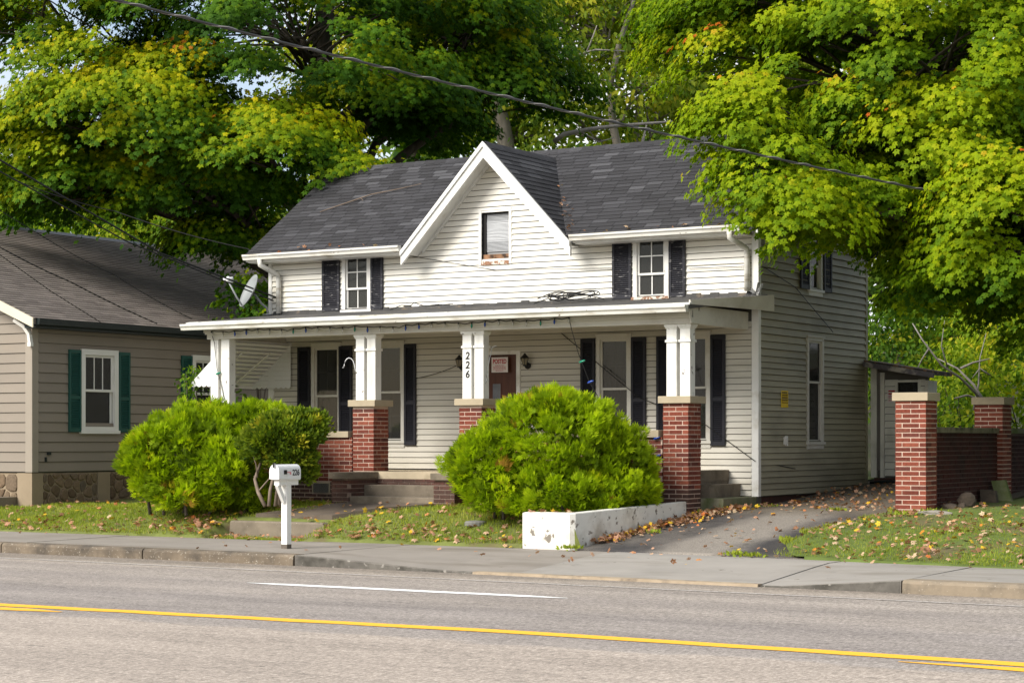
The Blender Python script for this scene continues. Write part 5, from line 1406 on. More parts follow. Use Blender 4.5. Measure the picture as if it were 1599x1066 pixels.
# windows: three-over-one sash, white casing
for k, (a, b, z0, z1) in enumerate(WN):
    op = (a, b, z0, z1)
    mb = MB(); c = 0.085
    mb.box(NX - 0.02, a - c, z0 - 0.06, NX + 0.045, a + 0.02, z1 + c); mb.box(NX - 0.02, b - 0.02, z0 - 0.06, NX + 0.045, b + c, z1 + c)
    mb.box(NX - 0.02, a + 0.0205, z1 - 0.02, NX + 0.043, b - 0.0205, z1 + c); mb.box(NX - 0.02, a - c - 0.02, z0 - 0.12, NX + 0.07, b + c + 0.02, z0 - 0.061); mb.box(NX - 0.02, a + 0.0205, z0 - 0.06, NX + 0.043, b - 0.0205, z0 + 0.01)
    w = build(mb, 'window', NWHITE, nb)
    zm = z0 + (z1 - z0) * 0.50
    mb = MB()
    for p, q, o in ((zm - 0.02, z1 - 0.02, 0.0), (z0 + 0.01, zm + 0.02, -0.03)):
        mb.box(NX + o - 0.02, a + 0.021, p, NX + o, a + 0.075, q); mb.box(NX + o - 0.02, b - 0.075, p, NX + o, b - 0.021, q)
        mb.box(NX + o - 0.0195, a + 0.0755, p, NX + o - 0.0005, b - 0.0755, p + 0.045); mb.box(NX + o - 0.0195, a + 0.0755, q - 0.045, NX + o - 0.0005, b - 0.0755, q)
    build(mb, 'sash', NWHITE, w)
    for p, q, o in ((zm + 0.025, z1 - 0.065, -0.012), (z0 + 0.055, zm - 0.025, -0.042)):
        mb = MB(); mb.box(NX + o - 0.004, a + 0.07, p, NX + o, b - 0.07, q); build(mb, 'pane', GLASS, w)
    mb = MB()
    for t in (1 / 3, 2 / 3):
        y = a + 0.075 + (b - a - 0.15) * t; mb.box(NX - 0.011, y - 0.01, zm + 0.026, NX - 0.002, y + 0.01, z1 - 0.066)
    build(mb, 'muntin', NWHITE, w)
    for p, q in ((a - 0.41, a - 0.095), (b + 0.095, b + 0.40)): shutter(p, q, 1.84, 3.36, NX + 0.021, GREENSH, nb, 'y')
mb = MB(); mb.box(NX - 3.0, NY + 1.5, 0.5, NX - 0.6, NY + 9, 1.12); mb.box(NX - 4, NY + 0.4, 1.12, NX - 3.9, NY + 12, 3.7); build(mb, 'interior', DARK, nb)
mb = MB()
for y in (28.75, 29.3): mb.lathe([(0.05, 0), (0.05, 0.012)], (0, 0, 0), 8)
mb.v = []; mb.f = []; mb.m = []; mb.t = []
mb.box(NX + 0.02, 26.52, 1.42, NX + 0.05, 26.60, 1.47); mb.box(NX + 0.02, 26.46, 1.29, NX + 0.045, 26.50, 1.38)
build(mb, 'vent_hood', DKGREEN, nb)
# stone foundation: flat pilasters with rounded field stones between, each stone its own piece
STONE = brickmat('field_stone', [(0, (0.105, 0.072, 0.045)), (0.3, (0.16, 0.112, 0.07)), (0.6, (0.19, 0.135, 0.085)), (0.8, (0.12, 0.095, 0.07)), (1, (0.20, 0.145, 0.085))])
NMORT = surf('pale_mortar', (0.27, 0.21, 0.14), 0.9, 0.08, 4, bstr=0.3)
mb = MB(); mb.box(NX - 0.20, NY + 0.02, 0.2, NX - 0.005, NYB, 1.09); mb.box(NX - NW, NY + 0.01, 0.2, NX - 0.201, NY + 0.2, 1.09)
mb.box(NX - 0.35, NY - 0.02, 0.2, NX + 0.015, NY + 0.26, 1.095)
for y in (27.85, 31.0, 34.2): mb.box(NX - 0.004, y, 0.2, NX + 0.02, y + 0.33, 1.09)
fnd = build(mb, 'foundation', NMORT, nb)
def stones(u0, u1, z0, z1, conv, seed, n_target):
    r = random.Random(seed)
    pts = []
    for _ in range(4000):
        p = (r.uniform(u0, u1), r.uniform(z0, z1))
        if all((p[0] - q[0]) ** 2 + ((p[1] - q[1]) * 1.1) ** 2 > 0.028 * (0.6 + q[2]) for q in pts): pts.append(p + (r.random(),))
        if len(pts) >= n_target: break
    for p in pts:
        poly = [(u0 + 0.01, z0), (u1 - 0.01, z0), (u1 - 0.01, z1), (u0 + 0.01, z1)]
        for q in pts:
            if q is p: continue
            mxp, mzp = (p[0] + q[0]) / 2, (p[1] + q[1]) / 2
            dxq, dzq = q[0] - p[0], q[1] - p[1]
            L_ = math.hypot(dxq, dzq)
            if L_ > 0.9: continue
            mxp -= dxq / L_ * 0.014; mzp -= dzq / L_ * 0.014
            # keep the side of p
            a_, b_ = (mxp, mzp), (mxp - dzq, mzp + dxq)
            out = []
            side = lambda t: (b_[0] - a_[0]) * (t[1] - a_[1]) - (b_[1] - a_[1]) * (t[0] - a_[0])
            for s_, e_ in zip(poly, poly[1:] + poly[:1]):
                ss_, se_ = side(s_), side(e_)
                if ss_ >= 0: out.append(s_)
                if (ss_ >= 0) != (se_ >= 0):
                    t = ss_ / (ss_ - se_); out.append((s_[0] + (e_[0] - s_[0]) * t, s_[1] + (e_[1] - s_[1]) * t))
            poly = out
            if len(poly) < 3: break
        if len(poly) < 3 or area(poly) < 0.006: continue
        # chaikin-round the outline
        for _ in range(1):
            poly = [pt for a_, b_ in zip(poly, poly[1:] + poly[:1]) for pt in ((a_[0] * .78 + b_[0] * .22, a_[1] * .78 + b_[1] * .22), (a_[0] * .22 + b_[0] * .78, a_[1] * .22 + b_[1] * .78))]
        cx_, cz_ = sum(t[0] for t in poly) / len(poly), sum(t[1] for t in poly) / len(poly)
        mb = MB(); pr_ = 0.02 + r.random() * 0.02
        ra = [conv(*t, 0.0) for t in poly]; rb = [conv(cx_ + (t[0] - cx_) * 0.97, cz_ + (t[1] - cz_) * 0.97, pr_ * 0.7) for t in poly]; rc = [conv(cx_ + (t[0] - cx_) * 0.75, cz_ + (t[1] - cz_) * 0.75, pr_) for t in poly]
        i0 = [mb.vert(t) for t in ra]; i1 = [mb.vert(t) for t in rb]; i2 = [mb.vert(t) for t in rc]
        n_ = len(poly)
        for A_, B_ in ((i0, i1), (i1, i2)):
            for k in range(n_): mb.face((A_[k], A_[(k + 1) % n_], B_[(k + 1) % n_], B_[k]))
        mb.face(i2)
        build(mb, 'stone', STONE, fnd)
stones(NY + 0.27, 27.84, 0.46, 1.07, lambda u, z, o: (NX - 0.006 + o, u, z), 3, 26)
stones(28.19, 30.99, 0.46, 1.07, lambda u, z, o: (NX - 0.006 + o, u, z), 4, 40)
stones(NX - 2.6, NX - 0.36, 0.46, 1.07, lambda u, z, o: (u, NY + 0.011 - o, z), 5, 24)
mb = MB(); mb.box(NX - 3.5, NY - 0.75, 0.25, NX - 0.35, NY - 0.03, 0.66); tag(build(mb, 'concrete_step', CONCRETE, None, (NX - 2, NY - 0.4, 0.25)), 'low concrete slab at the front of the tan house', 'step')

# ------------------------------------------------------------------ lean-to shed behind the house
shed = thing('shed', (-12.6, 34.5, 0.95), 'small lean-to shed with white clapboards at the back of the house', 'shed')
SHED_S = surf('shed_siding', (0.72, 0.71, 0.62), 0.6, 0.06, 0.8, dirt=(0.24, 0.23, 0.18), dirt_amt=(0.5, 0.85), dirt_scale=1.2, bstr=0.08, piece=0.06)
SY_ = 34.0
sop = [(-12.74, -12.36, 2.18, 2.72)]
stop = lambda x: 3.10 - 0.17 * (x + 13.25)
sw = wall_mesh('wall', 'x', SY_, 0.12, [-13.25, -12.2], 1.02, lambda x: stop(x) - 0.10, sop, SHADOW_SHEATHING, shed)
siding(sw, 'x', SY_, -12.98, -12.23, 1.05, 2.78, sop, SHED_S, pitch=0.12, wob=0.008)
flush_boards()
mb = MB(); mb.box(-12.32, SY_ + 0.121, 1.0, -12.2, 34.42, 2.75); mb.box(-13.25, 34.42, 1.0, -12.2, 34.52, 2.75); build(mb, 'wall', SHED_S, shed)
mb = MB(); mb.box(-13.24, SY_ - 0.04, 1.02, -13.13, SY_ - 0.001, 2.98); mb.box(-13.06, SY_ - 0.04, 1.02, -12.985, SY_ - 0.001, 2.9); mb.box(-12.23, SY_ - 0.03, 1.02, -12.17, SY_ + 0.05, 2.75); build(mb, 'corner_board', SHED_S, shed)
mb = MB(); mb.box(-13.129, SY_ - 0.02, 1.15, -13.061, SY_ - 0.001, 2.9); build(mb, 'door', surf('shed_door', (0.16, 0.15, 0.13), 0.7, 0.1, 3, bstr=0.1), shed)
mb = MB(); ax, bx = -13.24, -11.93
mb.hexa([(ax, 33.62, stop(ax) - 0.05), (bx, 33.62, stop(bx) - 0.05), (bx, 34.55, stop(bx) - 0.05), (ax, 34.55, stop(ax) - 0.05)], [(ax, 33.62, stop(ax) + 0.02), (bx, 33.62, stop(bx) + 0.02), (bx, 34.55, stop(bx) + 0.02), (ax, 34.55, stop(ax) + 0.02)])
sroof = build(mb, 'roof', surf('leafy_roofing', (0.06, 0.055, 0.052), 0.9, 0.2, 3, dirt=(0.22, 0.13, 0.07), dirt_amt=(0.48, 0.56), dirt_scale=9, bstr=0.4), shed)
mb = MB(); mb.hexa([(ax, 33.58, stop(ax) - 0.10), (bx, 33.58, stop(bx) - 0.10), (bx, 33.615, stop(bx) - 0.10), (ax, 33.615, stop(ax) - 0.10)], [(ax, 33.58, stop(ax) - 0.01), (bx, 33.58, stop(bx) - 0.01), (bx, 33.615, stop(bx) - 0.01), (ax, 33.615, stop(ax) - 0.01)])
build(mb, 'fascia', surf('dark_fascia', (0.12, 0.11, 0.12), 0.6, 0.3, 6, dirt=(0.38, 0.35, 0.3), dirt_amt=(0.45, 0.55), dirt_scale=3, bstr=0.1), shed)
mb = MB(); mb.box(-12.785, SY_ - 0.03, 2.14, -12.7405, SY_ + 0.05, 2.76); mb.box(-12.3595, SY_ - 0.03, 2.14, -12.315, SY_ + 0.05, 2.76); mb.box(-12.74, SY_ - 0.03, 2.721, -12.36, SY_ + 0.05, 2.76); mb.box(-12.74, SY_ - 0.03, 2.14, -12.36, SY_ + 0.05, 2.179)
w = build(mb, 'window', SHED_S, shed)
mb = MB(); mb.box(-12.739, SY_ + 0.02, 2.18, -12.361, SY_ + 0.025, 2.72); build(mb, 'pane', GLASS, w)
mb = MB(); mb.box(-13.0, 34.15, 1.02, -12.33, 34.18, 2.8); build(mb, 'interior', DARK, shed)
mb = MB(); mb.box(-12.93, SY_ - 0.026, 2.36, -12.77, SY_ - 0.023, 2.60); sn = build(mb, 'paper_notice', PAPER, None, (-12.85, SY_ - 0.025, 2.48)); place(sn, 'small white notice with red print on the shed wall', 'notice')
mb = MB()
for k, (z, h_) in enumerate(((2.565, 0.028), (2.52, 0.03), (2.475, 0.012), (2.45, 0.012), (2.425, 0.012), (2.40, 0.012))): mb.box(-12.91, SY_ - 0.029, z - h_ / 2, -12.79 - 0.02 * (k % 2), SY_ - 0.0265, z + h_ / 2)
build(mb, 'small_print', REDINK, sn)
mb = MB(); mb.box(-13.2, SY_ + 0.03, 0.6, -12.25, SY_ + 0.1, 1.015); build(mb, 'foundation', BRICK_DARK, shed)
mb = MB(); mb.tube([(-13.1, 33.6, 0.93), (-12.8, 33.5, 0.96), (-12.4, 33.6, 0.97), (-12.0, 33.5, 0.98), (-11.7, 33.6, 0.96)], 0.03, 7)
place(build(mb, 'drain_pipe', DKGREEN, None, (-12.6, 33.55, 0.93), smooth=True), 'dark pipe lying on the ground in front of the shed', 'pipe')

# ------------------------------------------------------------------ brick garden wall with two capped piers
SOOTY_SHADED = brickmat('sooty_shaded_brick', [(0, (0.045, 0.014, 0.011)), (0.5, (0.07, 0.020, 0.015)), (1, (0.055, 0.017, 0.013))], stain=(0.022, 0.014, 0.011))  # soot plus the deep shade of the drive-away side, both put into the colour
gw = thing('brick_wall', (-10.2, 30, 0.6), 'red brick garden wall with two stone capped piers beside the drive', 'wall')
for k, (x, y, z0) in enumerate(((-10.225, 28.03, 0.55), (-10.27, 31.73, 0.68))):
    w = 0.466
    mb = MB(); h = w / 2 - 0.006; mb.box(x - h, y - h, 0.4, x + h, y + h, 2.265)
    gp = build(mb, 'brick_pier', MORTAR, gw)
    brick_pier(x, y, w, z0, 2.26, gp, BRICK, 0 if k == 0 else 1)
    cap(x - 0.27, y - 0.27, x + 0.27, y + 0.27, 2.267, 2.385, gp)
mb = MB(); mb.box(-10.32, 28.28, 0.4, -10.135, 31.49, 1.80); mb.box(-10.32, 31.98, 0.4, -10.135, 42, 1.80)
wp = build(mb, 'wall_panel', surf('dark_mortar', (0.12, 0.085, 0.07), 0.9, 0.15, 5, bstr=0.3), gw)
brick_face_y(28.275, 31.485, 0.56, 1.795, -10.12, wp, SOOTY_SHADED, 2.2); brick_face_y(31.975, 41.9, 0.66, 1.795, -10.12, wp, SOOTY_SHADED, 9)
brick_face_x(-10.33, -10.12, 0.6, 1.79, 42.02, wp, BRICK, 20)
flush_bricks()
cap(-10.36, 28.27, -10.09, 31.49, 1.802, 1.885, gw, surf('mossy_cap', (0.20, 0.17, 0.11), 0.9, 0.2, 4, dirt=(0.06, 0.06, 0.03), dirt_amt=(0.45, 0.6), dirt_scale=4, bstr=0.3)); cap(-10.36, 31.97, -10.09, 42.1, 1.802, 1.885, gw, MOSSY)
# rubble and slabs at its foot
def rock(name, c, r, seed, mat, label, group=None):
    rr = random.Random(seed)
    import bmesh
    bm = bmesh.new(); bmesh.ops.create_icosphere(bm, subdivisions=2, radius=1)
    ph = [(Vector((rr.uniform(-1, 1), rr.uniform(-1, 1), rr.uniform(-1, 1))).normalized(), rr.uniform(.6, .9)) for _ in range(9)]
    for v in bm.verts:
        for n_, d_ in ph:
            t = v.co.dot(n_)
            if t > d_: v.co -= n_ * (t - d_)
        v.co = Vector((v.co.x * r[0], v.co.y * r[1], v.co.z * r[2]))
    me = bpy.data.meshes.new(name); bm.to_mesh(me); bm.free(); me.materials.append(mat)
    o = bpy.data.objects.new(name, me); put(o, None, c); return tag(o, label, 'rock', group)
ROCK = surf('rubble_stone', (0.085, 0.065, 0.048), 0.95, 0.3, 6, dirt=(0.05, 0.04, 0.03), dirt_amt=(0.5, 0.65), dirt_scale=8, bstr=0.6)
rock('rock', (-9.72, 28.75, 0.79), (0.16, 0.16, 0.15), 1, ROCK, 'largest rounded stone at the foot of the brick wall')
rock('rock', (-9.82, 28.35, 0.69), (0.18, 0.15, 0.08), 2, ROCK, 'low flat stone beside the front brick pier of the garden wall')
rock('rock', (-9.68, 28.5, 0.71), (0.08, 0.08, 0.07), 3, ROCK, 'small stone wedged between the flat stone and the largest stone by the brick wall')
rock('rock', (-9.80, 27.60, 0.64), (0.34, 0.18, 0.05), 4, surf('broken_concrete', (0.26, 0.235, 0.2), 0.95, 0.3, 9, bstr=0.6), 'pale broken concrete patch in the grass before the front brick pier')
mb = MB(); mb.hexa([(-9.95, 31.0, 0.62), (-9.72, 31.05, 0.62), (-9.72, 31.15, 0.62), (-9.95, 31.1, 0.62)], [(-10.08, 31.05, 1.04), (-9.88, 31.1, 1.06), (-9.88, 31.2, 1.06), (-10.08, 31.15, 1.04)])
place(build(mb, 'paving_slab', MOSSY, None, (-9.85, 31.08, 0.62)), 'pale slab leaning against the brick wall under the rear pier', 'slab')
mb = MB(); mb.hexa([(-10.05, 30.45, 0.62), (-9.8, 30.5, 0.62), (-9.8, 30.62, 0.62), (-10.05, 30.6, 0.62)], [(-10.08, 30.5, 0.92), (-9.86, 30.55, 0.90), (-9.86, 30.66, 0.90), (-10.08, 30.64, 0.92)])
place(build(mb, 'paving_slab', ROCK, None, (-9.9, 30.5, 0.62)), 'dark broken slab on the ground left of the leaning pale slab', 'slab')

# ------------------------------------------------------------------ white retaining wall and the step block
WW = surf('flaking_white_paint', (0.72, 0.70, 0.63), 0.7, 0.05, 3, dirt=(0.34, 0.29, 0.21), dirt_amt=(0.47, 0.78), dirt_scale=2.2, fleck=(0.20, 0.175, 0.14), fleck_amt=(0.595, 0.64), fleck_scale=7.5, bstr=0.4)
mb = MB()
outer = [(-14.63, 24.16), (-13.86, 24.16), (-13.80, 24.22), (-13.555, 27.18), (-13.68, 27.18), (-13.93, 24.34), (-14.63, 24.34)]
zt = lambda y: 0.672 + 0.03 * (y - 24.2)
ia = [mb.vert((x, y, 0.05)) for x, y in outer]; ib = [mb.vert((x, y, zt(y) - 0.012)) for x, y in outer]
cxm, cym = -13.9, 25.2
n_ = len(outer)
for k in range(n_): mb.face((ia[k], ia[(k + 1) % n_], ib[(k + 1) % n_], ib[k]))
ic = []
inn = [(-14.62, 24.17), (-13.865, 24.172), (-13.812, 24.225), (-13.567, 27.175), (-13.668, 27.175), (-13.92, 24.33), (-14.62, 24.33)]
ic = [mb.vert((x, y, zt(y))) for x, y in inn]
for k in range(n_): mb.face((ib[k], ib[(k + 1) % n_], ic[(k + 1) % n_], ic[k]))
mb.face((ic[0], ic[1], ic[5], ic[6])); mb.face((ic[1], ic[2], ic[5])); mb.face((ic[2], ic[3], ic[4], ic[5])); mb.face(ia[::-1])
place(build(mb, 'retaining_wall', WW, None, (-13.9, 25, 0.1)), 'low white painted retaining wall with flaking paint beside the drive', 'wall')
mb = MB()
x0, x1, y0, y1 = -20.50, -18.60, 24.80, 25.12
mb.hexa([(x0, y0, 0.1), (x1, y0, 0.1), (x1, y1, 0.1), (x0, y1, 0.1)], [(x0 + 0.02, y0, 0.385), (x1 - 0.02, y0, 0.385), (x1, y1, 0.385), (x0, y1, 0.385)])
mb.hexa([(x0 + 0.02, y0, 0.385), (x1 - 0.02, y0, 0.385), (x1, y1, 0.385), (x0, y1, 0.385)], [(x0 + 0.045, y0 + 0.02, 0.41), (x1 - 0.045, y0 + 0.02, 0.41), (x1 - 0.02, y1, 0.41), (x0 + 0.02, y1, 0.41)])
place(build(mb, 'concrete_step', CONCRETE, None, (-19.5, 24.95, 0.15)), 'single concrete step from the sidewalk up to the front path', 'step')
mb = MB(); mb.lathe([(0.17, -0.05), (0.17, 0.0), (0.15, 0.02), (0.05, 0.03)], (-15.95, 25.0, 0.47), 18)
place(build(mb, 'drain_cover', surf('grey_cover', (0.17, 0.165, 0.15), 0.85, 0.1, 6, bstr=0.2), None, (-15.95, 25.0, 0.47), smooth=False), 'round grey cover in the grass before the round bush', 'cover')

# ------------------------------------------------------------------ overhead cables
def PX(x, y, d):
    u = (x - 799.5) / 3113.0
    s, c = math.sin(R(31.5)), math.cos(R(31.5))
    return Vector(((-s + c * u) * d, (c + s * u) * d, CAM_H + (686 - y) * d / 3113.0))
CABLE = surf('cable_sheath', (0.05, 0.05, 0.05), 0.6, 0.2, 4, bstr=0)
CABLE_L = surf('bare_cable', (0.22, 0.21, 0.20), 0.5, 0.3, 6, bstr=0)
a_, b_ = PX(-420, -160, 20.5), PX(1990, 398, 33)
def sagline(a, b, sag, n=40): return [a.lerp(b, i / n) - Vector((0, 0, 4 * sag * (i / n) * (1 - i / n))) for i in range(n + 1)]
pc = thing('power_cable', tuple(a_), 'thick twisted overhead cable crossing in front of the gable and trees', 'cable')
mb = MB(); mb.tube(sagline(a_, b_, 0.27), 0.017, 6); build(mb, 'conductor', CABLE, pc)
mb = MB()
P = sagline(a_, b_, 0.27, 400); mb.tube([p + Vector((0.016 * math.cos(i * 0.7), 0, 0.016 * math.sin(i * 0.7) + 0.004)) for i, p in enumerate(P)], 0.008, 4); build(mb, 'conductor', CABLE_L, pc)
cable('service_cable', [PX(-330, 40, 27), PX(0, 250, 31), PX(250, 395, 35), (-22.95, 29.12, 4.32)], 0.016, 'upper black service cable running down to the satellite dish corner')
cable('service_cable', [PX(-330, 90, 27), PX(0, 268, 31), PX(200, 378, 34), (-23.0, 29.1, 4.26)], 0.012, 'lower black service cable running down to the satellite dish corner')
cable('service_cable', [PX(-200, 275, 30), PX(0, 386, 31.5), PX(110, 440, 33), PX(245, 505, 36)], 0.010, 'cable slanting across the brown roof towards the porch gutter', sag=0.02)
cable('service_cable', [PX(-200, 300, 30), PX(0, 398, 31.5), PX(80, 455, 33), PX(160, 505, 35.5)], 0.007, 'lowest thin cable over the left end of the brown roof')
cable('service_cable', [PX(-150, 230, 32), PX(60, 365, 34), PX(180, 430, 35.5), PX(300, 498, 36.5)], 0.007, 'thin cable crossing the middle of the brown roof', sag=0.03)
cable('service_cable', [PX(20, 280, 36), PX(180, 330, 37), (-23.3, 28.75, 5.2)], 0.009, 'thin cable passing before the trees to the upper left eave', sag=0.05)

# ------------------------------------------------------------------ vegetation
Rn, Fn = np.array([0.8526, 0.5225, 0.0]), np.array([-0.5225, 0.8526, 0.0])
UPn = np.array([0.0, 0.0, 1.0])
MAPLE_V, MAPLE_F = [], []                               # five pointed lobes round one centre
for a_, ln_, wd_ in ((-112, 0.40, 0.22), (-56, 0.54, 0.27), (0, 0.60, 0.27), (56, 0.54, 0.27), (112, 0.40, 0.22)):
    sx_, cy_ = math.sin(R(a_)), math.cos(R(a_)); k_ = len(MAPLE_V)
    MAPLE_V += [(sx_ * 0.06 + cy_ * wd_, 0.36 + cy_ * 0.06 - sx_ * wd_, 0.02), (sx_ * ln_, 0.36 + cy_ * ln_, -0.07 if a_ else -0.10), (sx_ * 0.06 - cy_ * wd_, 0.36 + cy_ * 0.06 + sx_ * wd_, 0.02)]
    MAPLE_F.append((k_, k_ + 1, k_ + 2))
OVAL_V = [(0, 0, 0), (0.28, 0.4, 0.07), (0, 1.0, -0.08), (-0.28, 0.4, 0.07)]
OVAL_F = [(0, 1, 2), (0, 2, 3)]
FR_V, FR_F = [], []
for a, ln in ((-62, 0.55), (-34, 0.8), (-8, 1.0), (20, 0.92), (46, 0.7), (70, 0.5)):
    t = R(a); d = (math.sin(t), math.cos(t)); k = len(FR_V)
    w = 0.085
    b0 = (d[0] * 0.06, d[1] * 0.06)
    FR_V += [(b0[0], b0[1], 0), (d[0] * ln * .55 + d[1] * w, d[1] * ln * .55 - d[0] * w, 0.03), (d[0] * ln, d[1] * ln, -0.05), (d[0] * ln * .55 - d[1] * w, d[1] * ln * .55 + d[0] * w, 0.03)]
    FR_F += [(k, k + 1, k + 2), (k, k + 2, k + 3)]

def unit(v): return v / np.maximum(1e-6, np.linalg.norm(v, axis=-1, keepdims=True))

def in_building(p):
    x, y, z = p[:, 0], p[:, 1], p[:, 2]
    rz = np.where(y < RIDGE_Y, EAVE_Z + SL * (y - EAVE_Y), RIDGE_Z - SL * (y - RIDGE_Y)) + 0.10
    m = (x > XL - 0.35) & (x < XR + 0.28) & (y > EAVE_Y - 0.15) & (y < BACK_Y + 0.5) & (z < rz)
    gz = GZ - GSL * np.abs(x - GX) + 0.1
    m |= (np.abs(x - GX) < GHW) & (y > EAVE_Y - 0.15) & (y < 31.2) & (z < gz)
    m |= (x > -23.4) & (x < -13.0) & (y > 26.7) & (y < YW + 0.1) & (z < 4.1)
    nzr = 3.87 + nsl_ * np.minimum(NX + 0.32 - x, x - (NX - NW - 0.3)) + 0.08
    m |= (x < NX + 0.4) & (x > NX - NW - 0.4) & (y > NY - 0.4) & (y < NYB + 0.4) & (z < np.maximum(nzr, 3.9))
    m |= (x > -13.4) & (x < -11.6) & (y > 33.5) & (y < 36.8) & (z < 3.2)
    return m

def leaf_pads(g, centers, outs, rads, density, yel, flat=0.34, tiltout=0.55, jitter=0.5):
    P, Nn, T, tint = [], [], [], []
    for i_, (c, o, r, ye) in enumerate(zip(centers, outs, rads, yel)):
        n = max(6, int((density[i_] if hasattr(density, '__len__') else density) * math.pi * r * r))
        a = g.uniform(0, 2 * math.pi, n); q = np.sqrt(g.uniform(0, 1, n)) * g.uniform(0.75, 1.1, n)
        lob = 1 + 0.28 * np.sin(3 * a + g.uniform(0, 6)) + 0.15 * np.sin(5 * a + g.uniform(0, 6))
        q = q * lob
        oh = o.copy(); oh[2] = 0; oh = unit(oh[None])[0]
        ph = np.array([-oh[1], oh[0], 0])
        ax = oh * 0.92 + UPn * (-0.32)                        # pads hang outwards
        up = unit(np.cross(ax, ph)[None])[0]
        if up[2] < 0: up = -up
        h = g.normal(0, flat * 0.5, n) - 0.30 * q ** 2
        pos = c + (np.cos(a) * q * r)[:, None] * ax + (np.sin(a) * q * r)[:, None] * ph + (h * r)[:, None] * up
        P.append(pos)
        radial = np.cos(a)[:, None] * ax + np.sin(a)[:, None] * ph
        Nn.append(up * 0.8 + oh * tiltout + radial * 0.35 + g.normal(0, jitter * 0.55, (n, 3)))
        T.append(radial * 0.7 + oh * 0.4 - UPn * 0.75 + g.normal(0, 0.45, (n, 3)))
        tint.append(np.clip(ye + g.normal(0, 0.10, n) + 0.16 * h / flat + 0.08 * (q - 0.6), 0, 0.999))
    return np.concatenate(P), np.concatenate(Nn), np.concatenate(T), np.concatenate(tint)

def bez(a, b, c, n):
    return [a * (1 - t) ** 2 + b * (2 * t * (1 - t)) + c * t * t for t in np.linspace(0, 1, n)]

def make_tree(name, label, cat, group, base, top, r0, ells, leaf, size, mat, density, bark, seed, pad_r=(0.5, 0.9), ylevel=0.3, twig=0.02, sprout=None, zmin=-99, jitter=0.5, wob=0.12):
    g = np.random.default_rng(seed)
    t = thing(name, tuple(base), label, cat, group)
    base, top = np.array(base, float), np.array(top, float)
    tr = MB(); n = 12
    tp = [base + (top - base) * i / n + np.array([math.sin(i * 1.1 + seed) * wob, math.cos(i * 0.9 + seed) * wob, 0]) * (i / n) * (1 if i else 0) for i in range(n + 1)]
    tp[0] = tp[0] - UPn * 0.3
    tr.tube([tuple(p) for p in tp], [r0 * (1.35 if i == 0 else 1.0) * (1 - 0.80 * (i / n) ** 1.2) for i in range(n + 1)], 10)
    build(tr, 'trunk', bark, t, smooth=True)
    cs, os_, rs, ys, ds_ = [], [], [], [], []
    for e in ells:
        c = np.array(e['c'], float); d3 = (e['rl'], e['rd'], e['rv'])
        # limb towards this mass
        hz = min(max(c[2] - 0.55 * np.linalg.norm((c - base)[:2]), base[2] + 0.30 * (top - base)[2]), top[2] * 0.97)
        f = (hz - base[2]) / (top - base)[2]; k = min(n - 1, max(1, int(f * n)))
        s = tp[k]
        ctrl = (s + c) / 2 + UPn * 0.12 * np.linalg.norm(c - s) * (1 if c[2] > s[2] else 2.0)
        B = MB(); rad = r0 * 0.42 * min(1, 0.45 + 0.1 * np.linalg.norm(d3))
        pts = bez(s, ctrl, c, 9)
        pts = [p + g.normal(0, 0.05, 3) * (0 if i in (0,) else 1) for i, p in enumerate(pts)]
        B.tube([tuple(p) for p in pts], [rad * (1 - 0.72 * i / 8) for i in range(9)], 7)
        npad = e['n']
        dirs = unit(g.normal(0, 1, (npad, 3))); dirs[:, 2] = np.where(dirs[:, 2] < -0.55, -dirs[:, 2] * 0.6, dirs[:, 2])
        rr = g.uniform(0.30, 1.0, npad) ** 0.45
        off = dirs * rr[:, None]
        pc_ = c + off[:, 0:1] * d3[0] * Rn + off[:, 1:2] * d3[1] * Fn + off[:, 2:3] * d3[2] * UPn
        out = unit(off[:, 0:1] / d3[0] * Rn + off[:, 1:2] / d3[1] * Fn + off[:, 2:3] / d3[2] * UPn + 0.2 * unit((pc_ - base) * np.array([1, 1, 0])))
        for i in range(npad):
            if pc_[i, 2] < zmin: continue
            r_ = g.uniform(*pad_r)
            cs.append(pc_[i]); os_.append(out[i]); rs.append(r_); ds_.append(density * e.get('q', 1.0))
            ys.append(np.clip(e.get('y', ylevel) + g.normal(0, 0.12) + 0.16 * max(0, off[i, 2]) + 0.10 * (rr[i] - 0.8) , 0.02, 0.95))
            if i % 2 == 0:
                j = int(g.integers(4, 9)); p0 = pts[j]
                m_ = (p0 + pc_[i]) / 2 + UPn * 0.10 * np.linalg.norm(pc_[i] - p0) + g.normal(0, 0.08, 3)
                B.tube([tuple(q) for q in bez(p0, m_, pc_[i] - UPn * 0.1, 5)], [twig * (1.6 - 0.3 * q) for q in range(5)], 4)
        build(B, 'branch', bark, t, smooth=True)
    P, Nn, T, tint = leaf_pads(g, cs, os_, rs, ds_, ys, jitter=jitter)
    keep = ~in_building(P)
    P, Nn, T, tint = P[keep], Nn[keep], T[keep], tint[keep]
    if leaf == 'maple': tv, tf = MAPLE_V, MAPLE_F
    else: tv, tf = OVAL_V, OVAL_F
    scatter('foliage', tv, tf, P, Nn, T, size * g.uniform(0.72, 1.2, len(P)), tint, mat, t)
    return t

def E(x, y, d, rl, rd, rv, n, ye=None):
    e = dict(c=tuple(PX(x, y, d)), rl=rl, rd=rd, rv=rv, n=n)
    if ye is not None: e['y'] = ye
    if x > 1720 or y < -140: e['q'] = 0.4
    return e

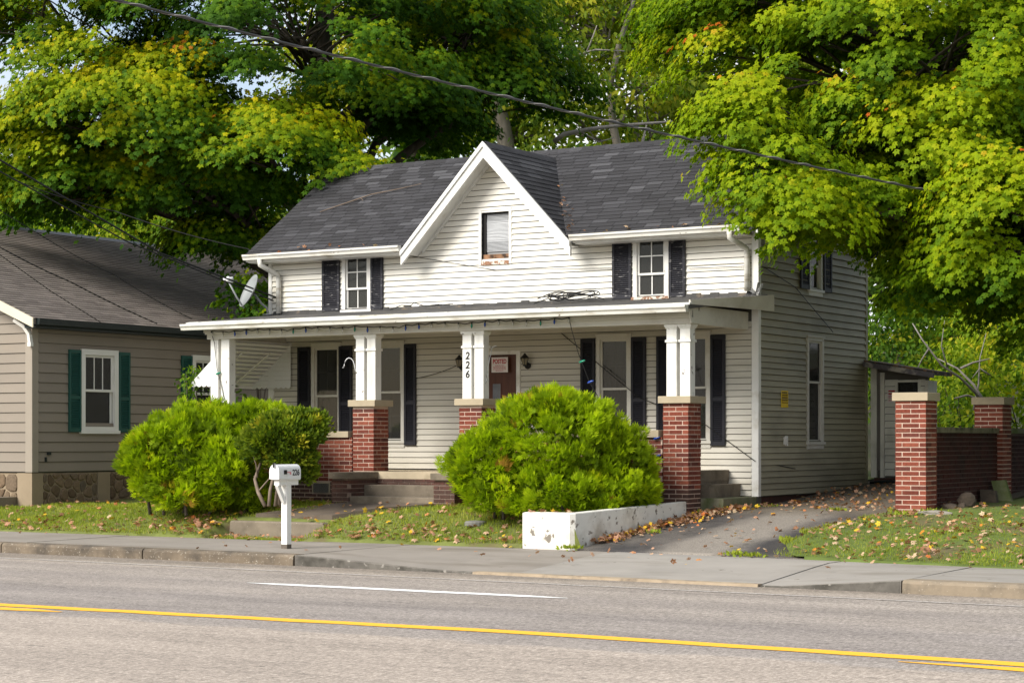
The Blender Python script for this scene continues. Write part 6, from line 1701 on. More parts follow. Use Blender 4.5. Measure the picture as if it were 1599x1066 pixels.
BARK = surf('maple_bark', (0.085, 0.07, 0.058), 0.95, 0.35, 5, stretch=(3, 3, 0.5), bstr=0.8, bscale=18)
BARK_PALE = surf('pale_bark', (0.24, 0.21, 0.175), 0.95, 0.3, 4, stretch=(3, 3, 0.5), bstr=0.6, bscale=18)
DEADWOOD = surf('dead_wood', (0.30, 0.27, 0.24), 0.9, 0.25, 6, bstr=0.4)
LEAF_L = foliage('maple_leaves_green', [(0.0, (0.035, 0.095, 0.010)), (0.28, (0.085, 0.185, 0.008)), (0.52, (0.23, 0.31, 0.005)), (0.75, (0.45, 0.43, 0.006)), (0.97, (0.60, 0.43, 0.010)), (1.0, (0.52, 0.2, 0.02))], 0.46)
LEAF_R = foliage('maple_leaves_bright', [(0.0, (0.05, 0.12, 0.006)), (0.30, (0.155, 0.255, 0.006)), (0.6, (0.29, 0.37, 0.005)), (0.86, (0.42, 0.43, 0.010)), (0.97, (0.56, 0.36, 0.02)), (1.0, (0.55, 0.14, 0.02))], 0.48)
LEAF_BG = foliage('woodland_leaves', [(0.0, (0.03, 0.07, 0.012)), (0.4, (0.10, 0.17, 0.016)), (0.7, (0.25, 0.30, 0.022)), (1.0, (0.48, 0.42, 0.03))], 0.42)

# big maple behind the gap between the houses
bx = PX(520, 640, 44)
make_tree('maple_tree', 'large dark green maple behind the left end of the house with yellow outer boughs', 'tree', None, (bx.x, bx.y, 1.2), tuple(PX(505, -160, 44.5)), 0.50, [
    E(470, 60, 42.5, 4.4, 4.0, 2.9, 95, 0.24), E(190, 190, 40.5, 3.2, 2.6, 1.7, 66, 0.49), E(60, 40, 42, 3.0, 3.0, 2.2, 50, 0.44),
    E(400, 215, 39.8, 1.9, 1.6, 0.85, 34, 0.46), E(540, 270, 39.6, 1.15, 1.1, 0.45, 16, 0.26), E(730, 80, 44, 2.5, 2.8, 2.0, 50, 0.32), E(660, 190, 45.5, 2.0, 2.4, 0.9, 24, 0.2),
    E(60, 240, 43, 2.2, 2.0, 1.1, 30, 0.36), E(300, 290, 41.0, 2.2, 1.6, 0.75, 30, 0.30), E(140, 290, 40.6, 2.0, 1.4, 0.7, 26, 0.36), E(640, 140, 42.5, 2.2, 1.6, 1.0, 30, 0.36), E(830, 120, 43.5, 1.4, 1.4, 1.2, 20, 0.34), E(330, 372, 41.5, 0.9, 1.0, 0.45, 13, 0.30), E(420, 380, 42.5, 0.8, 1.0, 0.35, 8, 0.2), E(440, -190, 43.5, 6.5, 5.0, 3.4, 110, 0.3)],
    'maple', 0.142, LEAF_L, 215, BARK, 21, pad_r=(0.45, 0.85))
# big maple right of the house, its boughs hanging over the drive and the roof corner
bx = PX(1760, 700, 32.5)
make_tree('maple_tree', 'large bright yellow green maple hanging over the right end of the house and drive', 'tree', None, (bx.x, bx.y, 0.6), tuple(PX(1730, -330, 33)), 0.42, [
    E(1420, 120, 31.5, 3.6, 3.0, 2.5, 120, 0.40), E(1590, 400, 30.2, 2.0, 2.0, 1.45, 62, 0.42), E(1240, 20, 32.2, 2.3, 2.4, 1.9, 62, 0.48),
    E(1225, 300, 29.4, 1.05, 0.9, 0.95, 26, 0.44), E(1330, 330, 30.5, 1.3, 1.2, 0.9, 26, 0.40), E(1120, 40, 32.6, 1.1, 1.4, 1.2, 20, 0.50), E(1160, 190, 29.8, 0.75, 0.8, 0.7, 11, 0.47),
    E(1460, 430, 31.0, 0.9, 1.0, 0.75, 18, 0.32), E(1555, 290, 28.8, 0.75, 0.7, 0.5, 10, 0.60), E(1500, 250, 33.5, 2.4, 1.6, 1.8, 60, 0.30), E(1480, 230, 30.0, 1.5, 1.2, 1.1, 34, 0.40), E(1590, 190, 30.5, 1.5, 1.4, 1.3, 34, 0.40), E(1380, 220, 30.5, 1.4, 1.2, 1.0, 26, 0.42), E(1480, 350, 31.5, 1.3, 1.2, 0.9, 24, 0.34), E(1800, 150, 31.5, 2.6, 3.0, 2.8, 60, 0.4), E(1420, -250, 32.5, 4.2, 3.6, 2.2, 70, 0.45), E(1760, -280, 32.5, 3.4, 3.2, 2.4, 50, 0.45), E(1680, 480, 31, 1.4, 1.4, 0.9, 16, 0.4), E(2000, 250, 31, 3.2, 3.4, 3.2, 60, 0.4), E(2050, -80, 32, 3.4, 3.4, 2.6, 40, 0.45), E(1900, 480, 30, 2.2, 2.4, 1.2, 26, 0.4), E(1850, 250, 36, 3.0, 2.6, 2.8, 40, 0.35), E(1950, 250, 27, 2.4, 2.4, 2.2, 34, 0.45), E(2000, 600, 29, 2.2, 2.4, 0.9, 36, 0.4), E(2250, 350, 30, 2.6, 3.0, 2.6, 50, 0.4), E(2150, 560, 34, 2.4, 2.4, 1.3, 40, 0.4), E(1800, 520, 36.5, 2.2, 2.0, 1.3, 34, 0.4), E(1880, 100, 36, 3, 3, 2.4, 40, 0.4)],  # unseen boughs out of frame on the right are added to shade the side walls
    'maple', 0.120, LEAF_R, 290, BARK, 33, pad_r=(0.34, 0.70), zmin=1.5)

# woodland behind: every trunk is a tree of its own
def bgt(px, d, r, ells, seed, label, pale=False, toph=-60, ylev=0.45, dens=46, size=0.19):
    b = PX(px, 690, d)
    make_tree('woodland_tree', label, 'tree', 'trees standing behind the house', (b.x, b.y, ground_z(b.x, b.y) - 0.1), tuple(PX(px + 12, toph, d)), r,
              [E(x, y, d + dd, a, a * 0.8, v, max(7, int(7.5 * a * v)), ylev) for x, y, dd, a, v in ells], 'oval', size, LEAF_BG, dens, BARK_PALE if pale else BARK, seed, pad_r=(0.5, 1.0), twig=0.025, jitter=0.9, wob=0.3)
bgt(775, 52, 0.42, [(715, 130, 1, 3.2, 2.6), (840, 40, 0, 3.2, 2.8), (800, 200, 2, 2.6, 1.2)], 101, 'tall pale barked tree behind the peak of the gable', True, ylev=0.72)
bgt(962, 50, 0.20, [(940, 50, 1, 2.2, 2.2), (1000, 140, 0, 1.6, 1.2), (905, 195, 1, 1.5, 0.9)], 102, 'slender light green tree behind the right roof slope', True, ylev=0.62)
bgt(1000, 54, 0.16, [(1010, 40, 0, 1.8, 2.0), (1030, 190, 0, 1.8, 0.9)], 103, 'thin tree with open yellow green crown beside the bright maple', True, ylev=0.70)
bgt(1085, 56, 0.3, [(1080, 40, 0, 3.2, 2.8), (1090, 170, 1, 2.8, 1.8)], 104, 'tree partly hidden by the left edge of the bright maple', ylev=0.55)
bgt(640, 56, 0.3, [(620, 205, 0, 2.8, 1.6), (560, 110, 1, 3.2, 2.6)], 105, 'tree seen under the dark maple above the left roof ridge', ylev=0.75)
bgt(335, 58, 0.3, [(330, 350, 0, 2.6, 1.2), (260, 370, 1, 2.2, 1.0)], 106, 'low light tree above the end of the brown roof', toph=260, ylev=0.6)
bgt(110, 56, 0.3, [(80, 300, 0, 3.0, 1.4), (150, 340, 1, 2.6, 1.2)], 107, 'tree behind the ridge of the brown roof at the left', toph=150, ylev=0.4)
bgt(1250, 56, 0.3, [(1250, 220, 0, 3.8, 3.4), (1230, 70, 1, 3.8, 2.8)], 108, 'tree behind the right gable end of the house', ylev=0.4)
bgt(1404, 49, 0.16, [(1385, 470, 0, 1.9, 1.8), (1425, 350, 0, 2.6, 1.8)], 109, 'dark stemmed tree behind the lean-to shed', ylev=0.5, toph=120)
bgt(1540, 47, 0.22, [(1530, 520, 0, 2.2, 1.3), (1585, 430, 1, 2.4, 1.8)], 110, 'yellow green tree behind the rear pier of the brick wall', ylev=0.74, toph=200)
bgt(1655, 50, 0.25, [(1640, 450, 0, 2.8, 2.6), (1620, 250, 1, 3, 2.2)], 111, 'tree at the right edge behind the brick wall', ylev=0.6)

def shrub(name, c, rl, rv, n, seed, label, mat, ylev, size=0.13, dens=90, group=None, cat='shrub', leaf='oval', rd=None, base_z=None, stems=5, bark=None, zmin=-99):
    g = np.random.default_rng(seed)
    c = np.array(c, float); bz = ground_z(c[0], c[1]) if base_z is None else base_z
    t = thing(name, (c[0], c[1], bz), label, cat, group)
    dirs = unit(g.normal(0, 1, (n, 3))); rr = g.uniform(0.2, 1, n) ** 0.5
    off = dirs * rr[:, None]
    pc_ = c + off[:, 0:1] * rl * Rn + off[:, 1:2] * (rd or rl * 0.8) * Fn + off[:, 2:3] * rv * UPn
    pc_[:, 2] = np.maximum(pc_[:, 2], bz + 0.12)
    B = MB()
    for i in range(stems):
        e = pc_[i % n]; s = np.array([c[0] + g.normal(0, 0.12), c[1] + g.normal(0, 0.12), bz - 0.1])
        m_ = (s + e) / 2 + UPn * 0.2
        B.tube([tuple(q) for q in bez(s, m_, e, 6)], [0.022 - 0.003 * k for k in range(6)], 5)
    build(B, 'stem', bark or BARK, t, smooth=True)
    P, Nn, T, tint = leaf_pads(g, pc_, unit(off + 1e-3), g.uniform(0.22, 0.45, n) * (0.6 + 0.4 * rl), dens, np.clip(ylev + g.normal(0, 0.12, n), 0.03, 0.95), flat=0.6, jitter=0.9)
    k = ~in_building(P); k &= P[:, 2] > bz
    scatter('foliage', MAPLE_V if leaf == 'maple' else OVAL_V, MAPLE_F if leaf == 'maple' else OVAL_F, P[k], Nn[k], T[k], size * g.uniform(0.7, 1.2, k.sum()), tint[k], mat, t)
    return t
LEAF_SH = foliage('understorey_leaves', [(0.0, (0.03, 0.075, 0.012)), (0.4, (0.10, 0.19, 0.014)), (0.7, (0.28, 0.36, 0.018)), (1.0, (0.55, 0.46, 0.03))], 0.45)
GU = 'undergrowth bushes behind the shed and brick wall'
for k, (x, y, d, a, v, ye, lab) in enumerate(((1500, 610, 40, 0.9, 1.0, 0.60, 'yellow green bush between the shed and the rear brick pier'), (1600, 570, 41, 1.3, 1.5, 0.66, 'tall yellow green bush right of the rear brick pier'), (1395, 560, 44, 1.4, 1.6, 0.36, 'green bush directly behind the shed roof'), (1545, 540, 43, 1.3, 1.3, 0.56, 'bush rising behind the rear brick pier'), (1470, 500, 46, 1.6, 1.3, 0.25, 'dim green bush behind the dead branches'), (1480, 640, 42.5, 1.0, 0.8, 0.6, 'low bush seen over the brick wall coping'))):
    shrub('bush', PX(x, y, d), a, v, int(34 * a * v) + 12, 300 + k, lab, LEAF_SH, ye, group=GU, size=0.135, dens=95)
for k, (x, y, d, a, v, ye, lab) in enumerate(((180, 352, 50, 1.7, 0.9, 0.62, 'light green bush over the middle of the brown roof ridge'), (60, 335, 51, 1.8, 1.0, 0.3, 'dark bush over the left end of the brown roof ridge'), (285, 372, 49, 1.2, 0.8, 0.5, 'bush over the right end of the brown roof ridge'))):
    shrub('bush', PX(x, y, d), a, v, int(26 * a * v) + 12, 320 + k, lab, LEAF_SH, ye, group='bushes behind the brown roof', size=0.15, dens=80)
# young growth between the two houses
shrub('sapling', PX(402, 468, 40.5), 0.85, 0.85, 26, 341, 'dark leafy sapling behind the satellite dish', LEAF_L, 0.22, size=0.15, dens=110, cat='tree', leaf='maple')
shrub('vine_bush', (-23.35, 28.55, 2.10), 0.62, 0.62, 30, 342, 'leafy vine growing up under the awning behind the left bushes', foliage('vine_leaves', [(0, (0.02, 0.05, 0.012)), (0.5, (0.06, 0.12, 0.02)), (1, (0.16, 0.2, 0.03))], 0.35), 0.35, size=0.12, dens=150, base_z=0.6)
shrub('vine_bush', (-23.62, 27.45, 2.75), 0.22, 0.45, 12, 343, 'thin leafy sprigs hanging left of the awning', LEAF_SH, 0.42, size=0.085, dens=170, base_z=0.6, rd=0.2)
shrub('vine_bush', (-23.75, 27.3, 1.95), 0.5, 0.28, 12, 344, 'broad leaved sprigs arching above the left round bush', LEAF_SH, 0.42, size=0.14, dens=90, base_z=0.6, rd=0.3)

# far wood as one mass behind everything
g = np.random.default_rng(5)
N = 26000
px_ = g.uniform(-250, 1850, N); d_ = g.uniform(66, 96, N)
ytop = np.interp(px_, [-250, 100, 380, 460, 560, 700, 900, 1100, 1400, 1850], [250, 290, 340, 310, 230, 190, 225, 120, 60, 60]) + 26 * np.sin(px_ * 0.045) + 16 * np.sin(px_ * 0.11 + 1)
yy = ytop + (690 - ytop) * g.uniform(0, 1, N) ** 1.25 + g.normal(0, 12, N)
u_ = (px_ - 799.5) / 3113
P = np.stack([(-0.5225 + 0.8526 * u_) * d_, (0.8526 + 0.5225 * u_) * d_, CAM_H + (686 - yy) * d_ / 3113 + (d_ - 80) * 0.05], 1)
tn = np.clip(0.35 + 0.22 * np.sin(P[:, 0] * 0.45) * np.sin(P[:, 2] * 0.6 + P[:, 1] * 0.2) + g.normal(0, 0.14, N), 0, 0.99)
far = scatter('far_wood', OVAL_V, OVAL_F, P, g.normal(0, 1, (N, 3)) + UPn * 0.8 - Fn * 0.3, g.normal(0, 1, (N, 3)) - UPn * 0.6, 0.62 * g.uniform(0.5, 1.3, N), tn, LEAF_BG)
tag(far, 'mass of green woodland filling the gaps behind the trees', 'woodland')

# bare dead limbs
def dead(name, paths, label, origin):
    mb = MB()
    for pts, r in paths: mb.tube([tuple(PX(*p)) for p in pts], np.linspace(r, r * 0.35, len(pts)), 6)
    o = build(mb, name, DEADWOOD, None, tuple(origin), smooth=True); return tag(o, label, 'branch')
dead('dead_branch', [([(1545, 640, 39), (1520, 600, 39), (1495, 575, 39.2), (1465, 560, 39.5)], 0.035), ([(1535, 625, 39), (1500, 590, 38.8), (1470, 570, 38.6), (1440, 530, 38.6), (1425, 505, 39)], 0.03), ([(1500, 575, 39), (1520, 566, 39), (1545, 560, 38.8)], 0.03), ([(1555, 640, 39), (1530, 624, 38.5), (1510, 617, 38.4), (1490, 622, 38.2)], 0.04), ([(1450, 545, 38.6), (1440, 560, 38.6), (1428, 585, 38.6)], 0.02), ([(1520, 640, 39), (1528, 600, 39), (1530, 560, 39.2), (1540, 520, 39.3)], 0.02), ([(1480, 575, 39), (1470, 540, 39), (1475, 500, 39)], 0.018), ([(1545, 585, 39), (1530, 575, 39), (1518, 590, 39)], 0.02)], 'bare grey dead branches between the shed and the rear brick pier', PX(1545, 640, 39))
dead('dead_branch', [([(865, 222, 46), (880, 210, 46), (920, 202, 46), (960, 197, 46), (1010, 193, 46), (1050, 190, 46)], 0.07), ([(905, 205, 46), (935, 222, 46), (960, 215, 46)], 0.03), ([(1000, 235, 46), (1005, 215, 46.3), (1010, 193, 46.3)], 0.05)], 'long bare pale limb lying above the right roof ridge', PX(865, 222, 46))
dead('dead_branch', [([(880, 95, 49), (905, 85, 49), (930, 78, 49), (975, 80, 49)], 0.045), ([(890, 145, 49), (915, 138, 49), (930, 126, 49)], 0.05), ([(915, 85, 49), (925, 60, 49), (932, 40, 49)], 0.03)], 'short pale dead limbs high behind the gable', PX(880, 95, 49))

# clipped evergreens before the porch
ARB = foliage('arborvitae', [(0.0, (0.06, 0.10, 0.008)), (0.25, (0.18, 0.27, 0.008)), (0.6, (0.34, 0.45, 0.008)), (0.9, (0.46, 0.53, 0.010)), (1.0, (0.32, 0.18, 0.03))], 0.40)
BOX = foliage('boxwood', [(0.0, (0.04, 0.075, 0.010)), (0.4, (0.12, 0.18, 0.012)), (0.8, (0.25, 0.29, 0.02)), (1.0, (0.42, 0.38, 0.03))], 0.32)
def evergreen(name, label, lobes, seed, mat, ntuft, nfr, size, bz, tv=FR_V, tf=FR_F, stemmat=BARK, tl=0.20, tr=0.13, cat='bush', ylev=0.5, nst=5):
    g = np.random.default_rng(seed)
    c0 = np.mean([np.array(l[0]) for l in lobes], 0)
    t = thing(name, (c0[0], c0[1], bz), label, cat, None)
    P, Nn, T, ti = [], [], [], []
    for (c, rl, rd, rv) in lobes:
        B = MB()
        c = np.array(c, float)
        vol = rl * rv
        nt = int(ntuft * vol)
        d = unit(g.normal(0, 1, (nt, 3))); d[:, 2] = np.where(d[:, 2] < -0.72, -d[:, 2], d[:, 2])
        lump = 1 + 0.085 * np.sin(d[:, 0] * 7 + seed) * np.cos(d[:, 2] * 6) + 0.06 * np.sin(d[:, 1] * 13 + d[:, 2] * 9)
        rr = np.where(g.uniform(0, 1, nt) < 0.78, g.uniform(0.88, 1.02, nt), g.uniform(0.55, 0.9, nt)) * lump
        ctr = c + (d * rr[:, None])[:, 0:1] * rl * Rn + (d * rr[:, None])[:, 1:2] * rd * Fn + (d * rr[:, None])[:, 2:3] * rv * UPn
        nrm = unit(d[:, 0:1] / rl * Rn + d[:, 1:2] / rd * Fn + d[:, 2:3] / rv * UPn)
        ok = np.ones(nt, bool)
        for (c2, a2, b2, v2) in lobes:
            if c2 is lobes and False: pass
            q = ctr - np.array(c2); s_ = ((q @ Rn) / a2) ** 2 + ((q @ Fn) / b2) ** 2 + (q[:, 2] / v2) ** 2
            if np.allclose(np.array(c2), c): continue
            ok &= s_ > 0.6
        ok &= ctr[:, 2] > bz + 0.05
        for cc, nn_ in zip(ctr[ok], nrm[ok]):
            a = unit((nn_ * 0.85 + UPn * 0.55 + g.normal(0, 0.25, 3))[None])[0]
            x = unit(np.cross(a, g.normal(0, 1, 3))[None])[0]; y = np.cross(a, x)
            k = int(nfr * g.uniform(0.7, 1.3)); ww = g.uniform(0.75, 1.25)
            ang = g.uniform(0, 2 * math.pi, k); q = np.sqrt(g.uniform(0, 1, k))
            radial = np.cos(ang)[:, None] * x + np.sin(ang)[:, None] * y
            h = g.uniform(-0.6, 0.35, k) - 0.35 * q
            P.append(cc + radial * (q * tr * ww)[:, None] + a * (h * tl * ww)[:, None])
            T.append(a + radial * (q * 0.75)[:, None] + g.normal(0, 0.18, (k, 3)))
            Nn.append(np.cross(a + radial * 0.3, g.normal(0, 1, (k, 3))))
            ti.append(np.clip(ylev + g.normal(0, 0.17) + g.normal(0, 0.11, k) + 0.15 * h, 0, 1) if g.uniform() > 0.02 else np.clip(g.normal(0.97, 0.03, k), 0, 1))
        # dim inner fill so that one does not see through
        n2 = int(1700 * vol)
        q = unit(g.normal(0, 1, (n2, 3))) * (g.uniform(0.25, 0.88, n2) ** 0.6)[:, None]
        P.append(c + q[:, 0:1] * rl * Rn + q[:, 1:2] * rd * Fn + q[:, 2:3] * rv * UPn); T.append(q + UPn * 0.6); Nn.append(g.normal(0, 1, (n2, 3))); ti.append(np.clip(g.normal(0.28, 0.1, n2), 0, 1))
        for k in range(nst):
            e = c + g.normal(0, 0.35, 3) * np.array([rl, rd, rv]); s = np.array([c[0] + g.normal(0, 0.15), c[1] + g.normal(0, 0.15), bz - 0.1])
            B.tube([tuple(z) for z in bez(s, (s + e) / 2 + UPn * 0.1, e, 5)], [0.03, 0.025, 0.02, 0.016, 0.012], 5)
        if nst: build(B, 'stem', stemmat, t, smooth=True)
    P, Nn, T, ti = map(np.concatenate, (P, Nn, T, ti))
    k = (P[:, 2] > bz + 0.02) & ~((P[:, 1] > 27.12) & (P[:, 2] < 3.4) & (P[:, 0] > -22.95) & (P[:, 0] < -13.4))
    scatter('foliage', tv, tf, P[k], Nn[k], T[k], size * g.uniform(0.7, 1.25, k.sum()), ti[k], mat, t)
    return t
def LB(x, y, d, rl, rd, rv): return (tuple(PX(x, y, d)), rl, rd, rv)
evergreen('round_bush', 'large lumpy bright green evergreen bush left of the mailbox', [LB(285, 712, 32.8, 0.95, 0.9, 0.80), LB(345, 735, 32.4, 0.72, 0.7, 0.55), LB(395, 690, 33.2, 0.85, 0.8, 0.68), LB(330, 668, 33.4, 0.75, 0.8, 0.42), LB(260, 752, 32.7, 0.62, 0.6, 0.40), LB(350, 765, 32.5, 0.62, 0.6, 0.34), LB(240, 715, 32.9, 0.55, 0.6, 0.5), LB(300, 772, 32.4, 0.75, 0.6, 0.26), LB(390, 770, 32.6, 0.4, 0.5, 0.26)], 51, ARB, 190, 42, 0.105, 0.57, nst=1)
evergreen('round_bush', 'large round bright green evergreen bush in front of the porch between two brick piers', [LB(862, 712, 29.9, 1.28, 1.05, 0.98), LB(775, 725, 29.8, 0.72, 0.8, 0.62), LB(955, 722, 29.9, 0.66, 0.7, 0.62), LB(860, 665, 30.0, 0.62, 0.7, 0.55), LB(785, 762, 29.6, 0.62, 0.7, 0.40), LB(870, 765, 29.4, 0.75, 0.8, 0.42), LB(955, 762, 29.7, 0.62, 0.7, 0.40), LB(870, 782, 29.2, 0.85, 0.6, 0.22), LB(980, 765, 29.9, 0.5, 0.6, 0.36)], 52, ARB, 190, 42, 0.10, 0.62, nst=1)
mb_ = evergreen('boxwood', 'open dark green shrub on bare twisted stems behind the mailbox', [LB(440, 682, 31.6, 0.62, 0.55, 0.38), LB(475, 668, 31.8, 0.42, 0.45, 0.30), LB(410, 690, 31.8, 0.35, 0.4, 0.32), LB(472, 735, 31.6, 0.22, 0.3, 0.22), LB(455, 712, 31.5, 0.4, 0.4, 0.22)], 53, BOX, 900, 34, 0.075, 0.60, OVAL_V, OVAL_F, BARK_PALE, tl=0.16, tr=0.09, cat='shrub', ylev=0.42, nst=0)
mb = MB()
for pts, r in (([(414, 790, 31.5), (403, 768, 31.6), (398, 748, 31.7), (408, 720, 31.8)], 0.034), ([(420, 790, 31.4), (422, 765, 31.5), (428, 740, 31.5), (435, 700, 31.6)], 0.03), ([(430, 790, 31.6), (433, 765, 31.6), (438, 735, 31.6)], 0.03), ([(437, 788, 31.9), (436, 760, 31.9), (440, 720, 31.9)], 0.035), ([(405, 765, 31.6), (418, 750, 31.6), (430, 735, 31.6)], 0.014), ([(402, 745, 31.7), (400, 725, 31.7), (395, 710, 31.7)], 0.012), ([(440, 735, 31.6), (460, 725, 31.6), (475, 700, 31.7)], 0.02)):
    mb.tube([tuple(PX(*p)) for p in pts], np.linspace(r, r * 0.7, len(pts)), 7)
build(mb, 'stem', surf('shrub_bark', (0.19, 0.145, 0.11), 0.9, 0.3, 8, bstr=0.5), mb_, smooth=True)

# grass
GRASS = foliage('grass_blades', [(0.0, (0.10, 0.135, 0.020)), (0.35, (0.21, 0.27, 0.024)), (0.7, (0.34, 0.36, 0.045)), (1.0, (0.48, 0.41, 0.14))], 0.3)
BL_V = [(-0.09, 0, 0), (0.09, 0, 0), (0.02, 1, 0.25)]; BL_F = [(0, 1, 2)]
def nz2(x, y, s=1.0): return np.sin(1.7 * s * x + 1.3 * s * y) * np.sin(2.3 * s * x - 1.9 * s * y + 0.7) * 0.6 + np.sin(5.1 * s * x + 3.7 * y * s + 2) * np.sin(4.3 * y * s - 2.2 * x * s) * 0.4
def walk_in_v(x): return np.interp(x, [-40, -25, -14.6, -10.3, -5, 6], [23.75, 24.1, 24.2, 23.75, 23.2, 22.2])
def in_quad(x, y, q):
    m = np.ones(len(x), bool)
    for (ax_, ay_), (bx_, by_) in zip(q, q[1:] + q[:1]): m &= (bx_ - ax_) * (y - ay_) - (by_ - ay_) * (x - ax_) >= 0
    return m
PATHQ = [(-20.25, 25.05), (-18.62, 25.05), (-17.55, 26.3), (-17.55, 27.2), (-19.35, 27.2), (-19.4, 26.2)]
def grass(x0, x1, y0, y1, n, seed, mask, name, label, hgt=0.055):
    g = np.random.default_rng(seed)
    x, y = g.uniform(x0, x1, n), g.uniform(y0, y1, n)
    k = mask(x, y, g); x, y = x[k], y[k]
    z = np.array([z_lawn(a, b) for a, b in zip(x, y)])
    P = np.stack([x, y, z - 0.004], 1); m = len(x)
    Y = UPn + g.normal(0, 0.42, (m, 3)) * np.array([1, 1, 0]); Nn = g.normal(0, 1, (m, 3)) * np.array([1, 1, 0.2])
    t = np.clip(0.45 + 0.22 * nz2(x, y, 0.9) + g.normal(0, 0.16, m), 0, 1)
    o = scatter(name, BL_V, BL_F, P, Nn, Y, hgt * g.uniform(0.5, 1.4, m), t, GRASS)
    return tag(o, label, 'grass')
def mask_l(x, y, g):
    k = (y > walk_in_v(x) + 0.03 + 0.04 * np.sin(x * 9) * np.sin(x * 3.1)) & ~in_quad(x, y, PATHQ) & ~((x > -20.5) & (x < -18.6) & (y < 25.12) & (y > 24.78))
    k &= ~((x < -26.0) & (y > 25.95)) & ~((x > -13.95) & (y > 24.15)) & ~((x > -14.65) & (y < 24.36))
    k &= ~((x < -20.5) & (x > -21.6) & (y < 24.75) & (g.uniform(0, 1, len(x)) < 0.45))
    k &= g.uniform(0, 1, len(x)) < 0.72 + 0.4 * nz2(x, y, 0.6)
    return k
grass(-31, -13.9, 24.05, 27.15, 120000, 61, mask_l, 'lawn_grass', 'short green grass of the front lawn before the porch')
dr_v = lambda y: np.interp(y, [23.4, 24.5, 26.4, 28, 34], [-10.15, -10.75, -10.95, -10.62, -10.6])
grass(-11.2, -3.0, 23.0, 29.5, 150000, 62, lambda x, y, g: (y > walk_in_v(x) + 0.03) & (x > dr_v(y) - 0.1 + 0.12 * np.sin(y * 7)) & (g.uniform(0, 1, len(x)) < 0.62 + 0.6 * nz2(x, y, 0.8) - 0.07 * (y - 24)), 'lawn_grass', 'thin patchy grass of the lawn right of the drive')
g = np.random.default_rng(64)                          # weeds in the sidewalk edge and by the wall
def weeds(spots, name, label, h=0.07):
    P, Nn, Y, ti = [], [], [], []
    for (x, y, z, r, n) in spots:
        q = g.normal(0, r, (n, 3)) * np.array([1, 1, 0])
        P.append(np.array([x, y, z]) + q); Y.append(UPn + q / r * 0.5 + g.normal(0, 0.2, (n, 3))); Nn.append(g.normal(0, 1, (n, 3))); ti.append(g.uniform(0.2, 0.7, n))
    o = scatter(name, OVAL_V, OVAL_F, *map(np.concatenate, (P, Nn, Y)), h * g.uniform(0.5, 1.2, sum(s[4] for s in spots)), np.concatenate(ti), GRASS)
    return tag(o, label, 'weeds')
weeds([(-13.75, 23.95, 0.19, 0.07, 60), (-13.3, 25.6, 0.36, 0.05, 30), (-13.45, 27.5, 0.58, 0.06, 40), (-11.2, 23.85, 0.19, 0.08, 60), (-10.9, 23.8, 0.18, 0.1, 60), (-10.2, 27.55, 0.62, 0.12, 90), (-9.9, 27.7, 0.65, 0.1, 70), (-11.05, 25.3, 0.32, 0.08, 40), (-11.6, 28.3, 0.62, 0.07, 40), (-20.4, 27.05, 0.62, 0.15, 70), (-21.0, 26.9, 0.62, 0.2, 80), (-13.0, 29.0, 0.64, 0.08, 30)], 'weeds', 'small green weeds along the drive, wall foot and path edges')

# fallen maple leaves
LITTER = foliage('fallen_leaf', [(0.0, (0.20, 0.10, 0.055)), (0.22, (0.38, 0.19, 0.10)), (0.5, (0.50, 0.29, 0.19)), (0.75, (0.56, 0.42, 0.27)), (0.88, (0.55, 0.16, 0.04)), (0.93, (0.62, 0.36, 0.03)), (1.0, (0.68, 0.46, 0.04))], 0.15, 0.7)
g = np.random.default_rng(71)
def litter(name, label, x, y, z, size=0.105):
    m = len(x)
    P = np.stack([x, y, z + g.uniform(0.012, 0.045, m)], 1)
    o = scatter(name, MAPLE_V, MAPLE_F, P, UPn + g.normal(0, 0.45, (m, 3)), g.normal(0, 1, (m, 3)), size * g.uniform(0.5, 1.25, m), np.clip(g.uniform(0, 1, m) ** 1.15, 0, 1), LITTER)
    return tag(o, label, 'leaves')
zl = lambda x, y: np.array([z_lawn(a, b) for a, b in zip(x, y)])
x, y = g.uniform(-30, -14.0, 3800), 24.1 + g.uniform(0, 1, 3800) ** 1.3 * 2.9
k = (y > walk_in_v(x)) & ~((x < -26) & (y > 25.9)) & ((g.uniform(0, 1, 3800) < 0.16 + 0.30 * np.maximum(0, nz2(x, y, 0.7))) | ((y < 24.8) & (g.uniform(0, 1, 3800) < 0.42)) | ((x > -21.4) & (x < -20.5) & (y < 25.2)))
x, y = x[k], y[k]
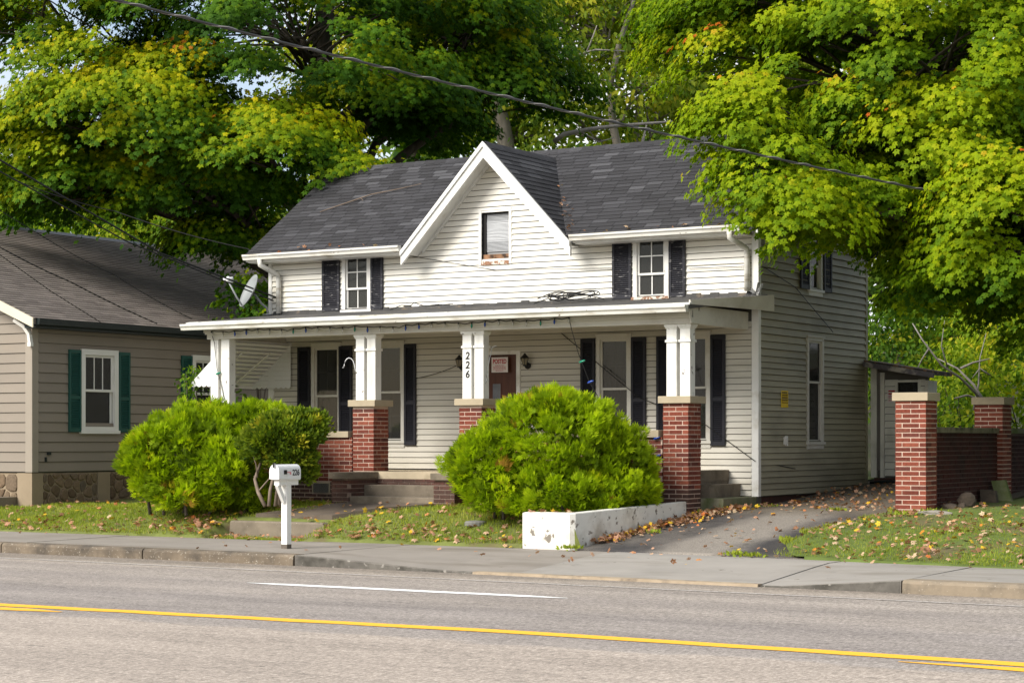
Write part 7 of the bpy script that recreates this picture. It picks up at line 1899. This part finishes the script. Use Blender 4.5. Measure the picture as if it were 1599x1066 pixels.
xx = np.concatenate([x, g.normal(-21.0, 0.28, 60), g.normal(-17.3, 0.6, 50)]); yy = np.concatenate([y, g.normal(24.62, 0.12, 60), g.normal(24.55, 0.2, 50)])
litter('fallen_leaves', 'orange and tan maple leaves scattered over the front lawn', xx, yy, zl(xx, yy) + 0.02, 0.105)
x, y = g.uniform(-11, -3, 5200), 23.1 + g.uniform(0, 1, 5200) * 6.2
k = (y > walk_in_v(x)) & (x > dr_v(y)) & (g.uniform(0, 1, 5200) < 0.42 + 0.35 * nz2(x, y, 0.7)); x, y = x[k], y[k]
litter('fallen_leaves', 'pink and brown maple leaves lying thick on the lawn right of the drive', x, y, zl(x, y) + 0.03, 0.092)
n = 1000                                               # drive: drift along the white wall, then thin scatter, thick at the back
yd = np.concatenate([g.uniform(24.6, 28.3, n) , g.uniform(24.2, 33.4, 260), g.uniform(28.2, 33.3, 420)])
xd = np.concatenate([-13.75 + (yd[:n] - 24.2) * 0.09 + np.abs(g.normal(0, 0.10 + 0.16 * (yd[:n] - 24.6) / 3.7, n)), g.uniform(-13.4, -10.7, 260), g.uniform(-13.1, -10.6, 420)])
zd = np.array([z_drive(0, b) for b in yd]) + 0.025
litter('fallen_leaves', 'drift of orange leaves along the white wall and over the drive', xd, yd, zd, 0.082)
x = np.concatenate([g.uniform(-28, -4, 60), g.uniform(-19, -9, 26)]); y = np.concatenate([walk_in_v(x[:60]) - np.abs(g.normal(0, 0.25, 60)), g.uniform(21.6, 24.0, 26)])
litter('fallen_leaves', 'few yellow and orange leaves on the sidewalk', x, y, np.full(len(x), 0.155), 0.095)
x = np.concatenate([g.normal(-16.45, 0.06, 22) , g.uniform(-23.2, -20.2, 10), g.uniform(-16.4, -13.6, 14)]); v = np.concatenate([g.uniform(0.05, 1.9, 22), g.uniform(-0.1, 0.08, 10), g.uniform(-0.1, 0.03, 14)])
x[:22] = GX + 1.62 - v[:22] * 0.62 + g.normal(0.10, 0.08, 22)
litter('fallen_leaves', 'orange leaves caught in the roof valley and the gutters', x, EAVE_Y + v * cosr, EAVE_Z + v * cosr * SL + 0.02, 0.09)
